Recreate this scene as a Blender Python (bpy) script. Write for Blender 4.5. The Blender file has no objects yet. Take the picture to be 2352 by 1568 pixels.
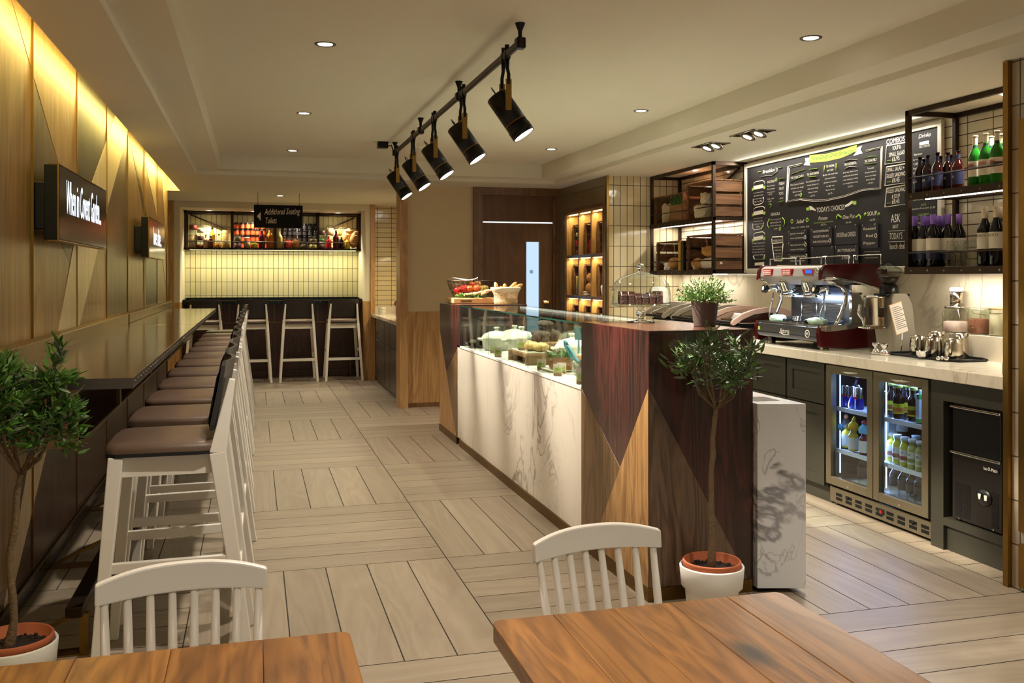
import bpy, bmesh, math, random
from mathutils import Vector, Matrix
random.seed(7)
SC = bpy.context.scene
COL = SC.collection
PI = math.pi
R = math.radians

# ------------------------------------------------------------------ camera
FPX, YAW, EYE, HORIZON = 2130.0, math.atan(593 / 2130.0), 1.42, 635.0
cam_data = bpy.data.cameras.new('camera')
cam = bpy.data.objects.new('camera', cam_data)
COL.objects.link(cam)
cam.location = (0, 0, EYE)
cam.rotation_euler = (R(90), 0, -YAW)
cam_data.sensor_width = 36
cam_data.lens = FPX / 2352 * 36
cam_data.shift_y = -(784 - HORIZON) / 2352
cam_data.clip_start = .02
SC.camera = cam

def at(u, v, X=None, Y=None, Z=None):
    """the point of the room plane X=, Y= or Z= seen at photograph pixel u, v"""
    s, c = math.sin(YAW), math.cos(YAW)
    a, b = (u - 1176) / FPX, -(v - HORIZON) / FPX
    r = Vector((a * c + s, -a * s + c, b))
    t = X / r.x if X is not None else Y / r.y if Y is not None else (Z - EYE) / r.z
    return Vector((r.x * t, r.y * t, EYE + r.z * t))

# ------------------------------------------------------------------ world: dull daylight through the shopfront behind the camera
w = bpy.data.worlds.new('world'); SC.world = w; w.use_nodes = True
w.node_tree.nodes['Background'].inputs[0].default_value = (.72, .84, 1, 1)
w.node_tree.nodes['Background'].inputs[1].default_value = 1.0

vs = SC.view_settings
vs.view_transform = 'Standard'; vs.look = 'None'; vs.gamma = 1; vs.use_curve_mapping = False
vs.exposure = 0.4
WARM, NEUT, COVE, COOL = (1, .90, .76), (1, .93, .82), (1, .84, .30), (.30, .48, 1)
DOWN_W, TRACK_W = 120, 350

def area(name, loc, rot, sx, sy, watt, color, parent=None, spread=None):
    d = bpy.data.lights.new(name, 'AREA'); d.shape = 'RECTANGLE'; d.size = sx; d.size_y = sy
    d.energy = watt; d.color = color
    if spread: d.spread = spread
    o = bpy.data.objects.new(name, d); COL.objects.link(o); o.location = loc; o.rotation_euler = rot
    if parent: o.parent = parent
    return o

def spot(name, loc, rot, watt, color, angle, blend, size=.03, parent=None):
    d = bpy.data.lights.new(name, 'SPOT'); d.energy = watt; d.color = color
    d.spot_size = R(angle); d.spot_blend = blend; d.shadow_soft_size = size
    o = bpy.data.objects.new(name, d); COL.objects.link(o); o.location = loc; o.rotation_euler = rot
    if parent: o.parent = parent
    return o

# long strips: the cove above the panelled wall, strips under the shelves
area('cove_strip', (-.84, 4.2, 2.568), (0, R(18), 0), .03, 14.2, 34, COVE)
area('bench_strip', (.28, 13.50, 1.785), (0, 0, 0), 2.3, .03, 16, (1, .88, .55))
area('shelf_strip', (3.97, 7.85, 1.905), (0, 0, 0), .03, 1.2, 6, NEUT)
area('shelf_strip', (3.97, 7.85, 1.44), (0, 0, 0), .03, 1.2, 3.5, NEUT)
area('shelf_strip', (3.95, 4.1, 1.895), (0, 0, 0), .03, 1.15, 7, NEUT)
area('shelf_strip', (3.95, 4.1, 1.435), (0, 0, 0), .03, 1.15, 6, (1, .95, .82))
area('board_strip', (4.02, 6.0, 2.40), (0, R(25), 0), .03, 2.3, 14, (1, .95, .82))
for k in range(3):
    area('niche_strip', (3.385, 9.17, 2.072 - .435 * k - (.03 if k else 0)), (0, R(-18), 0), .02, 1.1, 3.6, (1, .84, .48))

# ------------------------------------------------------------------ helpers
def lin(c):
    return tuple((x / 12.92 if x <= .04045 else ((x + .055) / 1.055) ** 2.4) for x in (y / 255 for y in c)) + (1,)

MATS = {}
def nt(name):
    m = bpy.data.materials.new(name); m.use_nodes = True; MATS[name] = m
    t = m.node_tree
    return m, t, t.nodes['Principled BSDF']

def N(t, kind, **kw):
    n = t.nodes.new(kind)
    for k, v in kw.items():
        if k.startswith('i_'):
            key = k[2:]
            n.inputs[int(key) if key.isdigit() else key.replace('_', ' ')].default_value = v
        else: setattr(n, k, v)
    return n

def P(name, rgb, rough=.5, metal=0, coat=0, emit=0, noise=0, nscale=8, bump=0, bscale=60, spec=.5, trans=0, ior=1.45, sss=0):
    """plain material with a soft mottling and optional bump"""
    m, t, b = nt(name)
    b.inputs['Base Color'].default_value = lin(rgb)
    b.inputs['Roughness'].default_value = rough
    b.inputs['Metallic'].default_value = metal
    b.inputs['Coat Weight'].default_value = coat
    b.inputs['Coat Roughness'].default_value = .12
    b.inputs['Specular IOR Level'].default_value = spec
    b.inputs['Transmission Weight'].default_value = trans
    b.inputs['IOR'].default_value = ior
    if emit:
        b.inputs['Emission Color'].default_value = lin(rgb); b.inputs['Emission Strength'].default_value = emit
    co = N(t, 'ShaderNodeTexCoord')
    if noise:
        n = N(t, 'ShaderNodeTexNoise', i_Scale=nscale, i_Detail=6)
        t.links.new(co.outputs['Object'], n.inputs['Vector'])
        x = N(t, 'ShaderNodeMix', data_type='RGBA')
        c = lin(rgb)
        x.inputs[6].default_value = tuple(v * (1 - noise) for v in c[:3]) + (1,)
        x.inputs[7].default_value = tuple(min(1, v * (1 + noise)) for v in c[:3]) + (1,)
        t.links.new(n.outputs['Fac'], x.inputs[0]); t.links.new(x.outputs[2], b.inputs['Base Color'])
    if bump:
        n = N(t, 'ShaderNodeTexNoise', i_Scale=bscale, i_Detail=4)
        t.links.new(co.outputs['Object'], n.inputs['Vector'])
        k = N(t, 'ShaderNodeBump', i_Strength=bump, i_Distance=.01)
        t.links.new(n.outputs['Fac'], k.inputs['Height']); t.links.new(k.outputs[0], b.inputs['Normal'])
    return m

def wood(name, dark, light, axis='z', scale=1.0, rough=.4, coat=0, island=.0, knots=0, contrast=1.0):
    """veneer or plank: stretched noise along the grain axis"""
    m, t, b = nt(name)
    co = N(t, 'ShaderNodeTexCoord')
    vec = co.outputs['Object']
    geo = N(t, 'ShaderNodeNewGeometry')
    if island:
        ad = N(t, 'ShaderNodeVectorMath', operation='ADD'); sc = N(t, 'ShaderNodeVectorMath', operation='SCALE', i_Scale=37.)
        cb = N(t, 'ShaderNodeCombineXYZ')
        for k in range(3): t.links.new(geo.outputs['Random Per Island'], cb.inputs[k])
        t.links.new(cb.outputs[0], sc.inputs[0]); t.links.new(vec, ad.inputs[0]); t.links.new(sc.outputs[0], ad.inputs[1])
        vec = ad.outputs[0]
    mp = N(t, 'ShaderNodeMapping')
    s = [34 * scale] * 3; s['xyz'.index(axis)] = 1.6 * scale
    mp.inputs['Scale'].default_value = s
    t.links.new(vec, mp.inputs['Vector'])
    n1 = N(t, 'ShaderNodeTexNoise', i_Scale=1.0, i_Detail=8, i_Roughness=.62, i_Distortion=.6)
    t.links.new(mp.outputs[0], n1.inputs['Vector'])
    mp2 = N(t, 'ShaderNodeMapping')
    s2 = [7 * scale] * 3; s2['xyz'.index(axis)] = .8 * scale
    mp2.inputs['Scale'].default_value = s2
    t.links.new(vec, mp2.inputs['Vector'])
    n2 = N(t, 'ShaderNodeTexNoise', i_Scale=1.0, i_Detail=3, i_Distortion=1.2)
    t.links.new(mp2.outputs[0], n2.inputs['Vector'])
    fr = N(t, 'ShaderNodeMath', operation='MULTIPLY', i_1=7.0); t.links.new(n2.outputs['Fac'], fr.inputs[0])
    pp = N(t, 'ShaderNodeMath', operation='PINGPONG', i_1=.5); t.links.new(fr.outputs[0], pp.inputs[0])
    a = N(t, 'ShaderNodeMath', operation='MULTIPLY_ADD', i_1=.75); t.links.new(pp.outputs[0], a.inputs[0])
    k = N(t, 'ShaderNodeMath', operation='MULTIPLY', i_1=.8); t.links.new(n1.outputs['Fac'], k.inputs[0])
    t.links.new(k.outputs[0], a.inputs[2])
    cr = N(t, 'ShaderNodeValToRGB')
    mid = .55; hw = .30 / contrast
    cr.color_ramp.elements[0].position = max(0, mid - hw); cr.color_ramp.elements[0].color = lin(dark)
    cr.color_ramp.elements[1].position = min(1, mid + hw); cr.color_ramp.elements[1].color = lin(light)
    t.links.new(a.outputs[0], cr.inputs[0])
    out = cr.outputs[0]
    if knots:
        v = N(t, 'ShaderNodeTexVoronoi', i_Scale=knots); v.inputs['Randomness'].default_value = 1
        mk = N(t, 'ShaderNodeMapping'); sk = [1.0] * 3; sk['xyz'.index(axis)] = .45; mk.inputs['Scale'].default_value = sk
        t.links.new(vec, mk.inputs[0]); t.links.new(mk.outputs[0], v.inputs['Vector'])
        kr = N(t, 'ShaderNodeValToRGB'); kr.color_ramp.elements[0].position = .05; kr.color_ramp.elements[1].position = .13
        t.links.new(v.outputs['Distance'], kr.inputs[0])
        mx = N(t, 'ShaderNodeMix', data_type='RGBA'); mx.inputs[6].default_value = lin(tuple(q * .45 for q in dark))
        t.links.new(kr.outputs[0], mx.inputs[0]); t.links.new(out, mx.inputs[7]); out = mx.outputs[2]
    if island:
        hs = N(t, 'ShaderNodeHueSaturation')
        mr = N(t, 'ShaderNodeMapRange', i_3=1 - island, i_4=1 + island * .6)
        t.links.new(geo.outputs['Random Per Island'], mr.inputs[0]); t.links.new(mr.outputs[0], hs.inputs['Value'])
        t.links.new(out, hs.inputs['Color']); out = hs.outputs[0]
    t.links.new(out, b.inputs['Base Color'])
    b.inputs['Roughness'].default_value = rough
    b.inputs['Coat Weight'].default_value = coat; b.inputs['Coat Roughness'].default_value = .15
    bp = N(t, 'ShaderNodeBump', i_Strength=.12, i_Distance=.004)
    t.links.new(n1.outputs['Fac'], bp.inputs['Height']); t.links.new(bp.outputs[0], b.inputs['Normal'])
    return m

def marble(name, base, vein, scale=1.6, amount=.75, rough=.15, seed=0.0, width=.035):
    m, t, b = nt(name)
    co = N(t, 'ShaderNodeTexCoord')
    mp = N(t, 'ShaderNodeMapping'); mp.inputs['Location'].default_value = (seed, seed * 1.7, seed * .6)
    mp.inputs['Rotation'].default_value = (.5, .4, .3); mp.inputs['Scale'].default_value = (1, 1, .55)
    t.links.new(co.outputs['Object'], mp.inputs[0])
    out = None
    for sc_, wd, am in ((scale, width, amount), (scale * 2.7, width * .7, amount * .5)):
        n = N(t, 'ShaderNodeTexNoise', i_Scale=sc_, i_Detail=5, i_Roughness=.52, i_Distortion=1.3)
        t.links.new(mp.outputs[0], n.inputs['Vector'])
        s = N(t, 'ShaderNodeMath', operation='SUBTRACT', i_1=.5); t.links.new(n.outputs['Fac'], s.inputs[0])
        a = N(t, 'ShaderNodeMath', operation='ABSOLUTE'); t.links.new(s.outputs[0], a.inputs[0])
        mr = N(t, 'ShaderNodeMapRange', i_1=0., i_2=wd, i_3=am, i_4=0.); mr.interpolation_type = 'SMOOTHSTEP'
        t.links.new(a.outputs[0], mr.inputs[0])
        if out is None: out = mr.outputs[0]
        else:
            x = N(t, 'ShaderNodeMath', operation='MAXIMUM'); t.links.new(out, x.inputs[0]); t.links.new(mr.outputs[0], x.inputs[1]); out = x.outputs[0]
    n3 = N(t, 'ShaderNodeTexNoise', i_Scale=scale * .7, i_Detail=2); t.links.new(mp.outputs[0], n3.inputs['Vector'])
    m3 = N(t, 'ShaderNodeMapRange', i_1=.38, i_2=.68, i_3=0., i_4=1.); t.links.new(n3.outputs['Fac'], m3.inputs[0])
    mu = N(t, 'ShaderNodeMath', operation='MULTIPLY'); t.links.new(out, mu.inputs[0]); t.links.new(m3.outputs[0], mu.inputs[1])
    cl = N(t, 'ShaderNodeMath', operation='MULTIPLY_ADD', i_1=.16); t.links.new(m3.outputs[0], cl.inputs[0]); t.links.new(mu.outputs[0], cl.inputs[2])
    mx = N(t, 'ShaderNodeMix', data_type='RGBA'); mx.inputs[6].default_value = lin(base); mx.inputs[7].default_value = lin(vein)
    t.links.new(cl.outputs[0], mx.inputs[0]); t.links.new(mx.outputs[2], b.inputs['Base Color'])
    b.inputs['Roughness'].default_value = rough
    return m

def tile(name, rgb, grout, axis, w_, h_, rough=.12, off=(0, 0), mortar=.0035, var=.06):
    """stacked glazed wall tiles on the plane normal to axis"""
    m, t, b = nt(name)
    co = N(t, 'ShaderNodeTexCoord'); sp = N(t, 'ShaderNodeSeparateXYZ'); cb = N(t, 'ShaderNodeCombineXYZ')
    t.links.new(co.outputs['Object'], sp.inputs[0])
    src = sp.outputs[1] if axis == 'x' else sp.outputs[0]
    for k, (s_, o_) in enumerate(((src, off[0]), (sp.outputs[2], off[1]))):
        a = N(t, 'ShaderNodeMath', operation='ADD', i_1=o_ + 50 * (w_ if k == 0 else h_)); t.links.new(s_, a.inputs[0]); t.links.new(a.outputs[0], cb.inputs[k])
    br = N(t, 'ShaderNodeTexBrick', offset=0, squash=1)
    br.inputs['Scale'].default_value = 1; br.inputs['Brick Width'].default_value = w_; br.inputs['Row Height'].default_value = h_
    br.inputs['Mortar Size'].default_value = mortar; br.inputs['Mortar Smooth'].default_value = .3; br.inputs['Bias'].default_value = 0
    c = lin(rgb)
    br.inputs['Color1'].default_value = tuple(x * (1 - var) for x in c[:3]) + (1,)
    br.inputs['Color2'].default_value = tuple(min(1, x * (1 + var)) for x in c[:3]) + (1,)
    br.inputs['Mortar'].default_value = lin(grout)
    t.links.new(cb.outputs[0], br.inputs['Vector']); t.links.new(br.outputs['Color'], b.inputs['Base Color'])
    mr = N(t, 'ShaderNodeMapRange', i_3=rough, i_4=.8); t.links.new(br.outputs['Fac'], mr.inputs[0]); t.links.new(mr.outputs[0], b.inputs['Roughness'])
    n = N(t, 'ShaderNodeTexNoise', i_Scale=9., i_Detail=2); t.links.new(co.outputs['Object'], n.inputs['Vector'])
    ml = N(t, 'ShaderNodeMath', operation='MULTIPLY_ADD', i_1=-1.0); t.links.new(br.outputs['Fac'], ml.inputs[0])
    nn = N(t, 'ShaderNodeMath', operation='MULTIPLY', i_1=1.2); t.links.new(n.outputs['Fac'], nn.inputs[0]); t.links.new(nn.outputs[0], ml.inputs[2])
    bp = N(t, 'ShaderNodeBump', i_Strength=.5, i_Distance=.004); t.links.new(ml.outputs[0], bp.inputs['Height']); t.links.new(bp.outputs[0], b.inputs['Normal'])
    return m

def glass(name, tint=(235, 245, 240), f0=.06, rough=.0, alpha=.0):
    """thin clear glass: mostly see-through with a Fresnel reflection"""
    m = bpy.data.materials.new(name); m.use_nodes = True; t = m.node_tree; MATS[name] = m
    t.nodes.clear()
    o = N(t, 'ShaderNodeOutputMaterial'); tr = N(t, 'ShaderNodeBsdfTransparent'); gl = N(t, 'ShaderNodeBsdfGlossy', i_Roughness=rough)
    tr.inputs[0].default_value = lin(tint)
    lw = N(t, 'ShaderNodeLayerWeight', i_Blend=.5)
    pw_ = N(t, 'ShaderNodeMath', operation='POWER', i_1=4.0); t.links.new(lw.outputs['Facing'], pw_.inputs[0])
    ad = N(t, 'ShaderNodeMath', operation='MULTIPLY_ADD', i_1=.8, i_2=f0, use_clamp=True); t.links.new(pw_.outputs[0], ad.inputs[0])
    mx = N(t, 'ShaderNodeMixShader'); t.links.new(ad.outputs[0], mx.inputs[0]); t.links.new(tr.outputs[0], mx.inputs[1]); t.links.new(gl.outputs[0], mx.inputs[2])
    t.links.new(mx.outputs[0], o.inputs[0])
    return m

def glow(name, rgb, strength):
    m = bpy.data.materials.new(name); m.use_nodes = True; t = m.node_tree; MATS[name] = m
    t.nodes.clear(); o = N(t, 'ShaderNodeOutputMaterial'); e = N(t, 'ShaderNodeEmission', i_Strength=strength)
    e.inputs[0].default_value = lin(rgb); t.links.new(e.outputs[0], o.inputs[0])
    return m

class B:
    """collects shapes into one mesh; mi is the material slot"""
    def __init__(s): s.bm = bmesh.new()
    def _tag(s, faces, mi, sm=False):
        for f in faces: f.material_index = mi; f.smooth = sm
    def face(s, pts, mi=0, sm=False):
        f = s.bm.faces.new([s.bm.verts.new(p) for p in pts]); s._tag([f], mi, sm); return s
    def box(s, x0, x1, y0, y1, z0, z1, mi=0, bev=0, mat=None, seg=2):
        x0, x1 = sorted((x0, x1)); y0, y1 = sorted((y0, y1)); z0, z1 = sorted((z0, z1))
        b = bmesh.new()
        vv = [b.verts.new((x, y, z)) for x in (x0, x1) for y in (y0, y1) for z in (z0, z1)]
        for q in ((0, 1, 3, 2), (4, 6, 7, 5), (0, 4, 5, 1), (2, 3, 7, 6), (0, 2, 6, 4), (1, 5, 7, 3)): b.faces.new([vv[i] for i in q])
        if bev: bmesh.ops.bevel(b, geom=b.edges[:], offset=bev, segments=seg, affect='EDGES', profile=.5)
        s.add(b, mi, mat, sm=False); return s
    def add(s, b, mi=0, mat=None, sm=True):
        if mat: b.transform(mat)
        mp = {v: s.bm.verts.new(v.co) for v in b.verts}
        for f in b.faces:
            try: g = s.bm.faces.new([mp[v] for v in f.verts])
            except ValueError: continue
            g.material_index = mi; g.smooth = sm
        b.free()
    def tube(s, pts, r, seg=8, mi=0, cap=True, closed=False, flat=1.0):
        pts = [Vector(p) for p in pts]; n = len(pts)
        rr = r if isinstance(r, (list, tuple)) else [r] * n
        rings = []; up = None
        for i, p in enumerate(pts):
            a = pts[i - 1] if (i or closed) else p; c = pts[(i + 1) % n] if (i < n - 1 or closed) else p
            d = (c - a)
            if d.length < 1e-9: d = Vector((0, 0, 1))
            d.normalize()
            if up is None: up = Vector((0, 0, 1)) if abs(d.z) < .9 else Vector((1, 0, 0))
            x = d.cross(up)
            if x.length < 1e-6: x = d.orthogonal()
            x.normalize(); y = x.cross(d).normalized(); up = y
            rings.append([s.bm.verts.new(p + (x * math.cos(2 * PI * k / seg) + y * flat * math.sin(2 * PI * k / seg)) * rr[i]) for k in range(seg)])
        for i in range(n if closed else n - 1):
            a, c = rings[i], rings[(i + 1) % n]
            for k in range(seg):
                f = s.bm.faces.new((a[k], a[(k + 1) % seg], c[(k + 1) % seg], c[k])); f.material_index = mi; f.smooth = seg > 5
        if cap and not closed:
            for q in (list(reversed(rings[0])), rings[-1]):
                f = s.bm.faces.new(q); f.material_index = mi
        return s
    def bar(s, p, q, wx, wy, mi=0, up=(0, 0, 1), bev=0, w2=None):
        """box bar from p to q, wx across, wy along up; w2 gives another cross-section at q"""
        p, q = Vector(p), Vector(q); d = (q - p).normalized(); u = Vector(up)
        x = d.cross(u)
        if x.length < 1e-6: x = d.orthogonal()
        x.normalize(); y = x.cross(d).normalized()
        b = bmesh.new(); vv = []
        for c, (a1, a2) in ((p, (wx, wy)), (q, w2 or (wx, wy))):
            for sx, sy in ((-1, -1), (1, -1), (1, 1), (-1, 1)): vv.append(b.verts.new(c + x * sx * a1 / 2 + y * sy * a2 / 2))
        for f in ((3, 2, 1, 0), (4, 5, 6, 7), (0, 1, 5, 4), (1, 2, 6, 5), (2, 3, 7, 6), (3, 0, 4, 7)): b.faces.new([vv[i] for i in f])
        if bev: bmesh.ops.bevel(b, geom=b.edges[:], offset=bev, segments=2, affect='EDGES', profile=.5)
        s.add(b, mi, None, sm=False); return s
    def lathe(s, prof, seg=20, mi=0, mat=None, sm=True, sx=1, sy=1, ang=2 * PI):
        b = bmesh.new(); full = abs(ang - 2 * PI) < 1e-6
        nseg = seg if full else seg + 1
        rows = []
        for r_, z in prof:
            if r_ < 1e-6: rows.append([b.verts.new((0, 0, z))])
            else: rows.append([b.verts.new((r_ * sx * math.cos(ang * k / seg), r_ * sy * math.sin(ang * k / seg), z)) for k in range(nseg)])
        for a, c in zip(rows, rows[1:]):
            for k in range(seg):
                k2 = (k + 1) % nseg
                if len(a) == 1 and len(c) == 1: continue
                if len(a) == 1: q = (a[0], c[k], c[k2]) if False else (a[0], c[k2], c[k])
                elif len(c) == 1: q = (a[k], a[k2], c[0])
                else: q = (a[k], a[k2], c[k2], c[k])
                b.faces.new(q)
        s.add(b, mi, mat, sm); return s
    def prism(s, poly, axis, a, c, mi=0, mat=None, bev=0, sm=False):
        """poly: 2-D outline in the plane normal to axis (remaining axes in xyz order)"""
        b = bmesh.new()
        def mk(u, v, w): return {'x': (w, u, v), 'y': (u, w, v), 'z': (u, v, w)}[axis]
        lo = [b.verts.new(mk(u, v, a)) for u, v in poly]; hi = [b.verts.new(mk(u, v, c)) for u, v in poly]
        b.faces.new(lo); b.faces.new(list(reversed(hi))); n = len(poly)
        for k in range(n): b.faces.new((lo[k], hi[k], hi[(k + 1) % n], lo[(k + 1) % n]))
        bmesh.ops.recalc_face_normals(b, faces=b.faces[:])
        if bev: bmesh.ops.bevel(b, geom=b.edges[:], offset=bev, segments=2, affect='EDGES', profile=.5)
        s.add(b, mi, mat, sm); return s
    def ball(s, c, r, mi=0, sub=2, sx=1, sy=1, sz=1, mat=None, jit=0):
        b = bmesh.new(); bmesh.ops.create_icosphere(b, subdivisions=sub, radius=r)
        for v in b.verts:
            k = 1 + random.uniform(-jit, jit)
            v.co = Vector((v.co.x * sx * k, v.co.y * sy * k, v.co.z * sz * k))
        if mat: b.transform(mat)
        b.transform(Matrix.Translation(c)); s.add(b, mi, None, True); return s
    def leaf(s, p, d, ln, wd, mi=0, bend=.2, roll=0):
        p, d = Vector(p), Vector(d).normalized(); x = d.cross(Vector((0, 0, 1)))
        if x.length < 1e-4: x = Vector((1, 0, 0))
        x.normalize(); x = Matrix.Rotation(roll, 3, d) @ x; nrm = x.cross(d).normalized()
        v = [p, p + d * ln * .35 + x * wd * .5 - nrm * bend * ln * .1, p + d * ln * .35 - x * wd * .5 - nrm * bend * ln * .1, p + d * ln * .38 + nrm * wd * .12,
             p + d * ln * .72 + x * wd * .36 - nrm * bend * ln * .25, p + d * ln * .72 - x * wd * .36 - nrm * bend * ln * .25, p + d * ln * .74 - nrm * bend * ln * .15, p + d * ln - nrm * bend * ln * .45]
        v = [s.bm.verts.new(q) for q in v]
        for q in ((0, 1, 3), (0, 3, 2), (1, 4, 6, 3), (3, 6, 5, 2), (4, 7, 6), (6, 7, 5)):
            f = s.bm.faces.new([v[i] for i in q]); f.material_index = mi; f.smooth = True
        return s

def ob(name, b, mats, parent=None, world=True, loc=None, bevel=0, sub=0, solid=0):
    """link a builder as one mesh object; world=True: vertices are room coordinates even under a moved parent"""
    me = bpy.data.meshes.new(name)
    bmesh.ops.recalc_face_normals(b.bm, faces=b.bm.faces[:]) if getattr(b, 'recalc', False) else None
    b.bm.to_mesh(me); b.bm.free()
    for m in (mats if isinstance(mats, (list, tuple)) else [mats]): me.materials.append(MATS[m] if isinstance(m, str) else m)
    o = bpy.data.objects.new(name, me); COL.objects.link(o)
    if parent is not None:
        o.parent = parent
        if world and parent.type == 'EMPTY': o.location = -parent.location
    if loc is not None: o.location = loc
    if solid:
        md = o.modifiers.new('thickness', 'SOLIDIFY'); md.thickness = solid; md.offset = 0
    if bevel:
        md = o.modifiers.new('bevel', 'BEVEL'); md.width = bevel; md.segments = 2; md.limit_method = 'ANGLE'; md.angle_limit = R(40)
    if sub:
        md = o.modifiers.new('sub', 'SUBSURF'); md.levels = sub; md.render_levels = sub
    return o

def tag(o, label, cat, group=None, kind=None):
    o['label'] = label; o['category'] = cat
    if group: o['group'] = group
    if kind: o['kind'] = kind
    return o

def thing(name, label, cat, loc=(0, 0, 0), rz=0, group=None):
    o = bpy.data.objects.new(name, None); COL.objects.link(o); o.empty_display_size = .1
    o.location = loc; o.rotation_euler = (0, 0, rz)
    return tag(o, label, cat, group)

def struct(name, b, mats, parent=None, **kw):
    o = ob(name, b, mats, parent, **kw)
    if parent is None: o['kind'] = 'structure'
    return o

def dup(root, loc, rz=None, label=None, group=None, scale=None):
    r = root.copy(); COL.objects.link(r); r.location = loc
    if rz is not None: r.rotation_euler = (0, 0, rz)
    if scale: r.scale = scale
    if label: r['label'] = label
    if group: r['group'] = group
    for ch in list(root.children):
        c = ch.copy(); COL.objects.link(c); c.parent = r
        for g in list(ch.children):
            d = g.copy(); COL.objects.link(d); d.parent = c
    return r

TXT = {}
def glyphs(s, shear=0):
    if (s, shear) not in TXT:
        c = bpy.data.curves.new('t', 'FONT'); c.body = s; c.size = 1; c.shear = shear; c.resolution_u = 2
        o = bpy.data.objects.new('t', c)
        me = bpy.data.meshes.new_from_object(o)
        vs_ = [(v.co.x, v.co.y) for v in me.vertices]; fs = [tuple(p.vertices) for p in me.polygons]
        wd = max((v[0] for v in vs_), default=0)
        TXT[(s, shear)] = (vs_, fs, wd)
        bpy.data.objects.remove(o); bpy.data.curves.remove(c); bpy.data.meshes.remove(me)
    return TXT[(s, shear)]

def write(b, s, o, ux, uy, size, width=None, align='c', mi=0, shear=0, slope=0):
    """lettering: o anchor on the baseline, ux/uy writing and up directions; width squeezes the line to that length"""
    vs_, fs, wd = glyphs(s, shear)
    if not fs: return
    k = size * 1.35
    kx = (width / wd) if width else k * .8
    off = {'c': -wd * kx / 2, 'l': 0, 'r': -wd * kx}[align]
    o, ux, uy = Vector(o), Vector(ux), Vector(uy)
    nn = [b.bm.verts.new(o + ux * (x * kx + off) + uy * (y * k + slope * (x * kx + off))) for x, y in vs_]
    for f in fs:
        try: g = b.bm.faces.new([nn[i] for i in f]); g.material_index = mi
        except ValueError: pass
# ------------------------------------------------------------------ materials
P('plaster', (214, 205, 180), .85, noise=.02, bump=.03, bscale=300)
P('ceiling_paint', (222, 216, 198), .8, noise=.015)
P('cream_wall', (206, 186, 150), .85, noise=.03, bump=.05, bscale=400)
wood('oak', (150, 108, 60), (196, 152, 98), 'z', .8, .45, 0)
wood('oak_dark', (92, 62, 36), (128, 90, 54), 'z', 1, .4, .2)
wood('bench_wood', (58, 34, 22), (86, 52, 34), 'z', .9, .4, .1)
wood('panel_veneer', (116, 88, 48), (164, 128, 78), 'z', .8, .42, .12)
wood('panel_dark', (44, 33, 18), (80, 62, 34), 'z', .8, .42, .12)
wood('panel_pale', (208, 184, 138), (226, 204, 160), 'z', .6, .42, .1)
wood('panel_mid', (78, 58, 30), (116, 90, 52), 'z', .8, .42, .12)
wood('panel_tan', (134, 100, 56), (172, 132, 80), 'z', .6, .42, .1)
wood('mahogany', (20, 8, 8), (72, 30, 26), 'z', .9, .27, .5, contrast=1.5)
wood('mahogany_top', (50, 28, 20), (88, 54, 40), 'y', .9, .25, .5)
wood('walnut_grey', (70, 54, 42), (116, 92, 72), 'z', .9, .4, .15, contrast=1.3)
wood('oak_inlay', (118, 80, 42), (180, 138, 86), 'z', .8, .4, .15, contrast=1.3)
wood('oak_brown', (78, 56, 32), (122, 92, 56), 'z', .8, .4, .15, contrast=1.3)
wood('door_wood', (90, 60, 38), (112, 78, 52), 'z', .6, .5, 0)
wood('niche_oak', (142, 104, 52), (186, 142, 80), 'z', .9, .45)
wood('crate_wood', (84, 54, 32), (134, 92, 58), 'y', 1, .7, island=.25)
wood('crate_wood_x', (84, 54, 32), (134, 92, 58), 'x', 1, .7, island=.25)
wood('tray_wood', (176, 130, 76), (214, 172, 116), 'x', 1, .5)
wood('riser_wood', (110, 76, 44), (160, 118, 72), 'y', 1, .55)
wood('floor_plank', (138, 123, 104), (160, 146, 126), 'y', .6, .42, 0, island=.12, contrast=.7)
wood('floor_plank_x', (138, 123, 104), (160, 146, 126), 'x', .6, .42, 0, island=.12, contrast=.7)
wood('table_pine', (98, 56, 22), (178, 120, 58), 'y', 1.35, .34, .3, island=.26, knots=3.4, contrast=.85)
P('grout', (52, 44, 36), .9)
P('brass', (150, 116, 58), .32, 1, noise=.1, nscale=20)
P('brass_dull', (116, 88, 46), .45, .9, noise=.15)
P('zinc', (118, 104, 74), .13, .9, noise=.22, nscale=3.5, bump=.02, bscale=200)
P('upstand_metal', (132, 108, 68), .4, .6, noise=.15, nscale=4)
P('zinc_edge', (96, 84, 74), .35, .8, noise=.15)
P('zinc_dark', (40, 42, 40), .25, .8, noise=.15)
P('copper', (206, 152, 122), .45, .2, noise=.15, nscale=14)
P('dark_steel', (58, 44, 34), .42, .75, noise=.2, nscale=30)
P('black_metal', (16, 15, 15), .38, .3)
P('black_plastic', (14, 14, 16), .3)
P('matt_black', (12, 12, 13), .6, spec=.25)
P('chrome', (215, 215, 215), .06, 1)
P('steel', (168, 160, 148), .22, 1, noise=.05, nscale=40)
P('fridge_steel', (126, 116, 94), .38, .75)
P('ice_steel', (58, 54, 50), .28, .7)
P('nickel', (120, 112, 98), .3, .9)
P('white_paint', (224, 218, 208), .38, noise=.015)
P('stool_paint', (230, 224, 212), .42, noise=.015)
P('seat_leather', (100, 80, 66), .38, bump=.12, bscale=500, noise=.1)
P('ply_edge', (26, 24, 26), .5)
P('back_shell', (46, 42, 40), .4)
P('board_black', (34, 30, 33), .65, noise=.12, nscale=5)
P('slate_black', (40, 38, 44), .55, noise=.1)
P('chalk', (238, 230, 214), .8)
P('chalk_green', (158, 196, 74), .8)
P('board_frame', (226, 218, 202), .5)
P('cab_green', (50, 48, 38), .42, noise=.05)
P('cab_brown', (62, 48, 36), .35, noise=.05)
P('shadow_gap', (10, 9, 8), .9)
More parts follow.
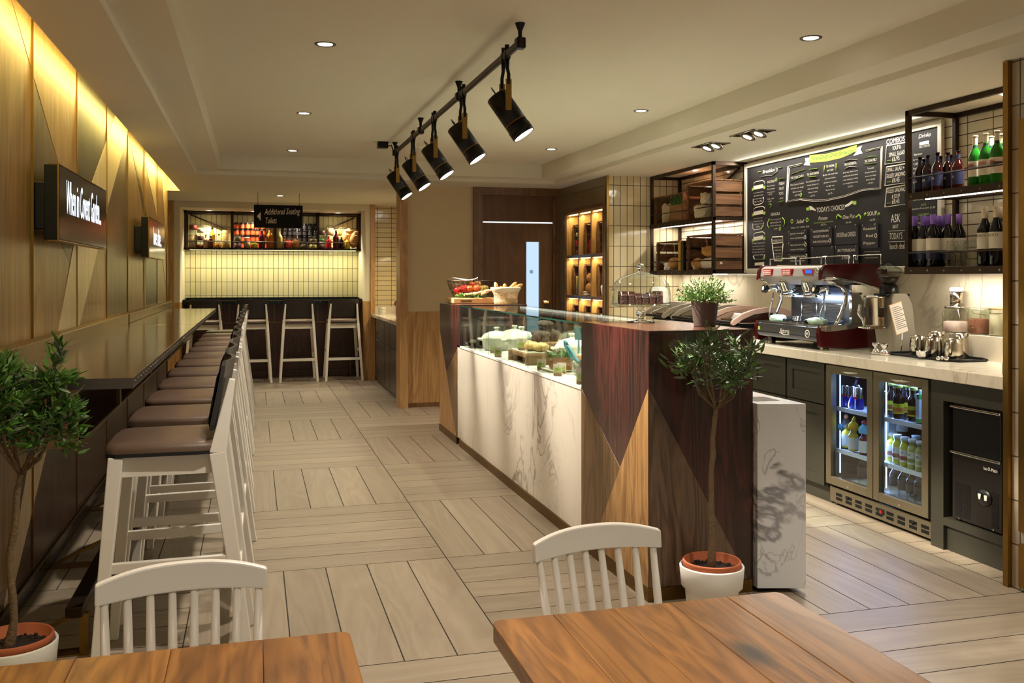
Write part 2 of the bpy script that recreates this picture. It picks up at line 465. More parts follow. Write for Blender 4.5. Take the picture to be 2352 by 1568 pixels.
marble('marble_counter', (224, 215, 200), (138, 124, 110), 1.9, .75, .14, 3.1, .022)
marble('marble_white', (236, 236, 238), (100, 100, 106), 1.7, .95, .15, 11.3, .022)
marble('marble_top', (226, 216, 196), (160, 146, 124), 1.8, .6, .1, 6.4)
marble('marble_splash', (224, 212, 188), (130, 116, 96), 1.3, .6, .12, 20.2, .02)
TC = (214, 200, 162); TG = (72, 60, 48)
tile('tile_back', (196, 190, 150), (70, 66, 50), 'y', .0705, .195, off=(.93, -1.15))
tile('tile_end', TC, TG, 'y', .0705, .2, off=(-3.34, -.12))
tile('tile_pillar', (168, 154, 132), (70, 60, 52), 'x', .075, .2, off=(-3.43, 0))
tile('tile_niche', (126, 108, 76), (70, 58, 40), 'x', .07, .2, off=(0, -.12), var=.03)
tile('tile_wall', (222, 210, 182), TG, 'x', .2, .068, off=(-.02, -.03))
tile('tile_room', (218, 202, 160), TG, 'y', .2, .068, off=(-.08, 0))
P('white_ceramic', (228, 224, 206), .15)
P('white_plastic', (224, 222, 214), .4)
P('terracotta', (170, 92, 56), .75, noise=.12)
P('pot_white', (220, 216, 208), .5)
P('pot_brown', (72, 58, 52), .55)
P('soil', (44, 34, 26), .95, noise=.5, nscale=60, bump=1, bscale=90)
P('bark', (112, 92, 68), .8, noise=.25, nscale=40, bump=.5, bscale=80)
P('leaf_olive', (98, 114, 84), .38, noise=.3, nscale=30)
P('leaf_green', (84, 126, 52), .36, noise=.35, nscale=30)
P('leaf_box', (88, 112, 58), .5, noise=.5, nscale=50)
P('leaf_pale', (176, 186, 140), .5, noise=.2, nscale=50)
glass('clear_glass'); glass('case_glass', (246, 251, 248), .05); glass('jar_glass', (236, 240, 232), .07)
glass('fridge_glass', (222, 230, 236), .06)
P('solid_glass', (250, 252, 250), .0, trans=1, ior=1.46); glass('dome_glass', (244, 247, 244), .09)
P('glass_edge', (20, 60, 50), .1)
glow('lamp', (255, 244, 220), 14); glow('led_warm', (255, 226, 150), 4); glow('led_white', (255, 246, 224), 6); glow('led_cove', (255, 226, 110), 6)
glow('screen_text', (236, 244, 255), 1.6); glow('door_light', (196, 222, 244), .85); glow('gap_light', (238, 244, 250), 1.6)
glow('led_blue', (150, 186, 255), 5); glow('lcd', (60, 110, 240), 1.0); glow('red_digits', (255, 30, 30), 2)
P('screen', (8, 8, 12), .16, spec=.2); glow('sticker_glow', (150, 172, 206), .6); P('back_leather', (46, 36, 31), .42, bump=.1, bscale=500)

# ------------------------------------------------------------------ floor: basket-weave of plank tiles
b = B()
ox, oy, S_, pw, gap = .937, 3.405, 1.2, .2, .0026
i0, i1, j0, j1 = -3, 3, -6, 9
for i in range(i0, i1):
    for j in range(j0, j1):
        X, Y = ox + i * S_, oy + j * S_
        along_y = (i + j) % 2 != 0
        for k in range(6):
            x0, x1, y0, y1 = (X + k * pw, X + (k + 1) * pw, Y, Y + S_) if along_y else (X, X + S_, Y + k * pw, Y + (k + 1) * pw)
            x0, x1 = max(x0, -2.1) + gap, min(x1, 4.12) - gap; y0, y1 = max(y0, -3.2) + gap, min(y1, 14.3) - gap
            if x1 - x0 < .01 or y1 - y0 < .01: continue
            b.face([(x0, y0, 0), (x1, y0, 0), (x1, y1, 0), (x0, y1, 0)], 0 if along_y else 1)
b.box(-2.3, 4.4, -3.3, 14.5, -.1, -.0015, 2)
struct('floor', b, ['floor_plank', 'floor_plank_x', 'grout'])

# ------------------------------------------------------------------ ceiling with a two-step tray
b = B()
Z0, Z1, Z2 = 2.41, 2.447, 2.585
b.box(-.82, -.533, -3.3, 9.44, Z0, Z1); b.box(3.105, 4.3, -3.3, 9.44, Z0, Z1); b.box(-.82, 4.3, 9.44, 11.35, Z0, Z1); b.box(-2.2, 4.3, 11.35, 14.4, Z0, Z1)
b.box(-.82, -.315, -3.3, 9.25, Z1, Z2); b.box(2.90, 4.3, -3.3, 9.25, Z1, Z2); b.box(-.82, 4.3, 9.25, 11.35, Z1, Z2); b.box(-2.2, 4.3, 11.35, 14.4, Z1, Z2)
b.box(-2.2, 4.3, -3.3, 14.4, Z2, Z2 + .1)
ceil = struct('ceiling', b, 'ceiling_paint')
b = B(); b.box(-.86, -.825, -3, 11.3, 2.572, 2.583)
ob('cove_light_strip', b, 'led_cove', ceil)

# ------------------------------------------------------------------ wall on the counter side: veneered panels, inlaid triangles, brass joints
b = B(); b.box(-1.15, -.97, -3.2, 11.35, 0, Z2)
wl = struct('wall_left', b, 'panel_veneer')
e = .0015
def inlay(b, poly, mi, lift=1):
    b.prism(poly, 'x', -.97, -.97 + e * lift, mi)
b = B()
inlay(b, [(4.238, 2.585), (5.25, 1.99), (5.727, 1.72), (5.727, 2.585)], 2)
inlay(b, [(4.627, 2.336), (5.25, 1.99), (5.727, 1.72), (5.727, 1.4), (4.627, 1.9)], 5, .7)
inlay(b, [(5.727, 1.72), (5.727, 2.585), (7.24, 2.585), (6.18, 1.97)], 0, 1.3)
inlay(b, [(7.24, 2.585), (6.18, 1.97), (5.62, 1.58), (5.20, 1.13), (5.80, 1.13), (6.17, 1.38), (6.888, 1.9), (7.973, 2.585)], 1, 2)
inlay(b, [(7.973, 2.585), (6.888, 1.9), (6.837, 1.86), (6.837, 1.15), (7.93, 1.15), (7.93, 2.55)], 5, .7)
inlay(b, [(8.0, 2.585), (9.069, 2.12), (10.25, 1.5), (10.25, 1.15), (9.3, 1.15), (9.069, 2.0)], 0, 1.1)
inlay(b, [(9.3, 2.585), (9.069, 2.5), (10.25, 2.05), (10.05, 2.585)], 1, 1.6)
inlay(b, [(10.05, 2.585), (10.4, 1.9), (11.3, 1.3), (10.7, 2.585)], 2, 1.8)
inlay(b, [(10.7, 2.585), (11.34, 1.8), (11.34, 2.585)], 1, 2.2)
inlay(b, [(4.155, 0.0), (4.06, .16), (4.30, .16)], 3, 1.4)
inlay(b, [(4.97, .60), (4.57, .60), (4.14, .10), (4.16, .02)], 1, 1.8)
inlay(b, [(4.15, .09), (4.62, .74), (11.33, .74), (11.33, .09)], 4)
inlay(b, [(2.0, 1.1), (3.6, 2.585), (4.238, 2.585), (3.0, .2)], 2, .8)
ob('veneer_inlay', b, ['panel_dark', 'panel_pale', 'panel_tan', 'oak_brown', 'bench_wood', 'panel_mid'], wl)
b = B()
for y in (4.627 - 1.12 * k for k in range(7)): b.box(-.9705, -.962, y - .007, y + .007, .09, Z2); b.box(-.97, -.9600, y - .003, y + .003, .09, Z2)
for y in (5.727, 6.837, 7.93, 9.069, 10.253): b.box(-.9705, -.962, y - .006, y + .006, .09, Z2)
b.box(-.985, -.955, 11.335, 11.36, 0, Z0)
ob('brass_joint', b, 'brass', wl)
b = B(); b.box(-.97, -.955, -3.2, 11.34, 0, .085); b.box(-.955, -.951, -3.2, 11.34, .075, .088, 1)
struct('baseboard_left', b, ['zinc_dark', 'brass_dull'])
b = B(); b.box(-.97, -.82, 11.335, 11.348, Z0, Z2)
struct('trim_1', b, 'white_paint')                                                                        # white end of the cove
b = B(); b.box(-2.2, -2.1, 11.3, 14.4, 0, Z0 + .05); b.box(-2.2, -.97, 11.40, 11.5, 0, Z0 + .05)
struct('wall_corridor', b, 'cream_wall')

# ------------------------------------------------------------------ back wall with the seating niche
b = B()
b.box(-2.2, -1.10, 12.82, 13.0, 0, Z0); b.box(-.93, 1.48, 12.82, 13.0, 2.325, Z0)
b.box(-1.0, -.93, 12.82, 13.8, 1.08, Z0); b.box(1.48, 1.545, 12.82, 13.8, 1.08, Z0)
b.box(-.93, 1.48, 12.95, 13.8, 2.335, Z0)
wb = struct('wall_back', b, 'plaster')
b = B(); b.box(-1.10, -1.0, 12.80, 13.0, 0, Z0); b.box(1.545, 1.61, 12.80, 13.0, 0, Z0)
b.box(-1.0, -.93, 12.82, 13.8, 0, 1.08); b.box(1.48, 1.545, 12.82, 13.8, 0, 1.08)
ob('oak_pilaster', b, 'oak', wb)
b = B(); b.box(-1.0, 1.55, 13.75, 13.85, 0, Z0)
struct('wall_niche', b, 'tile_back')

# ------------------------------------------------------------------ small service room behind the partition
b = B(); b.box(1.58, 2.5, 13.12, 13.2, 0, Z0); struct('wall_service', b, 'tile_room')
b = B(); b.box(2.30, 2.4, 10.2, 13.12, 0, Z0); struct('wall_service_side', b, 'cream_wall')
# partition with wainscot and oak end post
b = B(); b.box(1.60, 2.34, 10.0, 10.15, 1.04, Z0)
wp = struct('wall_partition', b, 'cream_wall')
b = B(); b.box(1.60, 2.34, 9.99, 10.15, .05, 1.04); ob('wainscot', b, 'oak', wp)
b = B(); b.box(1.515, 1.603, 9.93, 10.2, 0, Z0); ob('oak_post', b, 'oak', wp)
b = B(); b.box(1.603, 2.34, 9.985, 10.15, 0, .05); struct('baseboard_back', b, 'oak_dark')
# ------------------------------------------------------------------ staff door
dr = bpy.data.objects.new('door_1', None); COL.objects.link(dr); dr.location = (2.86, 10.0, 0); dr['kind'] = 'structure'
b = B(); b.box(2.335, 2.415, 9.95, 10.15, 0, Z0); b.box(3.29, 3.345, 9.95, 10.15, 0, Z0); b.box(2.415, 3.29, 9.95, 10.15, 2.325, Z0)
b.box(2.415, 2.445, 9.985, 10.15, 0, 2.325, 0); b.box(3.262, 3.29, 9.985, 10.15, 0, 2.325)
ob('door_frame', b, 'oak_dark', dr)
b = B(); b.box(2.445, 3.262, 10.02, 10.06, 2.04, 2.325); ob('transom_panel', b, 'door_wood', dr)
b = B(); b.box(2.445, 3.262, 10.025, 10.03, 2.022, 2.034); ob('light_gap', b, 'gap_light', dr)
b = B()
b.box(2.445, 2.955, 10.02, 10.06, .01, 2.018); b.box(3.107, 3.262, 10.02, 10.06, .01, 2.018); b.box(2.955, 3.107, 10.02, 10.06, 1.812, 2.018); b.box(2.955, 3.107, 10.02, 10.06, .01, .3)
lf = ob('door_leaf', b, 'door_wood', dr)
b = B(); b.box(2.94, 2.955, 10.012, 10.06, .3, 1.827); b.box(3.107, 3.122, 10.012, 10.06, .3, 1.827); b.box(2.955, 3.107, 10.012, 10.06, 1.812, 1.827)
ob('glazing_bead', b, 'oak_dark', lf)
b = B(); b.box(2.955, 3.107, 10.035, 10.045, .3, 1.812); ob('vision_panel', b, 'door_light', lf)
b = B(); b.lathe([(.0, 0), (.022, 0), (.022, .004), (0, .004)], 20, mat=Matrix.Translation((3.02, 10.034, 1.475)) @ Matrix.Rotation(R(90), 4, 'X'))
ob('round_sticker', b, 'sticker_glow', lf)  # sticker is no lamp; its material glows to imitate backlight from the pane
b = B(); b.box(3.145, 3.225, 9.99, 10.02, 1.03, 1.15, bev=.01); b.box(3.155, 3.215, 9.985, 9.992, 1.05, 1.12, 1); ob('keypad', b, ['chrome', 'black_plastic'], lf)
b = B(); b.tube([(3.19, 10.02, .97), (3.19, 9.96, .97), (3.09, 9.96, .97)], .01); ob('door_handle', b, 'chrome', lf)
b = B(); b.box(2.4, 3.3, 10.3, 10.35, 0, Z0); b.box(2.33, 3.4, 10.16, 10.3, 2.32, Z0); struct('wall_door', b, 'cream_wall')

# ------------------------------------------------------------------ wall with lit display niche beside the door
ny0, ny1, nz0, nz1 = 8.60, 9.74, .33, 2.075
b = B()
b.box(3.33, 3.72, 8.53, ny0, 0, Z0); b.box(3.33, 3.72, ny1, 10.0, 0, Z0); b.box(3.33, 3.72, ny0, ny1, nz1 + .06, Z0); b.box(3.33, 3.72, ny0, ny1, 0, nz0)
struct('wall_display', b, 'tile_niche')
b = B(); b.box(3.325, 3.348, 8.488, 8.53, 0, Z0); b.box(3.322, 3.34, 8.575, ny0, nz0, nz1 + .07, 1); b.box(3.322, 3.34, ny1, ny1 + .03, nz0, nz1 + .07, 1); b.box(3.322, 3.34, ny0, ny1, nz1 + .045, nz1 + .075, 1)
struct('trim_2', b, ['brass', 'oak_dark'])
b = B(); b.box(3.336, 4.2, 8.52, 8.60, 0, Z0); struct('wall_end', b, 'tile_end')
# ------------------------------------------------------------------ long wall behind the service counter
b = B(); b.box(4.12, 4.25, 3.3, 8.55, 1.445, Z0); b.box(4.125, 4.25, 3.3, 8.55, 0, 1.445); wr = struct('wall_right', b, 'tile_wall')
b = B(); b.box(4.112, 4.25, 3.3, 8.52, .9, 1.445); ob('marble_splashback', b, 'marble_splash', wr)
b = B(); b.box(4.12, 4.3, 8.5, 14.4, 0, Z0); struct('wall_right_far', b, 'cream_wall')
# tiled pier at the near end of the service counter
b = B(); b.box(3.345, 4.3, -3.3, 3.50, 0, Z0); pr_ = struct('wall_pier', b, 'tile_pillar')
b = B(); b.box(3.32, 3.36, 3.475, 3.505, 0, Z0 - .004); b.box(3.345, 3.42, 3.492, 3.505, 0, Z0)
for z0, z1 in ((.27, 2.13), (.02, .215)):
    b.box(3.325, 3.352, 2.2, 3.42, z1 - .045, z1, 0); b.box(3.325, 3.352, 2.2, 3.42, z0, z0 + .045); b.box(3.325, 3.352, 3.375, 3.42, z0 + .045, z1 - .045)
    b.box(3.34, 3.35, 2.2, 3.375, z0 + .04, z1 - .04, 1)
struct('trim_3', b, ['brass', 'matt_black'])
# ------------------------------------------------------------------ shopfront behind the camera
b = B(); b.box(-2.2, 4.3, -3.3, -3.2, 0, .45); b.box(-2.2, 4.3, -3.3, -3.2, 2.25, Z2)
for x in (-1.1, .4, 1.9, 3.3): b.box(x - .04, x + .04, -3.3, -3.2, .45, 2.25)
struct('wall_front', b, 'cab_brown')
b = B(); b.box(-1.0, 3.4, -3.26, -3.25, .45, 2.25); struct('window_1', b, 'clear_glass')
# ------------------------------------------------------------------ ceiling lamps
def downlight(x, y, z, label, watt=None, ang=105, col=WARM):
    t = thing('downlight', label, 'ceiling light', (x, y, z), 0, 'round recessed ceiling lights')
    b = B(); b.lathe([(.036, -.001), (.046, -.005), (.052, -.004), (.054, 0), (.036, 0)], 28); ob('trim_ring', b, 'nickel', t, world=False)
    b = B(); b.lathe([(0, -.0035), (.022, -.004), (.036, -.002), (.036, -.0005), (0, -.0005)], 24); ob('lamp', b, 'lamp', t, world=False)
    spot('downlight_beam', (0, 0, -.012), (0, 0, 0), watt or DOWN_W, col, ang, .75, .035, t)
    return t
for k, (y, lb) in enumerate(((4.73, 'round recessed ceiling light nearest the stool row, first of three in line'), (6.77, 'round recessed ceiling light over the stool row, second of three in line'),
                             (8.80, 'round recessed ceiling light over the stool row, farthest before the ceiling step'))):
    downlight(.345, y, 2.585, lb)
for k, (y, lb) in enumerate(((3.97, 'round recessed ceiling light above the tall wooden counter end'), (6.03, 'round recessed ceiling light above the glass food display'),
                             (8.07, 'round recessed ceiling light near the door, beside the ceiling step'))):
    downlight(2.62, y, 2.585, lb)
downlight(.31, 11.68, 2.41, 'round recessed ceiling light in the low ceiling above the hanging sign', 60)
for x, y in ((.345, 2.69), (.345, .65), (2.62, 1.93), (2.62, -.1), (.345, -1.4), (2.62, -2.0)):  # unseen lamps continuing the rows, added as fill light
    downlight(x, y, 2.585, 'round recessed ceiling light out of view, added for fill light')

def twin_lamp(y0, y1, label):
    t = thing('twin_spotlight', label, 'ceiling light', (3.31, (y0 + y1) / 2, 2.41), 0, 'square twin lights in the low ceiling')
    b = B(); x0, x1 = 3.225, 3.395; o = .012
    for q in ((x0, x0 + o, y0, y1), (x1 - o, x1, y0, y1), (x0, x1, y0, y0 + o), (x0, x1, y1 - o, y1)): b.box(*q, 2.404, 2.4099)
    b.box(x0 + o, x1 - o, y0 + o, y1 - o, 2.4085, 2.4095, 1)
    ob('recessed_frame', b, ['nickel', 'matt_black'], t)
    for k in (0, 1):
        yc = y0 + (y1 - y0) * (.28 + .44 * k)
        M = Matrix.Translation((3.32, yc, 2.402)) @ Matrix.Rotation(R(24), 4, 'Y')
        b = B(); b.lathe([(.05, .006), (.058, -.012), (.05, -.016), (.033, -.014), (.03, -.008), (0, -.006)], 24, mat=M); h = ob('lamp_head', b, 'nickel', t)
        b = B(); b.lathe([(0, -.0135), (.031, -.0125)], 20, mat=M); ob('lens', b, 'lamp', h)
        spot('twin_beam', (.02, yc - (y0 + y1) / 2, -.03), (0, R(22), 0), 62, NEUT, 90, .6, .04, t)
twin_lamp(6.17, 6.47, 'square twin spotlight in the low ceiling, nearer the wooden crate shelf')
twin_lamp(5.55, 5.88, 'square twin spotlight in the low ceiling, above the menu board')

# ------------------------------------------------------------------ track with five spotlights
TX, TZ = 1.18, 2.495
t = thing('lighting_track', 'black ceiling track carrying five spotlights', 'lighting track', (TX, 6.0, TZ))
b = B(); b.bar((TX, 4.07, TZ), (TX, 8.05, TZ), .022, .03, 0, bev=.003); b.box(TX - .006, TX + .006, 4.07, 8.05, TZ - .018, TZ - .014); ob('rail', b, 'dark_steel', t)
for y in (4.10, 5.42, 6.74, 8.02):
    b = B(); b.tube([(TX, y, 2.585), (TX, y, 2.583), (TX, y, 2.55), (TX, y, 2.50)], [.024, .024, .01, .008], 12)
    b.box(TX - .022, TX + .022, y - .025, y + .025, TZ - .028, TZ + .022, bev=.006); ob('ceiling_mount', b, 'black_metal', t)
b = B(); b.box(1.03, 1.12, 8.0, 8.09, 2.53, 2.5845, bev=.006); b.tube([(1.12, 8.04, 2.55), (1.15, 8.04, 2.56), (1.165, 8.04, 2.52)], .006); ob('feed_box', b, 'black_metal', t)
AIM = Vector((.52, -.22, -.82)).normalized()
def track_spot(y, label):
    t = thing('track_spotlight', label, 'spotlight', (TX, y, TZ), 0, 'black spotlights on the ceiling track')
    b = B()
    for dy in (-.032, .032):
        b.lathe([(.0, -.03), (.024, -.03), (.024, .03), (0, .03)], 14, mat=Matrix.Translation((0, dy, -.004)) @ Matrix.Rotation(R(90), 4, 'Y') @ Matrix.Scale(.42, 4, (0, 0, 1)))
        b.lathe([(.0, .02), (.01, .02), (.012, .045), (0, .045)], 10, mat=Matrix.Translation((0, dy, 0)))
        b.tube([(0, dy, -.02), (0, dy * 1.2, -.07), (0, dy * 1.9, -.10), (0, dy * 1.9, -.15)], [.013, .009, .009, .009], 8)
    ob('clamp', b, 'black_metal', t, world=False)
    for s in (-1, 1):
        b = B(); b.box(-.015, .015, s * .061 - .0025, s * .061 + .0025, -.275, -.125, bev=.002); ob('brass_arm', b, 'brass', t, world=False)
    c = Vector((0, 0, -.255))
    rot = AIM.to_track_quat('-Z', 'Y').to_matrix().to_4x4()
    M = Matrix.Translation(c) @ rot
    b = B()
    b.lathe([(0, .075), (.052, .075), (.0565, .07), (.0565, -.085), (.053, -.0855), (.053, -.092), (.0565, -.0925), (.0565, -.118), (.059, -.118), (.059, -.162), (.054, -.162), (.046, -.135), (0, -.135)], 30, mat=M)
    ob('lamp_body', b, 'black_metal', t, world=False)
    b = B(); b.lathe([(.0572, -.0865), (.0578, -.0885), (.0572, -.0905), (.053, -.0905), (.053, -.0865)], 30, mat=M); ob('brass_ring', b, 'brass', t, world=False)
    b = B(); b.lathe([(.045, -.134), (.0535, -.1605)], 30, mat=M); ob('reflector', b, 'white_paint', t, world=False)
    b = B(); b.lathe([(0, -.157), (.0525, -.157)], 24, mat=M); ob('lens', b, 'lamp', t, world=False)
    a = M @ Vector((0, 0, .075)); u = M.to_3x3() @ Vector((-1, 0, 0)); n = -AIM
    b = B(); b.tube([a + n * .0, a + n * .03 + u * .0, a + n * .055 + u * .035, a + n * .05 + u * .085, a + n * .0 + u * .11, a - n * .05 + u * .10, a - n * .08 + u * .057], .0035, 6); ob('cable', b, 'black_plastic', t, world=False)
    spot('track_beam', c + AIM * .165, AIM.to_track_quat('-Z', 'Y').to_euler(), TRACK_W, WARM, 46, .35, .04, t)
for y, lb in ((4.36, 'black track spotlight nearest the camera, largest of the five'), (5.32, 'black track spotlight second from the near end of the track'), (6.22, 'black track spotlight in the middle of the five'),
              (7.08, 'black track spotlight fourth along the track'), (7.93, 'black track spotlight at the far end beside the feed box')):
    track_spot(y, lb)

# ------------------------------------------------------------------ long drinking counter on the panelled wall
t = thing('bar_counter', 'long metal-topped drinking counter fixed along the panelled wall', 'counter', (-.69, 7, 0))
def rivets(b, pts, nrm, r=.006, mi=0):
    n = Vector(nrm).normalized(); M0 = n.to_track_quat('Z', 'Y').to_matrix().to_4x4()
    for p in pts: b.lathe([(r, 0), (r * .8, r * .45), (0, r * .65)], 8, mi, Matrix.Translation(p) @ M0)
for y0, y1 in ((3.44, 7.18), (7.19, 10.72)):
    b = B(); b.box(-.968, -.405, y0, y1, 1.036, 1.07, 0, bev=.002)
    o = ob('counter_top', b, 'zinc', t)
    b = B(); b.box(-.405, -.4015, y0, y1, 1.034, 1.071); 
    if y0 < 4: b.box(-.968, -.402, y0 - .003, y0, 1.034, 1.071)
    n = int((y1 - y0) / .085)
    rivets(b, [(-.4015, y0 + .05 + k * .085, 1.052) for k in range(n)], (1, 0, 0), .0075, 1); ob('riveted_edge', b, ['zinc_edge', 'nickel'], o)
for y0, y1 in ((1.6, 7.42), (7.5, 11.3)):
    b = B(); b.box(-.968, -.90, y0, y1, 1.07 if y0 > 3.4 else 1.06, 1.14, bev=.004); ob('wall_upstand', b, 'upstand_metal', t)
b = B(); b.box(-.968, -.68, 4.02, 11.2, 1.02, 1.036); b.box(-.968, -.95, 4.02, 11.2, .76, 1.02); b.box(-.968, -.68, 4.02, 11.2, .745, .76); ob('under_shelf', b, 'bench_wood', t)
b = B(); b.box(-.968, -.672, 4.0, 4.02, .742, 1.036); ob('copper_end_panel', b, 'copper', t)
b = B(); b.box(-.682, -.672, 4.02, 11.2, .742, .757)
for k in range(5): b.box(-.69, -.672, 5.2 + 1.5 * k, 5.26 + 1.5 * k, .757, 1.036)
ob('shelf_edge', b, 'brass_dull', t)
t = thing('foot_rail', 'dark foot rail on brass legs under the long counter', 'foot rail', (-.62, 7, 0))
b = B(); b.box(-.675, -.615, 3.76, 10.9, .15, .19, bev=.004); ob('rail', b, 'dark_steel', t)
for k in range(7):
    y = 3.80 + 1.15 * k
    b = B(); b.box(-.632, -.602, y, y + .03, .006, .15); b.bar((-.645, y + .015, .15), (-.93, y + .015, .02), .03, .012); b.box(-.95, -.60, y - .02, y + .05, 0, .007); ob('leg', b, 'brass', t)

# ------------------------------------------------------------------ screens on the wall
def tv(y0, y1, z0, z1, label, text, size, wdt):
    t = thing('wall_screen', label, 'screen', (-.9, (y0 + y1) / 2, (z0 + z1) / 2))
    b = B(); b.box(-.905, -.845, y0, y1, z0, z1, bev=.004); cs = ob('casing', b, 'black_metal', t)
    b = B(); b.box(-.85, -.8435, y0 - .004, y0 + .004, z0, z1); b.box(-.89, -.8435, y0, y1, z1, z1 + .004); b.box(-.89, -.8435, y0, y1, z0 - .004, z0); ob('brass_edge', b, 'brass', cs)
    b = B(); b.box(-.845, -.8425, y0 + .004, y1 - .004, z0 + .004, z1 - .004); s = ob('display', b, 'screen', t)
    b = B(); b.box(-.97, -.905, y0 + .10, y1 - .12, z0 + .05, z1 - .07, bev=.006); ob('wall_bracket', b, 'black_plastic', t)
    b = B()
    for line, (yy, zz) in text: write(b, line, (-.8418, yy, zz), (0, 1, 0), (0, 0, 1), size, wdt, 'l', 0, .15)
    ob('lettering', b, 'screen_text', s)
tv(4.56, 5.94, 1.585, 1.925, 'larger wall screen reading When in Covent Garden, nearer the camera', [('When in Covent Garden...', (4.72, 1.715))], .17, 1.02)
tv(8.28, 9.66, 1.585, 1.92, 'farther wall screen on the panels, showing white handwriting', [('have a bite...', (8.62, 1.70))], .17, .72)

# ------------------------------------------------------------------ bar stools (local: seat faces -x, back at +x)
def make_stool(label, group):
    t = thing('bar_stool', label, 'bar stool', (0, 0, 0), 0, group)
    b = B()
    out = [(-.21, -.19), (-.22, -.12), (-.225, 0), (-.22, .12), (-.21, .19), (-.175, .21), (.1, .215), (.16, .205), (.185, .16), (.19, 0), (.185, -.16), (.16, -.205), (.1, -.215), (-.175, -.21)]
    b.prism(out, 'z', .787, .80); ob('seat_board', b, 'ply_edge', t, world=False)
    bb = bmesh.new(); sc = [(1.0, .80), (1.0, .812), (.975, .824), (.9, .832), (.5, .838)]
    rings = [[bb.verts.new((x * s - (.005 if s < .6 else 0), y * s, z)) for x, y in out] for s, z in sc]
    for a, c in zip(rings, rings[1:]):
        for k in range(len(out)): bb.faces.new((a[k], a[(k + 1) % len(out)], c[(k + 1) % len(out)], c[k]))
    bb.faces.new(rings[-1])
    b = B(); b.add(bb, 0, None, True); ob('seat_pad', b, 'seat_leather', t, world=False)
    b = B()
    for s in (-1, 1): b.bar((-.165, s * .175, .75), (.15, s * .175, .75), .024, .07)
    b.bar((-.165, -.17, .75), (-.165, .17, .75), .024, .07); b.bar((.14, -.17, .75), (.14, .17, .75), .024, .07); ob('seat_rail', b, 'stool_paint', t, world=False)
    for s in (-1, 1):
        b = B(); b.bar((-.24, s * .235, 0), (-.175, s * .185, .785), .034, .034, bev=.004, up=(1, 0, 0), w2=(.045, .05)); ob('leg', b, 'stool_paint', t, world=False)
        b = B(); b.bar((.28, s * .245, 0), (.165, s * .195, .79), .03, .036, bev=.004, up=(1, 0, 0), w2=(.034, .058))
        b.bar((.165, s * .195, .785), (.215, s * .175, 1.05), .034, .058, bev=.004, up=(1, 0, 0), w2=(.02, .022)); ob('leg', b, 'stool_paint', t, world=False)
        b = B(); b.bar((-.205, s * .213, .405), (.215, s * .222, .41), .022, .036, bev=.003); ob('stretcher', b, 'stool_paint', t, world=False)
    b = B(); b.bar((-.22, -.212, .27), (-.22, .212, .27), .03, .045, bev=.003, up=(0, 0, 1)); ob('foot_bar', b, 'ply_edge', t, world=False)
    b = B(); b.bar((.235, -.21, .30), (.235, .21, .30), .022, .036, bev=.003); b.box(.195, .232, -.2, .2, .318, .326, 1); ob('cross_rail', b, ['stool_paint', 'ply_edge'], t, world=False)
    # curved shell back
    bb = bmesh.new(); n = 12; rows = []
    for z, x0, hw in ((.87, .150, .205), (.89, .153, .212), (1.06, .186, .212), (1.10, .192, .206), (1.115, .195, .19)):
        rows.append([(x0 + .028 * (1 - (2 * k / n - 1) ** 2) - .0, hw * (2 * k / n - 1), z) for k in range(n + 1)])
    for off, mi in ((0, 0), (-.014, 1)):
        vv = [[bb.verts.new((x + off, y, z)) for x, y, z in r] for r in rows]
        for a, c in zip(vv, vv[1:]):
            for k in range(n):
                f = bb.faces.new((a[k], a[k + 1], c[k + 1], c[k]))
        if off == 0: front = vv
        else:
            for r1, r2 in ((front[-1], vv[-1]), (front[0], vv[0])):
                for k in range(n): bb.faces.new((r1[k], r1[k + 1], r2[k + 1], r2[k]))
            for k in (0, n):
                for a in range(len(vv) - 1): bb.faces.new((front[a][k], front[a + 1][k], vv[a + 1][k], vv[a][k]))
    bmesh.ops.recalc_face_normals(bb, faces=bb.faces[:])
    b = B(); b.add(bb, 0, None, False); ob('backrest', b, 'back_shell', t, world=False)
    bb = bmesh.new(); rws = [[bb.verts.new((x0 - o_ + .028 * (1 - (2 * k / n - 1) ** 2), hw * (2 * k / n - 1), z)) for k in range(n + 1)] for z, x0, hw, o_ in ((.878, .152, .196, .0145), (.90, .155, .200, .024), (1.06, .185, .200, .024), (1.095, .191, .196, .0145))]
    for a, c in zip(rws, rws[1:]):
        for k in range(n): bb.faces.new((a[k], c[k], c[k + 1], a[k + 1]))
    b = B(); b.add(bb, 0, None, True); ob('back_pad', b, 'back_leather', t, world=False)
    return t
ORD = ['nearest the camera', 'second from the near end', 'third from the near end', 'fourth from the near end', 'fifth from the near end', 'sixth from the near end', 'sixth from the far end',
       'fifth from the far end', 'fourth from the far end', 'third from the far end', 'second from the far end', 'farthest, by the counter end']
s0 = None
for k in range(12):
    lb = 'white-legged bar stool at the long counter, ' + ORD[k]; g = 'stools along the panelled wall'
    if s0 is None: s0 = make_stool(lb, g); s0.location = (-.29, 3.69, 0)
    else: dup(s0, (-.29 + random.uniform(-.008, .008), 3.69 + .624 * k, 0), random.uniform(-.02, .02), lb, g)
for k, (x, lb) in enumerate(((-.62, 'bar stool at the tiled bench, leftmost, behind the counter tip'), (-.02, 'bar stool at the tiled bench, second from its left end'), (.585, 'bar stool at the tiled bench, third from its left end'),
                             (1.185, 'bar stool at the tiled bench, beside the oak pilaster'))):
    dup(s0, (x, 13.02, 0), R(-90), lb, 'stools at the tiled bench')

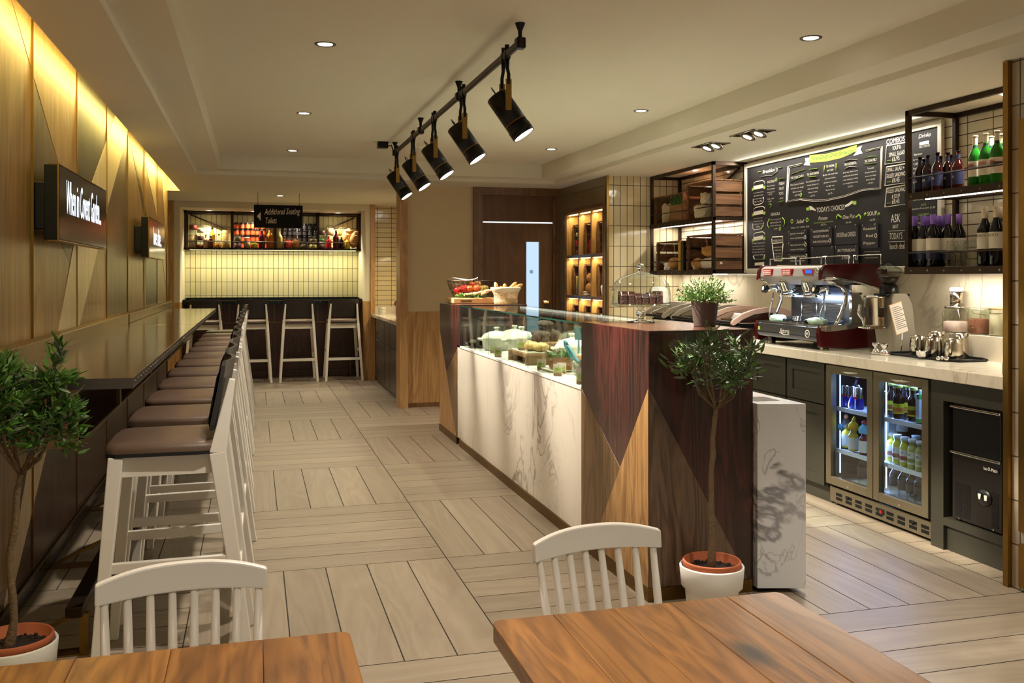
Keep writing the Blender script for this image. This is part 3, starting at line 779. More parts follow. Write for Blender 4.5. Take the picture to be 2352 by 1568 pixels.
# ------------------------------------------------------------------ bench in the niche
t = thing('niche_bench', 'dark metal-topped bench counter across the tiled niche', 'counter', (.28, 13.4, 0))
b = B(); b.box(-.925, 1.475, 13.22, 13.74, 1.055, 1.085); b.box(-.925, 1.475, 13.70, 13.745, 1.085, 1.125); b.prism([(13.22, 1.085), (13.22, 1.105), (13.7, 1.125), (13.74, 1.125), (13.74, 1.085)], 'x', -.925, -.90); b.prism([(13.22, 1.085), (13.22, 1.105), (13.7, 1.125), (13.74, 1.125), (13.74, 1.085)], 'x', 1.45, 1.475)
ob('counter_top', b, 'zinc_dark', t)
b = B(); b.box(-.925, 1.475, 13.214, 13.222, 1.045, 1.088); rivets(b, [(-.8 + .565 * k, 13.214, 1.066) for k in range(5)], (0, -1, 0), .008, 1); ob('riveted_edge', b, ['zinc_dark', 'nickel'], t)
b = B(); b.box(-.925, 1.475, 13.5, 13.73, 0, 1.055)
b.box(-.925, 1.475, 13.46, 13.5, .0, .10); ob('bench_front', b, 'bench_wood', t)
b = B()
for x in (-.33, .28, .88): b.box(x - .008, x + .008, 13.49, 13.5, .78, 1.05)
b.box(-.925, 1.475, 13.485, 13.5, .765, .785)
for x in (.35, 1.33): b.box(x - .012, x + .012, 13.40, 13.46, 0, .25)
ob('batten', b, 'oak_dark', t)

# ------------------------------------------------------------------ hanging sign
t = thing('hanging_sign', 'black hanging sign reading Additional Seating, Toilets with an arrow', 'sign', (.28, 11.3, 2.0))
b = B(); b.box(0, .56, 11.29, 11.31, 1.992, 2.264, bev=.002); ob('board', b, 'matt_black', t)
b = B(); y = 11.2885
write(b, 'Additional Seating', (.325, y, 2.155), (1, 0, 0), (0, 0, 1), .075, .41, 'c', 0, .28, .03); write(b, 'Toilets', (.125, y, 2.045), (1, 0, 0), (0, 0, 1), .075, .135, 'l', 0, .28, .03)
b.face([(.035, y, 2.128), (.078, y, 2.075), (.078, y, 2.18)]); ob('lettering', b, 'chalk', t)
for x in (.045, .52):
    b = B(); b.tube([(x, 11.3, 2.262), (x, 11.3, 2.41)], .003, 6); b.box(x - .006, x + .006, 11.292, 11.308, 2.262, 2.28); ob('wire', b, 'nickel', t)

# ------------------------------------------------------------------ olive standards in pots
def potted_tree(loc, label, crown, h, stem, rnd, leafmats, dens=1.0, xmin=-9, ymax=9, zmin=0, nl=13):
    rg = random.Random(rnd)
    t = thing('potted_tree', label, 'potted tree', loc)
    b = B(); b.lathe([(0, 0), (.098, 0), (.104, .01), (.112, .105), (.128, .118), (.135, .20), (.131, .206), (.124, .198), (.12, .15), (0, .15)], 40); ob('outer_pot', b, 'pot_white', t, world=False)
    b = B(); b.lathe([(.10, .12), (.116, .20), (.122, .203), (.122, .222), (.118, .226), (.112, .222), (.106, .18), (0, .18)], 40); ob('inner_pot', b, 'terracotta', t, world=False)
    b = B(); b.lathe([(0, .196), (.05, .192), (.109, .186)], 24); 
    for k in range(160):
        a, q = rg.uniform(0, 6.28), .105 * math.sqrt(rg.random()); b.ball((q * math.cos(a), q * math.sin(a), .19), rg.uniform(.003, .008), 0, 1)
    ob('soil', b, 'soil', t, world=False)
    b = B()
    pts = [Vector((stem[0][0], stem[0][1], .17))] + [Vector(p) for p in stem[1:]]
    rr = [.0125 - .004 * k / len(pts) for k in range(len(pts))]; rr[0] = .019
    if len(pts) > 2:
        fine = []; fr = []
        for i in range(len(pts) - 1):
            for q in range(3):
                s_ = q / 3; fine.append(pts[i].lerp(pts[i + 1], s_) + Vector((rg.uniform(-1, 1), rg.uniform(-1, 1), 0)) * .003); fr.append(rr[i] + (rr[i + 1] - rr[i]) * s_ + (.0016 if q == 1 else 0))
        fine.append(pts[-1]); fr.append(rr[-1]); b.tube(fine, fr, 10)
    top = pts[-1]; cx, cy, cz, rx, rz_ = crown
    tips = []
    for k in range(int(12 * dens)):
        a = 2 * PI * k * 5 / int(12 * dens) + rg.uniform(-.3, .3); el = rg.uniform(.15, 1.1)
        e1 = Vector((cx + rx * .5 * math.cos(a) * math.cos(el * .7), cy + rx * .5 * math.sin(a) * math.cos(el * .7), cz + rz_ * rg.uniform(-.75, .55)))
        e1.x = max(e1.x, xmin); e1.y = min(e1.y, ymax)
        mid = top.lerp(e1, .5) + Vector((math.cos(a) * .02, math.sin(a) * .02, -.012)); b.tube([top, mid, e1], [.006, .0045, .0035], 6)
        for q in range(6):
            e2 = e1 + Vector((rg.uniform(-1, 1), rg.uniform(-1, 1), rg.uniform(-.35, .9))).normalized() * rx * rg.uniform(.3, .55); e2.x = max(e2.x, xmin); e2.y = min(e2.y, ymax)
            b.tube([e1, e1.lerp(e2, .5) + Vector((0, 0, .008)), e2], [.0032, .0024, .0016], 5); tips.append((e1, e2))
    ob('trunk', b, 'bark', t, world=False)
    b = B()
    for (e1, e2) in tips:
        d = (e2 - e1).normalized()
        for q in range(int(nl * dens)):
            p = e1.lerp(e2, rg.uniform(.25, 1.0)) + Vector((rg.gauss(0, 1), rg.gauss(0, 1), rg.gauss(0, .8))) * rx * .05
            v = d * .6 + Vector((rg.uniform(-1, 1), rg.uniform(-1, 1), rg.uniform(-.3, 1)))
            if p.x < xmin or p.y > ymax or p.z < zmin: continue
            b.leaf(p, v, rg.uniform(.03, .056), rg.uniform(.008, .0135), 0 if rg.random() < .72 else 1, rg.uniform(-.1, .35), rg.uniform(0, 6.28))
    for k in range(int(60 * dens)):
        u = Vector((rg.gauss(0, 1), rg.gauss(0, 1), rg.gauss(0, 1))).normalized() * (rg.random() ** .4)
        p = Vector((cx + u.x * rx, cy + u.y * rx, cz + u.z * rz_))
        if u.z < -.55 or p.x < xmin or p.y > ymax or p.z < zmin: continue
        b.leaf(p, Vector((u.x, u.y, u.z * .7 + .35)) + Vector((rg.uniform(-1, 1), rg.uniform(-1, 1), rg.uniform(-.4, .8))) * .7, rg.uniform(.036, .07), rg.uniform(.009, .016), 0 if rg.random() < .7 else 1, rg.uniform(-.1, .35), rg.uniform(0, 6.28))
    ob('foliage', b, leafmats, t, world=False)
    return t
potted_tree((1.865, 3.55, 0), 'small olive standard in a white pot before the wooden counter end', (.02, 0, 1.055, .215, .135), 1.2, [(0, 0), (0, 0, .35), (-.004, 0, .6), (.012, 0, .80), (.02, 0, .86)], 5, ['leaf_olive', 'leaf_green'], 1.0, ymax=.135, zmin=.93, nl=17)
potted_tree((-.77, 3.42, 0), 'small leafy standard tree in a white pot beside the panelled wall', (.02, 0, 1.0, .22, .175), 1.2, [(-.02, 0), (0, 0, .28), (-.012, 0, .50), (.012, 0, .68), (.02, 0, .76)], 9, ['leaf_green', 'leaf_olive'], 1.3, xmin=-.135, ymax=-.005, zmin=.78, nl=36)

# ------------------------------------------------------------------ tables and chairs in front
def table(x0, x1, y0, y1, label):
    t = thing('cafe_table', label, 'table', ((x0 + x1) / 2, (y0 + y1) / 2, 0))
    n = 5; b = B(); wdt = (x1 - x0) / n
    for k in range(n):
        bb = bmesh.new(); e0, e1 = x0 + k * wdt, x0 + (k + 1) * wdt - .0004
        vv = [bb.verts.new((x, y, z)) for x in (e0, e1) for y in (y0, y1) for z in (.716, .75)]
        for q in ((0, 1, 3, 2), (4, 6, 7, 5), (0, 4, 5, 1), (2, 3, 7, 6), (0, 2, 6, 4), (1, 5, 7, 3)): bb.faces.new([vv[i] for i in q])
        vert = [e_ for e_ in bb.edges if abs(e_.verts[0].co.z - e_.verts[1].co.z) > .01 and ((k == 0 and e_.verts[0].co.x == e0) or (k == n - 1 and e_.verts[0].co.x == e1))]
        vert = [e_ for e_ in bb.edges if abs(e_.verts[0].co.z - e_.verts[1].co.z) > .01 and ((k == 0 and abs(e_.verts[0].co.x - e0) < 1e-5) or (k == n - 1 and abs(e_.verts[0].co.x - e1) < 1e-5))]
        if vert: bmesh.ops.bevel(bb, geom=vert, offset=.02, segments=4, affect='EDGES', profile=.5)
        rim = [e_ for e_ in bb.edges if all(v.co.z > .749 for v in e_.verts)]
        bmesh.ops.bevel(bb, geom=rim, offset=.0022, segments=2, affect='EDGES', profile=.5)
        b.add(bb, 0, None, False)
    ob('table_top', b, 'table_pine', t)
    b = B(); cx, cy = (x0 + x1) / 2, (y0 + y1) / 2
    b.lathe([(.035, .02), (.03, .03), (.03, .70), (.035, .71)], 16, mat=Matrix.Translation((cx, cy, 0))); b.box(cx - .18, cx + .18, cy - .18, cy + .18, .70, .716); b.box(cx - .22, cx + .22, cy - .22, cy + .22, 0, .02, bev=.004); ob('pedestal', b, 'black_metal', t)
table(.445, 1.08, .93, 1.752, 'rustic pine café table with the chair and olive pot behind it')
table(-.62, .175, .93, 1.775, 'rustic pine café table in front of the bar stools')

def chair(loc, rz, label):
    """local: sitter faces -y, back at +y"""
    t = thing('spindle_chair', label, 'chair', loc, rz, 'white spindle chairs at the wooden tables')
    b = B(); bb = bmesh.new(); n = 30; rows = []
    w2 = .172
    for z0_, z1_, yo in ((0, 0, 0),):
        for k in range(n + 1):
            s = 2 * k / n - 1; x = w2 * s; y = .04 - .03 * s * s
            hb = .742 + .006 * (1 - s * s); ht = .787 + .022 * (1 - abs(s) ** 2.4)
            rows.append([(x, y - .012, hb), (x, y + .010, hb), (x, y + .016, (hb + ht) / 2), (x, y + .012, ht - .004), (x, y + .004, ht), (x, y - .008, ht - .002)])
    vv = [[bb.verts.new(p) for p in r] for r in rows]
    for a, c in zip(vv, vv[1:]):
        for k in range(6): bb.faces.new((a[k], a[(k + 1) % 6], c[(k + 1) % 6], c[k]))
    bb.faces.new(vv[0]); bb.faces.new(list(reversed(vv[-1]))); bmesh.ops.recalc_face_normals(bb, faces=bb.faces[:])
    b.add(bb, 0, None, False); ob('crest_rail', b, 'white_paint', t, world=False, bevel=.004)
    for k in range(8):
        s = (k - 3.5) / 3.5 * .9; x = w2 * s; y = .04 - .03 * s * s
        b = B(); b.tube([(x * .93, y - .075, .45), (x * .96, y - .04, .60), (x, y, .745)], [.010, .0108, .0082], 10); ob('spindle', b, 'white_paint', t, world=False)
    b = B()
    b.prism([(-.19, -.38), (.19, -.38), (.205, -.34), (.185, -.03), (.15, 0), (-.15, 0), (-.185, -.03), (-.205, -.34)], 'z', .425, .455, bev=.008); ob('seat', b, 'white_paint', t, world=False)
    for sx, sy in ((-1, 0), (1, 0), (-1, 1), (1, 1)):
        b = B(); b.tube([(sx * .21, -.40 + sy * .42, 0), (sx * .17, -.34 + sy * .30, .2), (sx * .15, -.32 + sy * .25, .43)], [.012, .017, .015], 10); ob('leg', b, 'white_paint', t, world=False)
    return t
chair((-.143, 2.07, 0), R(4), 'white spindle-back chair in front of the bar stools')
chair((.812, 2.115, 0), R(6), 'white spindle-back chair in front of the display counter')
# ------------------------------------------------------------------ service island: wooden end blocks, marble front, glass case
t = thing('counter_end_block', 'tall mahogany counter end with pale wood triangles, olive pot before it', 'counter', (1.92, 4.18, 0))
b = B(); b.box(1.662, 2.172, 3.742, 4.61, .012, 1.18, bev=.003); o = ob('body', b, 'mahogany', t)
b = B(); e = .0012
b.prism([(4.605, .83), (4.055, .51), (4.40, .06), (4.605, .06)], 'x', 1.662 - e, 1.662, 1)
b.prism([(3.744, .932), (4.43, .06), (3.744, .06)], 'x', 1.662 - 2 * e, 1.662, 0)
b.prism([(1.664, .929), (1.664, .06), (2.143, .06)], 'y', 3.742 - e, 3.742, 2); ob('veneer_inlay', b, ['oak_inlay', 'oak_brown', 'walnut_grey'], t)
b = B(); b.box(1.662, 2.172, 3.742, 4.61, 1.1795, 1.1825); ob('block_top', b, 'mahogany_top', t)
b = B(); b.box(1.655, 2.165, 3.736, 4.61, 0, .058); ob('plinth', b, 'brass_dull', t)
t = thing('counter_end_block', 'mahogany counter end beside the wainscot, carrying the fruit basket', 'counter', (1.92, 8.1, 0))
b = B(); b.box(1.662, 2.25, 7.703, 8.47, .012, 1.18, bev=.003); b.box(1.662, 2.25, 7.603, 7.702, .84, 1.18); ob('body', b, 'mahogany', t)
b = B(); b.prism([(8.468, .93), (7.74, .06), (8.468, .06)], 'x', 1.662 - e, 1.662, 0); b.prism([(7.70, .811), (8.177, .56), (7.78, .06), (7.70, .06)], 'x', 1.662 - e * .6, 1.662, 1); ob('veneer_inlay', b, ['oak', 'oak_brown'], t)
b = B(); b.box(1.662, 2.25, 7.60, 8.47, 1.1795, 1.1825); ob('block_top', b, 'mahogany_top', t)
b = B(); b.box(1.655, 2.25, 7.703, 8.47, 0, .058); ob('plinth', b, 'brass_dull', t)

t = thing('display_counter', 'marble-fronted display counter with a long glass case on top', 'display counter', (1.95, 6.1, 0))
b = B(); b.box(1.664, 1.684, 4.612, 5.63, .06, .822); b.box(1.664, 1.684, 5.632, 6.66, .06, .822); b.box(1.664, 1.684, 6.662, 7.70, .06, .822); ob('front_panel', b, 'marble_counter', t)
b = B(); b.box(1.655, 1.70, 4.61, 7.60, 0, .058); ob('plinth', b, 'brass_dull', t)
b = B(); b.box(1.686, 2.36, 4.615, 7.60, .02, .82); ob('carcass', b, 'cab_brown', t)
b = B(); b.box(1.662, 2.25, 4.612, 7.60, .8225, .838, 0); b.box(1.69, 2.20, 4.62, 7.59, .838, .8395, 0); ob('display_deck', b, 'white_plastic', t)
b = B(); b.box(1.672, 1.678, 4.612, 7.60, .838, 1.168); b.box(2.20, 2.206, 4.612, 7.60, .838, 1.168)
for y in (5.63, 6.66): b.box(1.678, 2.20, y - .003, y + .003, .838, 1.168)
o = ob('glass_panel', b, 'case_glass', t)
b = B(); b.box(1.668, 2.21, 4.612, 7.60, 1.168, 1.176); ob('glass_top', b, 'case_glass', t)
b = B(); b.box(1.6665, 1.668, 4.612, 7.60, 1.168, 1.1765)
for y in (5.63, 6.66): b.box(1.671, 1.6725, y - .0025, y + .0025, .838, 1.168)
ob('glass_edge', b, 'glass_edge', t)
b = B(); b.box(2.18, 2.20, 4.63, 7.58, 1.152, 1.166); ob('case_light', b, 'led_white', t)
area('case_beam', (.235, 0, 1.15), (0, R(-20), 0), .02, 2.9, 9, (1, .93, .76), t)

t = thing('marble_worktop_end', 'white marble end panel of the rear worktop beside the mahogany block', 'counter', (2.27, 4.0, 0))
b = B(); b.prism([(2.176, 3.712), (2.385, 3.652), (2.385, 4.0), (2.176, 4.0)], 'z', .022, .85, bev=.002); b.box(2.2, 2.385, 4.0, 4.605, .81, .85); b.box(2.21, 2.33, 3.78, 3.92, .8501, .851, 1); ob('end_panel', b, ['marble_white', 'zinc_edge'], t)
b = B(); b.box(2.19, 2.36, 3.73, 4.6, 0, .022); ob('plinth', b, 'zinc_dark', t)
b = B(); b.box(2.205, 2.37, 4.0, 4.6, .022, .81); ob('carcass', b, 'cab_green', t)
# blue scoop hanging on the back of the block
t = thing('blue_scoop', 'dark blue plastic scoop hanging behind the mahogany counter end', 'scoop', (2.19, 4.2, .85))
b = B(); b.prism([(2.20, 1.02), (2.225, 1.03), (2.275, .93), (2.29, .87), (2.27, .835), (2.235, .83), (2.205, .85), (2.19, .92)], 'y', 4.02, 4.045, bev=.008); ob('blade', b, P('scoop_blue', (52, 70, 98), .35), t)
b = B(); b.tube([(2.174, 4.03, 1.05), (2.21, 4.03, 1.04), (2.215, 4.03, 1.02)], .006); ob('hook', b, 'chrome', t)

# ------------------------------------------------------------------ back counter: worktop, cabinets
t = thing('service_worktop', 'long pale marble worktop behind the espresso machine', 'worktop', (3.77, 6, .88))
b = B(); b.box(3.42, 4.11, 3.505, 8.515, .882, .945, bev=.004); ob('slab', b, 'marble_top', t)
b = B(); b.box(3.985, 4.11, 3.505, 4.74, .945, 1.085, bev=.003); ob('raised_ledge', b, 'marble_top', t)
def cabinet(y0, y1, label, rows, name='base_cabinet'):
    t = thing(name, label, 'cabinet', (3.7, (y0 + y1) / 2, 0), 0, 'dark green cabinets under the marble worktop')
    b = B(); b.box(3.47, 4.1, y0, y1, .10, .878); b.box(3.50, 4.1, y0, y1, 0, .10); ob('carcass', b, 'cab_green', t)
    for nm, z0, z1 in rows:
        b = B(); b.box(3.452, 3.47, y0 + .006, y1 - .006, z0, z1, bev=.002)
        for q in ((y0 + .006, y0 + .07, z0, z1), (y1 - .07, y1 - .006, z0, z1), (y0 + .07, y1 - .07, z0, z0 + .06), (y0 + .07, y1 - .07, z1 - .06, z1)): b.box(3.444, 3.452, *q)
        ob(nm, b, 'cab_green', t)
cabinet(5.07, 5.50, 'dark green drawer cabinet beside the drinks fridge', [('drawer', .62, .872), ('door', .11, .612)])
cabinet(5.51, 5.95, 'dark green cabinet below the espresso machine front', [('drawer', .62, .872), ('door', .11, .612)])
for k in range(4): cabinet(5.96 + .63 * k, 6.58 + .63 * k, 'dark green cabinet under the worktop beyond the espresso machine', [('door', .11, .872)])

# ------------------------------------------------------------------ two-door drinks fridge
t = thing('drinks_fridge', 'two-door steel drinks fridge lit blue and full of bottles', 'fridge', (3.72, 4.57, 0))
fy0, fy1 = 4.145, 5.06
b = B()
b.box(3.49, 4.0, fy0, fy0 + .025, .12, .865); b.box(3.49, 4.0, fy1 - .025, fy1, .12, .865); b.box(3.49, 4.0, fy0, fy1, .84, .865); b.box(3.49, 4.0, fy0, fy1, .12, .15); b.box(3.97, 4.0, fy0, fy1, .12, .865); b.box(3.52, 4.0, fy0, fy1, .03, .12)
ob('cabinet_body', b, 'black_metal', t)
b = B(); b.box(3.475, 3.53, fy0, fy1, .02, .115, bev=.004)
for k in range(9):
    y = fy0 + .03 + k * .095; b.box(3.4735, 3.476, y, y + .06, .04, .058, 1); b.box(3.4735, 3.476, y, y + .06, .066, .084, 1)
for y in (4.88, 4.30): b.lathe([(0, 0), (.012, 0), (.012, .003), (0, .003)], 14, 1, Matrix.Translation((3.473, y, .075)) @ Matrix.Rotation(R(-90), 4, 'Y'))
ob('grille', b, ['fridge_steel', 'matt_black'], t)
b = B(); b.box(3.472, 3.476, 4.54, 4.60, .055, .085); write(b, '05', (3.471, 4.57, .06), (0, -1, 0), (0, 0, 1), .017, mi=1); ob('temperature_display', b, ['black_plastic', 'red_digits'], t)
for y0, y1 in ((4.607, 5.058), (4.147, 4.60)):
    b = B(); f = .05
    for q in ((y0, y0 + f, .135, .872), (y1 - f, y1, .135, .872), (y0 + f, y1 - f, .135, .135 + f), (y0 + f, y1 - f, .872 - f, .872)): b.box(3.445, 3.485, *q, bev=.002)
    d = ob('door', b, 'fridge_steel', t)
    b = B(); b.box(3.462, 3.467, y0 + f - .003, y1 - f + .003, .182, .825); ob('glass_pane', b, 'fridge_glass', d)
    b = B(); yc = (y0 + y1) / 2; b.tube([(3.447, yc - .09, .848), (3.435, yc - .05, .845), (3.432, yc, .843), (3.435, yc + .05, .845), (3.447, yc + .09, .848)], [.003, .006, .007, .006, .003], 8); ob('handle', b, 'chrome', d)
    b = B(); b.lathe([(0, 0), (.007, 0), (.007, .004), (0, .004)], 12, mat=Matrix.Translation((3.442, yc, .155)) @ Matrix.Rotation(R(90), 4, 'Y')); ob('lock', b, 'chrome', d)
b = B(); yw = 4.33
write(b, 'williams', (3.4605, 4.245, .208), (0, -1, 0), (0, 0, 1), .035, .115, 'c')
b.tube([(3.4605, 4.31, .215), (3.4605, 4.295, .245), (3.4605, 4.25, .25), (3.4605, 4.20, .238), (3.4605, 4.18, .215)], .0025, 6, flat=.3); ob('maker_mark', b, 'matt_black', t)
b = B()
for z in (.61, .35): 
    b.box(3.50, 3.95, fy0 + .03, fy1 - .03, z - .012, z - .006); b.box(3.495, 3.505, fy0 + .03, fy1 - .03, z - .022, z + .003)
b.box(3.50, 3.95, fy0 + .03, fy1 - .03, .152, .156)
ob('shelf', b, 'white_plastic', t)
b = B()
for y in (5.012, 4.575): b.box(3.512, 3.518, y - .003, y + .003, .2, .82)
ob('light_tube', b, 'led_blue', t)
for y, r_ in ((5.0, -90), (4.565, -90)): area('fridge_light', (-.195, y - 4.57, .52), (R(r_ + 25), 0, 0), .02, .60, 3.6, COOL, t)
area('fridge_light', (-.15, 0, .835), (0, R(0), 0), .05, .8, 3.4, COOL, t)

# ------------------------------------------------------------------ ice machine in its housing
t = thing('ice_machine_cabinet', 'dark green cabinet housing around the ice machine', 'cabinet', (3.75, 3.81, 0))
b = B(); b.box(3.455, 4.1, 4.045, 4.138, 0, .875); b.box(3.455, 4.1, 3.51, 3.645, 0, .875); b.box(3.455, 4.1, 3.645, 4.045, .775, .875); b.box(3.455, 4.1, 3.645, 4.045, .13, .17); b.box(3.475, 4.1, 3.645, 4.045, 0, .13); b.box(3.905, 4.1, 3.645, 4.045, .17, .775, 1)
ob('housing', b, ['cab_green', 'shadow_gap'], t)
t = thing('ice_machine', 'dark steel under-counter ice machine with a flap and vents', 'ice machine', (3.7, 3.79, .17))
iy0, iy1 = 3.66, 4.008
b = B(); b.box(3.49, 3.9, iy0, iy1, .172, .77); ob('body', b, 'ice_steel', t)
b = B(); b.box(3.468, 3.49, iy0 + .01, iy1 - .01, .525, .755, bev=.008); ob('hopper_flap', b, 'black_plastic', t)
for z in (.755, .522): b = B(); b.bar((3.462, iy0 + .006, z), (3.462, iy1 - .006, z), .012, .012, bev=.003); ob('chrome_strip', b, 'chrome', t)
b = B(); b.box(3.47, 3.49, iy0 + .01, iy1 - .01, .18, .512, bev=.003); fp = ob('front_panel', b, 'ice_steel', t)
for y0, y1 in ((iy1 - .078, iy1 - .03), (iy1 - .135, iy1 - .088), (iy0 + .028, iy0 + .072)):
    b = B()
    for k in range(15): b.box(3.468, 3.4705, y0, y1, .20 + k * .0115, .2055 + k * .0115)
    ob('vent_grille', b, 'matt_black', fp)
b = B(); b.lathe([(0, 0), (.04, 0), (.042, .002), (.04, .006), (0, .006)], 28, mat=Matrix.Translation((3.47, 3.785, .33)) @ Matrix.Rotation(R(-90), 4, 'Y') @ Matrix.Scale(1.35, 4, (0, 1, 0)))
b.prism([(3.815, .345), (3.795, .345), (3.80, .318), (3.81, .318)], 'x', 3.462, 3.464, 1); b.prism([(3.775, .345), (3.755, .345), (3.758, .318), (3.772, .318)], 'x', 3.462, 3.464, 1); ob('control_badge', b, ['black_plastic', 'chalk'], fp)
b = B(); b.box(3.467, 3.4705, 3.685, 3.79, .462, .49); write(b, 'Ice-O-Matic', (3.4665, 3.7375, .469), (0, -1, 0), (0, 0, 1), .018, .09, mi=1); ob('name_plate', b, ['black_plastic', 'chalk'], fp)
b = B()
for y in (iy0 + .06, iy1 - .06): b.lathe([(0, 0), (.006, 0), (.006, .004), (0, .004)], 10, mat=Matrix.Translation((3.469, y, .187)) @ Matrix.Rotation(R(-90), 4, 'Y'))
ob('screw', b, 'chrome', fp)

# ------------------------------------------------------------------ steel-framed wall shelves
def wall_shelf(y0, y1, x0, label, midz, loc):
    t = thing('hanging_shelf', label, 'wall shelf', loc)
    b = B(); a = .026; x1 = 4.118
    for y in (y0 + a / 2, y1 - a / 2):
        for x in (x0 + a / 2, x1 - a / 2): b.box(x - a / 2, x + a / 2, y - a / 2, y + a / 2, 1.447, 2.406)
    for z in (1.447, midz - .02, 2.38):
        b.box(x0, x0 + a, y0, y1, z, z + a * 1.1); b.box(x1 - a, x1, y0, y1, z, z + a * 1.1)
        for y in (y0, y1 - a): b.box(x0, x1, y, y + a, z, z + a * 1.1)
    b.bar((x1 - .02, y0 + .1, 2.37), (x1 - .02, y1 - .1, midz + .03), .02, .012) if y0 > 5 else None
    fr = ob('steel_frame', b, 'dark_steel', t)
    for z in (1.47, midz + .005):
        b = B(); b.box(x0 + .012, x1, y0 + .01, y1 - .01, z - .018, z); ob('shelf_board', b, 'oak_dark', t)
    b = B()
    for z in (1.447, midz - .02):
        b.box(x0 - .006, x0, y0, y1, z - .012, z + .03)
        rivets(b, [(x0 - .006, y0 + .06 + k * (y1 - y0 - .12) / 8, z + .008) for k in range(9)], (-1, 0, 0), .0065, 1)
    ob('riveted_band', b, ['dark_steel', 'nickel'], t)
    b = B()
    for z in (1.56, midz + .10): b.tube([(x0 + .005, y0 + .01, z), (x0 + .005, y1 - .01, z)], .0045, 8); b.tube([(x0 + .005, y0 + .01, z), (x1, y0 + .01, z)], .0045, 8)
    ob('guard_rail', b, 'dark_steel', t)
    b = B(); b.box(x0 + .10, x0 + .115, y0 + .05, y1 - .05, midz - .027, midz - .021); b.box(x0 + .15, x0 + .165, y0 + .05, y1 - .05, 1.437, 1.443); ob('light_strip', b, 'led_white', t)
    for y in ((y0 + y1) / 2,):
        M = Matrix.Translation((x0 + .16, y, 2.404))
        b = B(); b.lathe([(0, -.004), (.016, -.004), (.022, 0)], 16, mat=M); ob('spot_lamp', b, 'lamp', t)
        spot('shelf_beam', (x0 + .16 - loc[0], y - loc[1], 2.39 - loc[2]), (0, 0, 0), 30, (1, .88, .72), 120, .6, .02, t)
    return t
wall_shelf(7.195, 8.50, 3.79, 'steel-framed wall shelf holding wooden crates beside the menu board', 1.925, (3.95, 7.85, 1.447))
wall_shelf(3.515, 4.715, 3.755, 'steel-framed wall shelf holding wine and beer bottles', 1.905, (3.93, 4.1, 1.447))

# ------------------------------------------------------------------ menu board
t = thing('menu_board', 'large black chalk menu board in a white frame', 'menu board', (4.1, 6, 1.45))
by0, by1, bz0, bz1 = 4.80, 7.19, 1.452, 2.388
b = B(); b.box(4.096, 4.111, by0 + .03, by1 - .03, bz0 + .03, bz1 - .03); ob('board', b, 'board_black', t)
b = B(); f = .036
for q in ((by0, by0 + f, bz0, bz1), (by1 - f, by1, bz0, bz1), (by0 + f, by1 - f, bz0, bz0 + f), (by0 + f, by1 - f, bz1 - f, bz1)): b.box(4.085, 4.111, *q, bev=.003)
ob('frame', b, 'board_frame', t)
BX = 4.0945
W_, G_, L_ = B(), B(), B()
def mp(u, v): return at(u, v, X=BX)
def wr_(s, u0, u1, v, bb=None, sh=0, hgt=None):
    """line of lettering whose baseline runs from u0 to u1 at height v in the photograph's measure"""
    bb = bb or W_; uc = (u0 + u1) / 2; vp = 635 + (v - 635)
    k0 = mp(uc, v); zc = k0.z; y0 = mp(u0, v).y; y1 = mp(u1, v).y
    wd = abs(y0 - y1); s_ = hgt * .52 if hgt else min(.0145, wd / max(len(s), 1) * 1.4); wd = wd if hgt or s_ < .0145 else min(wd, len(s) * .0098)
    write(bb, s, (BX, (y0 + y1) / 2, zc), (0, -1, 0), (0, 0, 1), s_, wd, 'c', 0, sh)
def line(pts, r=.004, bb=None):
    (bb or W_).tube([Vector((BX - .0005, mp(u, v).y, mp(u, v).z)) for u, v in pts], r, 6, flat=.3)
def poly(pts, bb): bb.face([Vector((BX - .0004, mp(u, v).y, mp(u, v).z)) for u, v in pts])
C = lambda x, y: (1710 + x / 5.408, 330 + y / 5.408)          # close-up measure of the board
def cw(s, x0, x1, y, bb=None, sh=0, h=None): u0, v = C(x0, y); u1, _ = C(x1, y); wr_(s, u0, u1, v, bb, sh, h)
def cl(pts, r=.004, bb=None): line([C(*p) for p in pts], r, bb)
def cp(pts, bb): poly([C(*p) for p in pts], bb)
cw('Breakfast', 222, 380, 355, sh=.3, h=.055); cl([(205, 415), (260, 398), (340, 395), (405, 345), (408, 305), (390, 300)], .004)
cl([(170, 350), (205, 345)], .007, G_); cl([(425, 300), (465, 292)], .007, G_)
for y0_, lbl in ((530, 'The Great British Bap'), (850, 'The Classic Cheese Bap'), (1165, 'The Hearty One')):
    cl([(115, y0_ - 12), (118, y0_ - 40), (140, y0_ - 58), (225, y0_ - 72), (250, y0_ - 55), (250, y0_ - 35)], .0035)
    cp([(112, y0_ - 5), (232, y0_ - 28), (232, y0_ + 20), (112, y0_ + 42)], W_)
    cp([(92, y0_ + 20), (112, y0_ + 15), (112, y0_ + 48), (92, y0_ + 58)], G_); cp([(232, y0_ - 5), (260, y0_ - 12), (258, y0_ + 30), (232, y0_ + 30)], G_)
    cw(lbl, 120, 225, y0_ + 22, L_)
for k, s in enumerate(('Dry cured bacon sandwich', 'with tomato ketchup.', 'Fruit juice or water and', 'tea or coffee')): cw(s, 112, 232, 610 + k * 38)
cl([(108, 685), (108, 740), (130, 765), (210, 745), (235, 720), (240, 660)], .003)
for k, s in enumerate(('West Country Cheddar', 'sandwich, fruit juice', 'or water, and tea or', 'coffee')): cw(s, 112, 225, 930 + k * 36)
cl([(104, 990), (104, 1050), (122, 1072), (210, 1055), (232, 1030), (234, 975)], .003)
for k, s in enumerate(('Porridge or granola with', 'organic yoghurt and a fruit pot.', 'Choice of any breakfast pastry,', 'fruit smoothie or water', 'and tea or coffee')): cw(s, 98, 250, 1240 + k * 37)
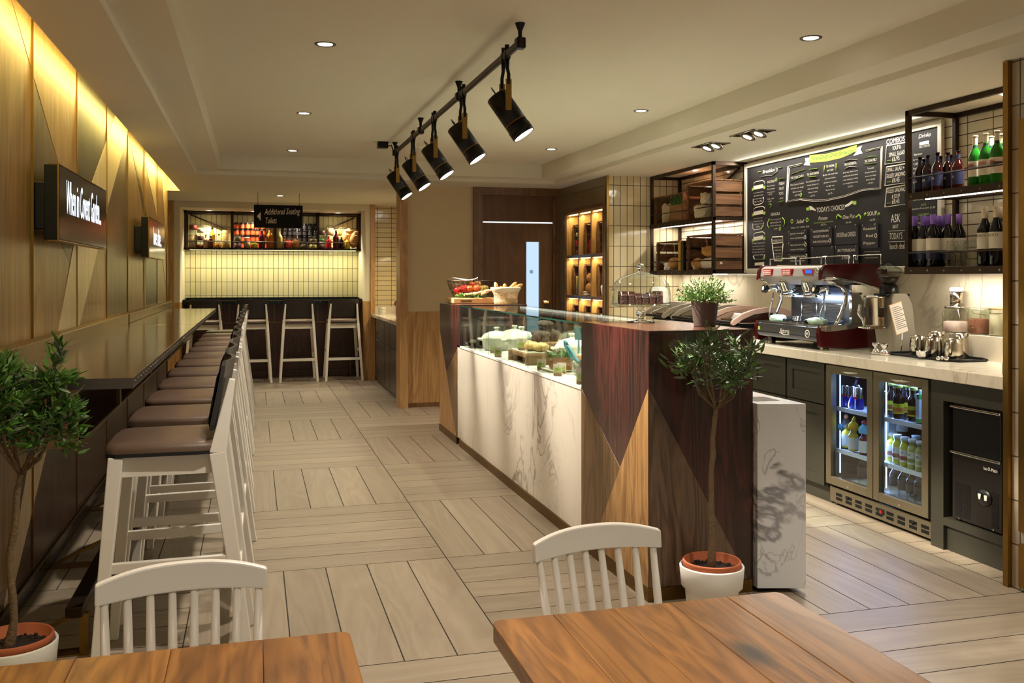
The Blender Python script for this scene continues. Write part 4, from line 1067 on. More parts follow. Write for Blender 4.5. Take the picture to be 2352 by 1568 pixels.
cl([(108, 1392), (122, 1432), (215, 1436), (245, 1415), (250, 1375)], .003)
cp([(128, 1478), (245, 1468), (245, 1508), (128, 1512)], W_); cw('All for £2.95', 140, 235, 1498, L_)
cw('PASTRIES', 285, 375, 485, h=.04)
for k, s in enumerate(('For in house', 'For our menu', 'Almond croissant £2')): cw(s, 282, 375, 530 + k * 38)
cw('- £2.25 -', 290, 350, 635); cw('Daily muffin', 285, 365, 690); cw('- £1.85 -', 288, 345, 722); cl([(300, 755), (318, 745), (335, 755), (318, 795)], .004, G_)
cl([(435, 440), (460, 430), (495, 425)], .005, G_); cl([(428, 725), (455, 715), (485, 710)], .005, G_)
for k, s in enumerate(('FRESH', 'FRUIT', 'POTS')): cw(s, 428, 494 - k * 6, 510 + k * 62, h=.045)
cw('- £2.85 -', 425, 488, 685)
cw('GRANOLA', 325, 440, 890, h=.05)
for k, s in enumerate(('Orchard oat granola with', 'organic yoghurt and', 'a choice of fruit pot')): cw(s, 315, 455, 945 + k * 38)
cw('- £2.85 -', 358, 420, 1062); cl([(310, 930), (288, 980), (290, 1020), (305, 1045)], .005, G_); cl([(470, 915), (498, 950), (500, 990), (480, 1030)], .005, G_)
cl([(340, 1180), (345, 1160), (475, 1152), (478, 1225), (342, 1240), (340, 1180)], .005); cw('PORRIDGE', 352, 462, 1215, h=.035)
cl([(345, 1255), (372, 1452), (462, 1455), (480, 1240)], .005)
for k, s in enumerate(('Jumbo British oats', 'made with', 'Jersey cream', '- £2.45 -')): cw(s, 358 + (14 if k else 0), 465 - (14 if k else 0), 1290 + k * 40)
# sandwiches panel
cl([(545, 282), (714, 245)], .007); cl([(1508, 85), (1712, 36), (1694, 558), (1470, 580), (1240, 660), (1000, 712), (850, 715), (690, 695), (522, 725), (545, 282)], .007)
cl([(560, 298), (714, 262)], .003); cl([(1510, 98), (1698, 55), (1682, 545), (1465, 565), (1235, 645), (1000, 695), (850, 698), (695, 680), (536, 708), (560, 298)], .003)
cp([(808, 140), (1000, 128), (1200, 80), (1395, 10), (1388, 95), (1200, 178), (1000, 222), (800, 236)], G_)
cp([(735, 265), (760, 225), (752, 182), (808, 172), (808, 245), (820, 270)], W_); cp([(1395, 50), (1465, 22), (1440, 68), (1468, 118), (1350, 152), (1392, 95)], W_)
u0, v0 = C(835, 213); u1, v1 = C(1362, 112); p0, p1 = mp(u0, v0), mp(u1, v1)
write(L_, 'ProvenDough Grilled Sandwiches', (BX - .001, p0.y, p0.z), (0, -1, 0), (0, 0, 1), .034, abs(p0.y - p1.y), 'l', 0, .3, (p1.z - p0.z) / abs(p0.y - p1.y))
for x0_, x1_, yt, hd, body in ((572, 735, 425, 'THE CLASSIC CHEESE', ('West Country Cheddar', 'on brown sour dough', 'flavour bread', '- £4.75 -')), (775, 922, 385, 'THE GREAT BRITISH', ('Dry cured bacon with', 'tomato chutney on', 'white sour dough', 'flavour bread', '- £4.75 -')),
                               (1012, 1118, 290, 'THE ORIGINAL', ('SALT BEEF', 'British salt beef with', 'emmental cheese,', 'gherkin and mustard', 'on light rye', 'flavour bread', '- £5.75 -')), (1240, 1392, 262, 'THE CONTINENTAL', ('British ham, West Country', 'cheddar and caramelised', 'onion chutney on white', 'sour dough flavour bread', '- £5.75 -')),
                               (1492, 1640, 222, 'THE TUNA MELT', ('Tuna and', 'Gruyère cheese on', 'brown sour dough', 'flavour bread', '- £5.75 -'))):
    cw(hd, x0_, x1_, yt, h=.035)
    y_ = yt + {572: 85, 775: 85, 1012: 48, 1240: 92, 1492: 90}[x0_]
    for k, s in enumerate(body):
        wd = min(185, max(80, len(s) * 8.4)); xc = (x0_ + x1_) / 2; sl = -.05 * (k)
        cw(s, xc - wd / 2, xc + wd / 2, y_ + k * (46 if x0_ != 1012 else 48))
for (xa, ya, xb, yb) in ((575, 380, 745, 318), (572, 465, 735, 400)): cl([(xa, ya), (xb, yb)], .0035, G_)
for (xa, ya, xb, yb) in ((810, 318, 900, 306), (800, 412, 892, 402)): cl([(xa, ya), (xb, yb)], .007, G_)
cl([(995, 270), (985, 360)], .005, G_); cl([(1140, 240), (1135, 330)], .005, G_)
cl([(1240, 222), (1310, 192), (1398, 198)], .004); cl([(1240, 315), (1310, 280), (1392, 290)], .004); cl([(1490, 178), (1570, 155), (1640, 155)], .003, G_); cl([(1490, 250), (1555, 250), (1636, 236)], .003, G_)
# today's choices
cw("TODAY'S CHOICES", 895, 1242, 835, h=.075); cp([(800, 775), (830, 772), (890, 825), (885, 835), (840, 820), (815, 825)], W_); cp([(765, 795), (800, 788), (808, 828), (770, 830)], G_)
cp([(1245, 765), (1290, 740), (1340, 702), (1345, 735), (1300, 770), (1252, 790)], W_); cp([(1345, 708), (1390, 712), (1388, 758), (1345, 752)], G_)
cw('Salad', 640, 740, 985, sh=.3, h=.06); cw('SMALL - £3.75  LARGE - £4.95', 578, 802, 1045); cw('Pizzette', 915, 1030, 945, sh=.3, h=.055); cw('HAND-STRETCHED AND WOOD-FIRED PIZZA', 860, 1100, 982, G_); cw('- £5.75 -', 935, 1020, 1015)
cw('One Pot', 1215, 1370, 930, sh=.25, h=.06); cw('- £6.25 -', 1245, 1338, 985); cw('SOUP', 1525, 1645, 890, h=.06); cw('- £3.75 -', 1542, 1638, 955)
for c0 in ((590, 965), (778, 945)): cl([(c0[0] + 14 * math.cos(a * .7), c0[1] + 22 * math.sin(a * .7)) for a in range(10)], .004, G_)
for x_, s in ((1165, 1), (1420, -1)): cl([(x_ - 18 * s, 935), (x_ - 22 * s, 905), (x_, 880), (x_ + 12 * s, 895), (x_ + 38 * s, 912)], .006, G_)
for x_ in (1500, 1668): cl([(x_ - 10, 890), (x_ - 8, 868), (x_ + 4, 862), (x_ + 12, 878)], .006, G_)
for k, s in enumerate(('Both One Pot and Soup are', 'served with your choice of', 'crusty, fruity bread')): cw(s, 1492, 1680 - k * 14, 1345 + k * 38)
# combos
cw('COMBOS', 1760, 1990, -12, h=.07)
for k, (l1, l2, l3, y_) in enumerate((('SOUP &', 'SMALL SALAD', '£6.95', 70), ('SMALL SALAD +', 'GRILLED SANDWICH', '£8.45', 335), ('GRILLED SANDWICH', '& SOUP', '£8.45', 600))):
    xa, xb = (1838, 1940) if k == 0 else (1770, 1985) if k == 1 else (1755, 2010); cw(l1, xa, xb, y_, h=.055)
    xa, xb = (1795, 1990) if k == 0 else (1755, 2010) if k == 1 else (1830, 1930); cw(l2, xa, xb, y_ + 75, h=.055)
    cw(l3, 1830, 1925, y_ + 140, h=.06); cl([(1745, y_ + 185), (1765, y_ - 45), (2020, y_ - 90)], .005); cl([(1745, y_ + 185), (2010, y_ + 150)], .005); cl([(1775, y_ + 140), (1818, y_ + 135)], .005, G_)
cw('ASK', 1818, 1935, 975, h=.11); cw('ABOUT', 1838, 1910, 1050, h=.05); cl([(1792, 1085), (1990, 1078)], .004); cw("TODAY'S", 1800, 1960, 1185, h=.09); cl([(1792, 1218), (1990, 1212)], .004); cw('lunch deals', 1802, 2010, 1305, h=.08)
# drinks column
def dl(s, u0, u1, v, bb=None, sh=0, h=None): wr_(s, u0, u1, v, bb, sh, h)
dl('Drinks', 2109, 2138, 315, sh=.3, h=.05); poly([(2112, 327), (2134, 322), (2134, 330), (2112, 334)], W_); dl('HOT DRINKS', 2106, 2142, 338)
for k, s in enumerate(('Espresso', 'Espresso Macchiato', 'Caffè Latte', 'Cappuccino', 'Flat White', 'Americano', 'Hot Chocolate', 'Mocha')): dl(s, 2097, 2120 + 3 * (k % 3), 356 + k * 10.6)
dl('SOFT DRINKS', 2110, 2130, 451, G_); dl('Tea or Coffee', 2096, 2120, 460); dl('£1.95', 2136, 2148, 457); dl('JUICE', 2115, 2127, 472, G_); dl('Johnsons Fruit Juice', 2095, 2133, 480); dl('£1.95', 2136, 2148, 478); dl('COLD DRINKS', 2109, 2133, 494, G_)
for k in range(10): dl(('Water', 'Sparkling', 'Lemonade', 'Ginger beer', 'Beer')[k % 5], 2096, 2112 + 4 * (k % 2), 504 + k * 10)
for (x_, y_, r_) in ((395, 445, 1), (700, 632, 1), (218, 1030, .9), (442, 1055, 1), (245, 1415, .9), (465, 1435, 1)):
    q = mp(*C(x_, y_)); G_.tube([(BX - .0005, q.y + .013 * r_ * math.cos(a * PI / 8), q.z + .014 * r_ * math.sin(a * PI / 8)) for a in range(16)], .002, 5, closed=True); write(W_, 'V', (BX, q.y, q.z - .007), (0, -1, 0), (0, 0, 1), .014)
ob('lettering', W_, 'chalk', t); ob('lettering', G_, 'chalk_green', t); ob('lettering', L_, 'board_black', t)
# slates hung on the board
def slate(x0, y0, x1, y1, lines, label, vmark=None, hook=True):
    (u0, v0), (u1, v1) = C(x0, y0), C(x1, y1)
    X = 4.075; a, c = at(u0, v0, X=X), at(u1, v1, X=X)
    ya, yb = a.y, c.y; zb, zt = c.z, a.z
    t = thing('menu_slate', label, 'menu slate', (X, (ya + yb) / 2, zb), 0, 'black slates hooked on the menu board')
    b = B(); b.box(X, X + .006, yb, ya, zb, zt); ob('slate', b, 'slate_black', t)
    b = B()
    for y in (ya - .02, yb + .02): b.tube([(4.0955, y, zt - .005), (X - .006, y, zt - .005), (X - .006, y, zt - .02)], .004, 6)
    ob('hook', b, 'nickel', t)
    if lines:
        b = B(); n = len(lines)
        for k, s in enumerate(lines):
            wd = min(abs(ya - yb) * (.84 if not vmark else .74), len(s) * .026)
            write(b, s, (X - .0012, (ya + yb) / 2, zt - (zt - zb) * (k + .82) / (n + .35)), (0, -1, 0), (0, 0, 1), min(.034, (zt - zb) / (n + 1) * .5), wd)
        if vmark: b.tube([(X - .001, yb + .02 + .012 * math.cos(q * PI / 8), zb + (zt - zb) * vmark + .013 * math.sin(q * PI / 8)) for q in range(16)], .002, 5, closed=True)
        ob('lettering', b, 'chalk', t)
slate(540, 1085, 772, 1200, ['petits oranges', 'new potatoes'], 'salad slate about new potatoes, top of its column', .3)
slate(540, 1225, 775, 1345, ['Giant cous cous with', 'aubergine and chickpeas'], 'salad slate about giant cous cous, middle of its column', .7)
slate(540, 1370, 785, 1490, ['PENNE PASTA WITH', 'TOMATOES AND ARTICHOKE'], 'salad slate about penne pasta, lowest of its column', .75)
slate(818, 1055, 1082, 1255, ['ROASTED MEDITERRANEAN', 'VEGETABLES', 'AND MOZZARELLA'], 'menu slate about roasted Mediterranean vegetables', .25)
slate(828, 1285, 1112, 1490, [], 'blank menu slate under the roasted vegetables slate')
slate(1118, 1020, 1408, 1240, ['CHICKPEA and CHORIZO'], 'menu slate reading chickpea and chorizo')
slate(1122, 1270, 1412, 1480, ['BUTTERBEAN', 'STEW'], 'menu slate reading butterbean stew', .3)
slate(1452, 1005, 1655, 1290, ['Roasted', 'Red', 'Pepper'], 'tall menu slate reading roasted red pepper', .5)
# ------------------------------------------------------------------ small-goods materials
for nm, c, r_ in (('glass_red', (44, 8, 8), .08), ('glass_green', (30, 110, 30), .08), ('glass_wine', (14, 10, 14), .08), ('glass_brown', (44, 22, 10), .1), ('juice_yellow', (206, 176, 40), .3), ('juice_amber', (190, 112, 24), .25), ('juice_lime', (196, 186, 60), .3), ('juice_pale', (178, 178, 96), .3),
                  ('juice_red', (176, 26, 18), .25), ('juice_maroon', (84, 14, 22), .25), ('juice_brown', (104, 42, 24), .3), ('label_white', (222, 214, 196), .6), ('label_blue', (28, 34, 70), .5), ('label_orange', (212, 92, 44), .5), ('label_black', (34, 30, 32), .5), ('label_yellow', (206, 200, 40), .5),
                  ('cap_violet', (134, 96, 190), .4), ('cap_cream', (214, 200, 172), .4), ('cap_lime', (200, 204, 90), .4), ('grain_beige', (188, 156, 112), .8), ('pasta', (206, 166, 92), .6), ('olive_mix', (96, 74, 44), .6), ('spice_red', (150, 44, 22), .6), ('pickle', (170, 150, 70), .5), ('plum', (92, 40, 48), .5), ('garlic', (224, 210, 184), .6),
                  ('can_blue', (18, 20, 120), .25), ('apple_red', (176, 36, 30), .3), ('orange_peel', (206, 92, 30), .5), ('pear_skin', (168, 140, 60), .5), ('rocket', (76, 118, 44), .5), ('celery', (206, 170, 104), .5), ('paper_white', (226, 216, 200), .7), ('book_yellow', (190, 150, 56), .6), ('book_black', (20, 18, 18), .4), ('teal', (16, 120, 134), .35), ('wool_yellow', (216, 170, 24), .9), ('wool_orange', (214, 130, 30), .9), ('wool_blue', (120, 190, 214), .9), ('wool_white', (214, 214, 214), .9), ('wool_grey', (84, 76, 60), .9), ('badge_blue', (24, 110, 190), .5), ('linen', (196, 178, 146), .9), ('cloth_mint', (166, 190, 172), .9), ('red_enamel', (66, 7, 12), .16), ('red_button', (176, 30, 34), .35), ('silver_grey', (156, 150, 146), .3), ('marsh_pink', (222, 190, 186), .7), ('cocoa', (132, 74, 52), .8), ('curl_beige', (190, 176, 150), .7), ('press_grey', (150, 140, 122), .3), ('press_pink', (182, 150, 134), .35), ('bean', (40, 24, 16), .4), ('carton_white', (214, 222, 216), .5), ('carton_green', (60, 150, 70), .5), ('muffin_case', (44, 30, 26), .7), ('tag_green', (170, 196, 84), .6)):
    P(nm, c, r_)
P('crust', (190, 136, 76), .75, noise=.3, nscale=22, bump=.5, bscale=40); P('crust_pale', (216, 176, 116), .8, noise=.22, nscale=24, bump=.6, bscale=60); P('crust_brown', (150, 98, 54), .75, noise=.35, nscale=30, bump=.5, bscale=50)
P('muffin_top', (58, 42, 32), .7, noise=.6, nscale=50, bump=1, bscale=60); P('choc', (44, 20, 15), .25, noise=.3, nscale=25, bump=.3, bscale=40); P('choc_crumb', (58, 28, 21), .8, noise=.4, nscale=60, bump=.8, bscale=90)
P('steel_brushed', (186, 178, 164), .16, 1, noise=.12, nscale=6); P('steel_dark', (92, 96, 104), .25, .9)
wood('wicker', (170, 140, 96), (216, 190, 146), 'x', 2, .8)

def jar(name, loc, r, h, cont, label, cat, fill=.8, lid='jar_glass', group=None, neck=.75, front=None, clip=True):
    t = thing(name, label, cat, loc, 0, group)
    b = B(); b.lathe([(0, .002), (r * .92, .002), (r, .012), (r, h * .72), (r * neck, h * .86), (r * neck, h * .9)], 18); ob('glass_body', b, 'jar_glass', t, world=False)
    b = B(); f = h * .74 * fill; b.lathe([(0, .005), (r * .88, .005), (r * .93, .012), (r * .93, f), (r * .7, f + .004), (0, f + .006)], 16); ob('contents', b, cont, t, world=False)
    b = B(); b.lathe([(0, h), (r * neck * .9, h), (r * neck * 1.08, h * .97), (r * neck * 1.08, h * .9), (0, h * .9)], 18); ob('lid', b, lid, t, world=False)
    if clip:
        b = B(); b.tube([(-r * neck, -r * .25, h * .88), (-r * neck * 1.1, -r * .4, h * .8), (0, -r * 1.08, h * .72), (r * neck * 1.1, -r * .4, h * .8), (r * neck, -r * .25, h * .88)], .0022, 5); ob('wire_clip', b, 'steel', t, world=False)
    return t
def bottle(name, loc, r, h, mat, label, cat='bottle', cap='chrome', shoulder=.58, neckr=.36, group=None, bands=(), text=None, capfrac=.1, rz=0):
    """bands: (z0, z1, material) printed labels round the body"""
    t = thing(name, label, cat, loc, rz, group)
    s = shoulder
    b = B(); b.lathe([(0, 0), (r * .93, 0), (r, .006), (r, h * s), (r * .92, h * (s + .05)), (r * .62, h * (s + .13)), (r * neckr, h * (s + .2)), (r * neckr, h * (1 - capfrac)), (0, h * (1 - capfrac))], 18); ob('body', b, mat, t, world=False)
    b = B(); b.lathe([(0, h), (r * neckr * 1.05, h), (r * neckr * 1.18, h * .995), (r * neckr * 1.18, h * (1 - capfrac)), (0, h * (1 - capfrac))], 16); ob('cap', b, cap, t, world=False)
    for z0, z1, m in bands:
        b = B(); k = 1.02
        def rad(z):
            q = z / h
            return r if q <= s else r + (r * neckr - r) * min(1, (q - s) / .2)
        b.lathe([(rad(z0 * h) * k, z0 * h), (rad((z0 + z1) / 2 * h) * k, (z0 + z1) / 2 * h), (rad(z1 * h) * k, z1 * h)], 18); ob('paper_label', b, m, t, world=False)
    if text:
        s_, z, sz, m = text
        b = B(); n = len(s_)
        for k, ch in enumerate(s_):
            a = PI + (n / 2 - k - .5) * .26 * -1 if False else PI + (k - (n - 1) / 2) * .24
            write(b, ch, (r * 1.035 * math.cos(a), r * 1.035 * math.sin(a), z * h), (math.sin(a) * -1 if False else -math.sin(a) * -1 * -1, math.cos(a), 0) if False else (-math.sin(a), math.cos(a), 0), (0, 0, 1), sz)
        ob('lettering', b, m, t, world=False)
    return t

# ------------------------------------------------------------------ shelf across the niche
SY, SF = 13.57, 1.818
t = thing('jar_shelf', 'long steel-framed shelf of jars set across the top of the tiled niche', 'wall shelf', (.28, 13.6, 1.79))
b = B(); xs = (-.90, -.29, .29, .88, 1.465)
for x in xs:
    b.box(x - .016, x + .016, 13.40, 13.43, 1.79, 2.325); b.box(x - .013, x + .013, 13.71, 13.74, 1.79, 2.325)
for z in (1.79, 2.295): b.box(-.915, 1.475, 13.40, 13.43, z, z + .028); b.box(-.915, 1.475, 13.71, 13.745, z, z + .028)
for x in (-.90, 1.465): b.box(x - .012, x + .012, 13.40, 13.74, 1.79, 1.815); b.box(x - .012, x + .012, 13.40, 13.74, 2.297, 2.322)
b.bar((-.86, 13.72, 2.29), (-.36, 13.72, 2.08), .02, .02); b.bar((1.42, 13.72, 2.28), (1.02, 13.72, 2.10), .02, .02)
rivets(b, [(-.82 + .155 * k, 13.40, 1.803) for k in range(15)], (0, -1, 0), .006, 1)
ob('steel_frame', b, ['dark_steel', 'nickel'], t)
b = B(); b.box(-.90, 1.465, 13.41, 13.74, 1.80, 1.817); ob('shelf_board', b, 'dark_steel', t)
b = B(); b.tube([(-.9, 13.405, 1.905), (1.465, 13.405, 1.905)], .006); ob('guard_rail', b, 'nickel', t)
b = B(); b.box(-.85, 1.42, 13.49, 13.51, 1.788, 1.796); ob('light_strip', b, 'led_warm', t)
for x in (-.6, 0, .58, 1.17):
    M = Matrix.Translation((x, 13.55, 2.325)); b = B(); b.lathe([(0, -.006), (.02, -.006), (.026, 0)], 14, mat=M); ob('spot_lamp', b, 'lamp', t); spot('shelf_beam', (x - .28, -.05, .525), (0, 0, 0), 42, (1, .88, .70), 110, .6, .02, t)
def nx(u): return at(u, 545, Y=SY).x
def n1(x): return nx(415 + x / 10.69)
def n2(x): return nx(620 + x / 10.69)
K = .000585                                            # metres per close-up pixel on this shelf
def nh(y0, y1): return (y1 - y0) * K
J = 'jar'
jar('storage_jar', (n1(300), SY, SF), .062, .24, 'grain_beige', 'large clip jar of pale grain at the left end of the niche shelf', J, 1.0)
jar('storage_jar', (n1(300), SY, SF + .245), .058, .095, 'spice_red', 'red-filled clip jar standing on the jar of pale grain', J, .95)
jar('storage_jar', (n1(495), SY, SF), .05, .1, 'spice_red', 'squat jar of red spice, lowest beside the pale grain jar', J, .6)
jar('storage_jar', (n1(490), SY, SF + .102), .045, .1, 'plum', 'clip jar of red berries between two stacked jars', J, .8)
jar('storage_jar', (n1(490), SY, SF + .204), .048, .1, 'garlic', 'clip jar of creamy white pieces on top of its stack', J, .8)
bottle('oil_bottle', (n1(625), SY - .04, SF), .036, .19, 'grain_beige', 'small corked bottle of pale seeds on the niche shelf', cap='crust_pale')
bottle('oil_bottle', (n1(775), SY, SF), .042, .30, 'juice_yellow', 'tall bright yellow bottle on the niche shelf', cap='nickel', neckr=.33)
bottle('oil_bottle', (n1(745), SY - .08, SF), .032, .175, 'juice_maroon', 'dark red bottle with white collar before the yellow bottle', bands=((.55, .8, 'label_white'),), cap='label_white')
jar('storage_jar', (n1(920), SY - .06, SF), .046, .085, 'juice_amber', 'round honey-coloured clip jar lying low on the niche shelf', J, .9)
bottle('oil_bottle', (n1(945), SY + .04, SF), .036, .2, 'jar_glass', 'clear stoppered bottle behind the honey jar')
jar('pasta_jar', (n1(1120), SY, SF), .06, .28, 'pasta', 'tall jar of long pasta beside the first shelf post', J, 1.2, neck=.9)
jar('storage_jar', (n1(1400), SY - .07, SF), .05, .09, 'plum', 'low jar of dark beans in front of the orange jars', J, .9)
jar('storage_jar', (n1(1400), SY - .07, SF + .092), .048, .10, 'olive_mix', 'clip jar of olives on the jar of dark beans', J, .9)
jar('storage_jar', (n1(1630), SY - .07, SF), .046, .15, 'grain_beige', 'jar with white cloth cover in front of the orange jars', J, .9, 'paper_white', clip=False)
jar('storage_jar', (n1(1805), SY - .07, SF), .05, .10, 'juice_yellow', 'low jar of yellow preserve in front of the orange jars', J, .9)
bottle('oil_bottle', (n1(1990), SY - .06, SF), .044, .27, 'juice_maroon', 'dark cherry-red bottle before the orange jars', neckr=.4)
bottle('oil_bottle', (n1(2190), SY - .06, SF), .047, .29, 'juice_amber', 'tall amber bottle beside the middle shelf post', neckr=.4)
bottle('oil_bottle', (n2(225), SY - .06, SF), .044, .27, 'pickle', 'clear bottle of pale oil before the black-labelled jars', neckr=.38)
jar('storage_jar', (n2(425), SY - .07, SF), .052, .17, 'juice_red', 'clip jar of bright red peppers on the niche shelf', J, .9)
jar('storage_jar', (n2(628), SY - .07, SF), .055, .165, 'juice_amber', 'clip jar of golden fruit beside the red peppers', J, .9)
jar('storage_jar', (n2(840), SY - .07, SF), .05, .085, 'olive_mix', 'squat brown jar in front of the black-labelled jars', J, .8)
jar('storage_jar', (n2(1050), SY - .07, SF), .052, .09, 'pickle', 'low jar of green pickles by the third shelf post', J, .8)
jar('storage_jar', (n2(1055), SY - .07, SF + .09), .05, .10, 'olive_mix', 'clip jar of brown nuts on the pickle jar', J, .6)
jar('storage_jar', (n2(1265), SY, SF), .05, .1, 'plum', 'lowest jar of the stack right of the third post, plum red', J, .8)
jar('storage_jar', (n2(1265), SY, SF + .102), .048, .09, 'rocket', 'middle jar of the stack right of the third post, leafy green', J, .6)
jar('storage_jar', (n2(1275), SY, SF + .194), .048, .105, 'plum', 'top jar of the stack right of the third post, dark fruit', J, .8)
bottle('oil_bottle', (n2(1435), SY - .06, SF), .038, .19, 'juice_red', 'bright red sauce bottle on the niche shelf', cap='label_white')
jar('storage_jar', (n2(1490), SY + .06, SF + .0), .06, .185, 'garlic', 'broad jar behind the red sauce bottle', J, .3)
jar('storage_jar', (n2(1480), SY + .06, SF + .19), .058, .16, 'grain_beige', 'broad clip jar of oats on top of another jar', J, .9)
bottle('oil_bottle', (n2(1615), SY - .05, SF), .042, .27, 'juice_maroon', 'tall wine-red bottle in the last bay of the niche shelf', neckr=.34)
jar('storage_jar', (n2(1700), SY + .07, SF), .05, .19, 'jar_glass', 'tall clear jar behind the wine-red bottle', J, .3)
jar('storage_jar', (n2(1705), SY + .07, SF + .19), .045, .11, 'pickle', 'small clip jar of green olives on top of the clear jar', J, .9)
bottle('oil_bottle', (n2(1750), SY - .07, SF), .034, .175, 'glass_wine', 'small near-black bottle beside the wine-red bottle')
bottle('oil_bottle', (n2(1890), SY - .08, SF), .036, .17, 'juice_yellow', 'small yellow oil bottle in front of the loaves')
for k, (x, ln, tl, lb) in enumerate(((1990, .30, 18, 'long crusty loaf standing at the end of the niche shelf'), (2080, .26, 18, 'second crusty loaf leaning at the end of the niche shelf'))):
    M = Matrix.Rotation(R(tl), 4, 'Y'); b = B(); b.ball((0, 0, 0), 1, 0, 3, .075, .065, ln / 2, jit=.005)
    for q in range(4): b.tube([(-.05, -.040, -.08 + q * .055), (0, -.062, -.06 + q * .055), (.05, -.040, -.03 + q * .055)], .006, 6, 1)
    tag(ob('crusty_loaf', b, ['crust', 'crust_pale'], loc=(n2(x) + (.0 if k else -.06), SY - .07 + .10 * (k == 0), SF + ln / 2 + .01)), lb, 'bread').rotation_euler = (0, R(tl), 0)
def small_jar(col, lab, label, group):
    t = thing('preserve_jar', label, 'jar', (0, 0, 0), 0, group)
    b = B(); b.lathe([(0, 0), (.032, 0), (.035, .005), (.035, .066), (.030, .074)], 16); ob('glass_body', b, col, t, world=False)
    b = B(); b.lathe([(.0355, .012), (.0355, .058)], 16); ob('paper_label', b, lab, t, world=False)
    b = B(); b.lathe([(0, .09), (.032, .09), (.033, .074), (0, .074)], 16); ob('lid', b, 'black_metal', t, world=False)
    return t
for x0_, nc, col, lab, lb, g, f in ((1365, 6, 'juice_brown', 'label_orange', 'small orange-labelled preserve jar in the stacked block on the niche shelf', 'orange-labelled preserve jars', n1), (345, 7, 'glass_wine', 'label_black', 'small black-labelled preserve jar in the stacked block on the niche shelf', 'black-labelled preserve jars', n2)):
    p = None
    for c in range(nc):
        for r_ in range(4):
            loc = (f(x0_) + c * .0745, SY + .09, SF + r_ * .0915)
            if p is None: p = small_jar(col, lab, lb, g); p.location = loc
            else: dup(p, loc, random.uniform(0, 6))

# ------------------------------------------------------------------ side room cabinet with cups and urn
t = thing('side_cabinet', 'dark steel cabinet in the side room with a pale worktop', 'cabinet', (1.95, 11.5, 0))
b = B(); b.box(1.575, 2.28, 10.22, 12.45, .06, .865); b.box(1.60, 2.28, 10.22, 12.45, 0, .06); ob('carcass', b, 'cab_brown', t)
b = B(); b.box(1.56, 2.29, 10.22, 13.1, .865, .905, bev=.003); b.box(1.575, 2.29, 13.08, 13.11, .905, 1.0); ob('slab', b, 'marble_top', t)
for y0, y1, z0, z1, nm in ((11.55, 12.05, .58, .85, 'drawer'), (11.05, 11.53, .58, .85, 'drawer'), (10.25, 11.03, .58, .85, 'drawer'), (11.55, 12.05, .07, .57, 'door'), (11.05, 11.53, .07, .57, 'door'), (10.25, 11.03, .07, .57, 'door')):
    b = B(); b.box(1.562, 1.575, y0, y1, z0, z1, bev=.003); ob(nm, b, 'cab_brown', t)
b = B()
for z in (.66, .60, .54, .48, .20, .14): b.box(1.570, 1.5755, 12.12, 12.40, z, z + .025)
ob('vent', b, 'shadow_gap', t)
for (x, y, n, lb) in ((1.70, 12.75, 6, 'stack of white paper cup lids on the side room worktop'), (1.93, 12.8, 10, 'taller stack of white cups on the side room worktop')):
    b = B()
    for k in range(n): b.lathe([(.05, k * .016), (.055, k * .016 + .002), (.055, k * .016 + .013), (.0, k * .016 + .0145)], 18, mat=Matrix.Translation((0, 0, 0)))
    tag(ob('cup_stack', b, 'white_ceramic', loc=(x, y, .905)), lb, 'cups')
t = thing('water_boiler', 'tall steel water boiler at the edge of the side room', 'boiler', (1.80, 10.9, .905))
b = B(); b.box(1.66, 2.0, 10.75, 11.1, .915, 1.60, bev=.01); ob('body', b, 'steel_dark', t); b = B(); b.tube([(1.66, 10.92, 1.15), (1.61, 10.92, 1.13), (1.60, 10.92, 1.08)], .012); ob('tap', b, 'chrome', t); b = B(); b.box(1.65, 2.0, 10.75, 11.1, .905, .915); ob('foot', b, 'black_plastic', t)
t = thing('tea_box', 'red tea box beside the water boiler', 'box', (1.9, 12.2, .905)); b = B(); b.box(1.80, 1.98, 12.1, 12.2, .905, 1.10, bev=.004); ob('carton', b, 'red_button', t)
t = thing('hanging_shelf', 'dark steel wall shelf in the side room', 'wall shelf', (2.1, 12, 1.7)); b = B()
for y in (11.0, 12.6):
    for x in (1.93, 2.28): b.box(x - .02, x + .02, y - .02, y + .02, 1.72, 2.40)
for z in (1.72, 2.37):
    for x in (1.93, 2.28): b.box(x - .02, x + .02, 11, 12.6, z, z + .03)
b.box(1.93, 2.3, 12.58, 12.62, 1.72, 1.75); ob('steel_frame', b, 'dark_steel', t); b = B(); b.box(1.93, 2.295, 11, 12.6, 1.745, 1.76); ob('shelf_board', b, 'oak_dark', t)
area('room_strip', (1.95, 11.8, 1.70), (0, R(0), 0), .03, 1.4, 10, (1, .85, .5)); area('room_light', (1.9, 11.6, 2.40), (0, 0, 0), .3, .9, 8, WARM)

# ------------------------------------------------------------------ lit niche shelving and its crates
t = thing('display_shelving', 'oak pigeonhole shelving with lit compartments in the tiled wall', 'shelving', (3.5, 9.17, .33))
b = B(); b.box(3.70, 3.72, ny0, ny1, nz0, nz1 + .06); b.box(3.335, 3.70, ny0, ny0 + .012, nz0, nz1 + .06); b.box(3.335, 3.70, ny1 - .012, ny1, nz0, nz1 + .06); b.box(3.335, 3.7, ny0, ny1, nz1 + .02, nz1 + .06); ob('lining', b, 'niche_oak', t)
cw_ = (ny1 - ny0) / 3
for k in (1, 2): b = B(); b.box(3.345, 3.70, ny0 + cw_ * k - .014, ny0 + cw_ * k + .014, nz0, nz1 + .02); ob('divider', b, 'niche_oak', t)
for k in range(1, 4): b = B(); z = nz1 - .435 * k; b.box(3.338, 3.70, ny0, ny1, z - .02, z + .012); ob('shelf_board', b, 'oak_dark', t)
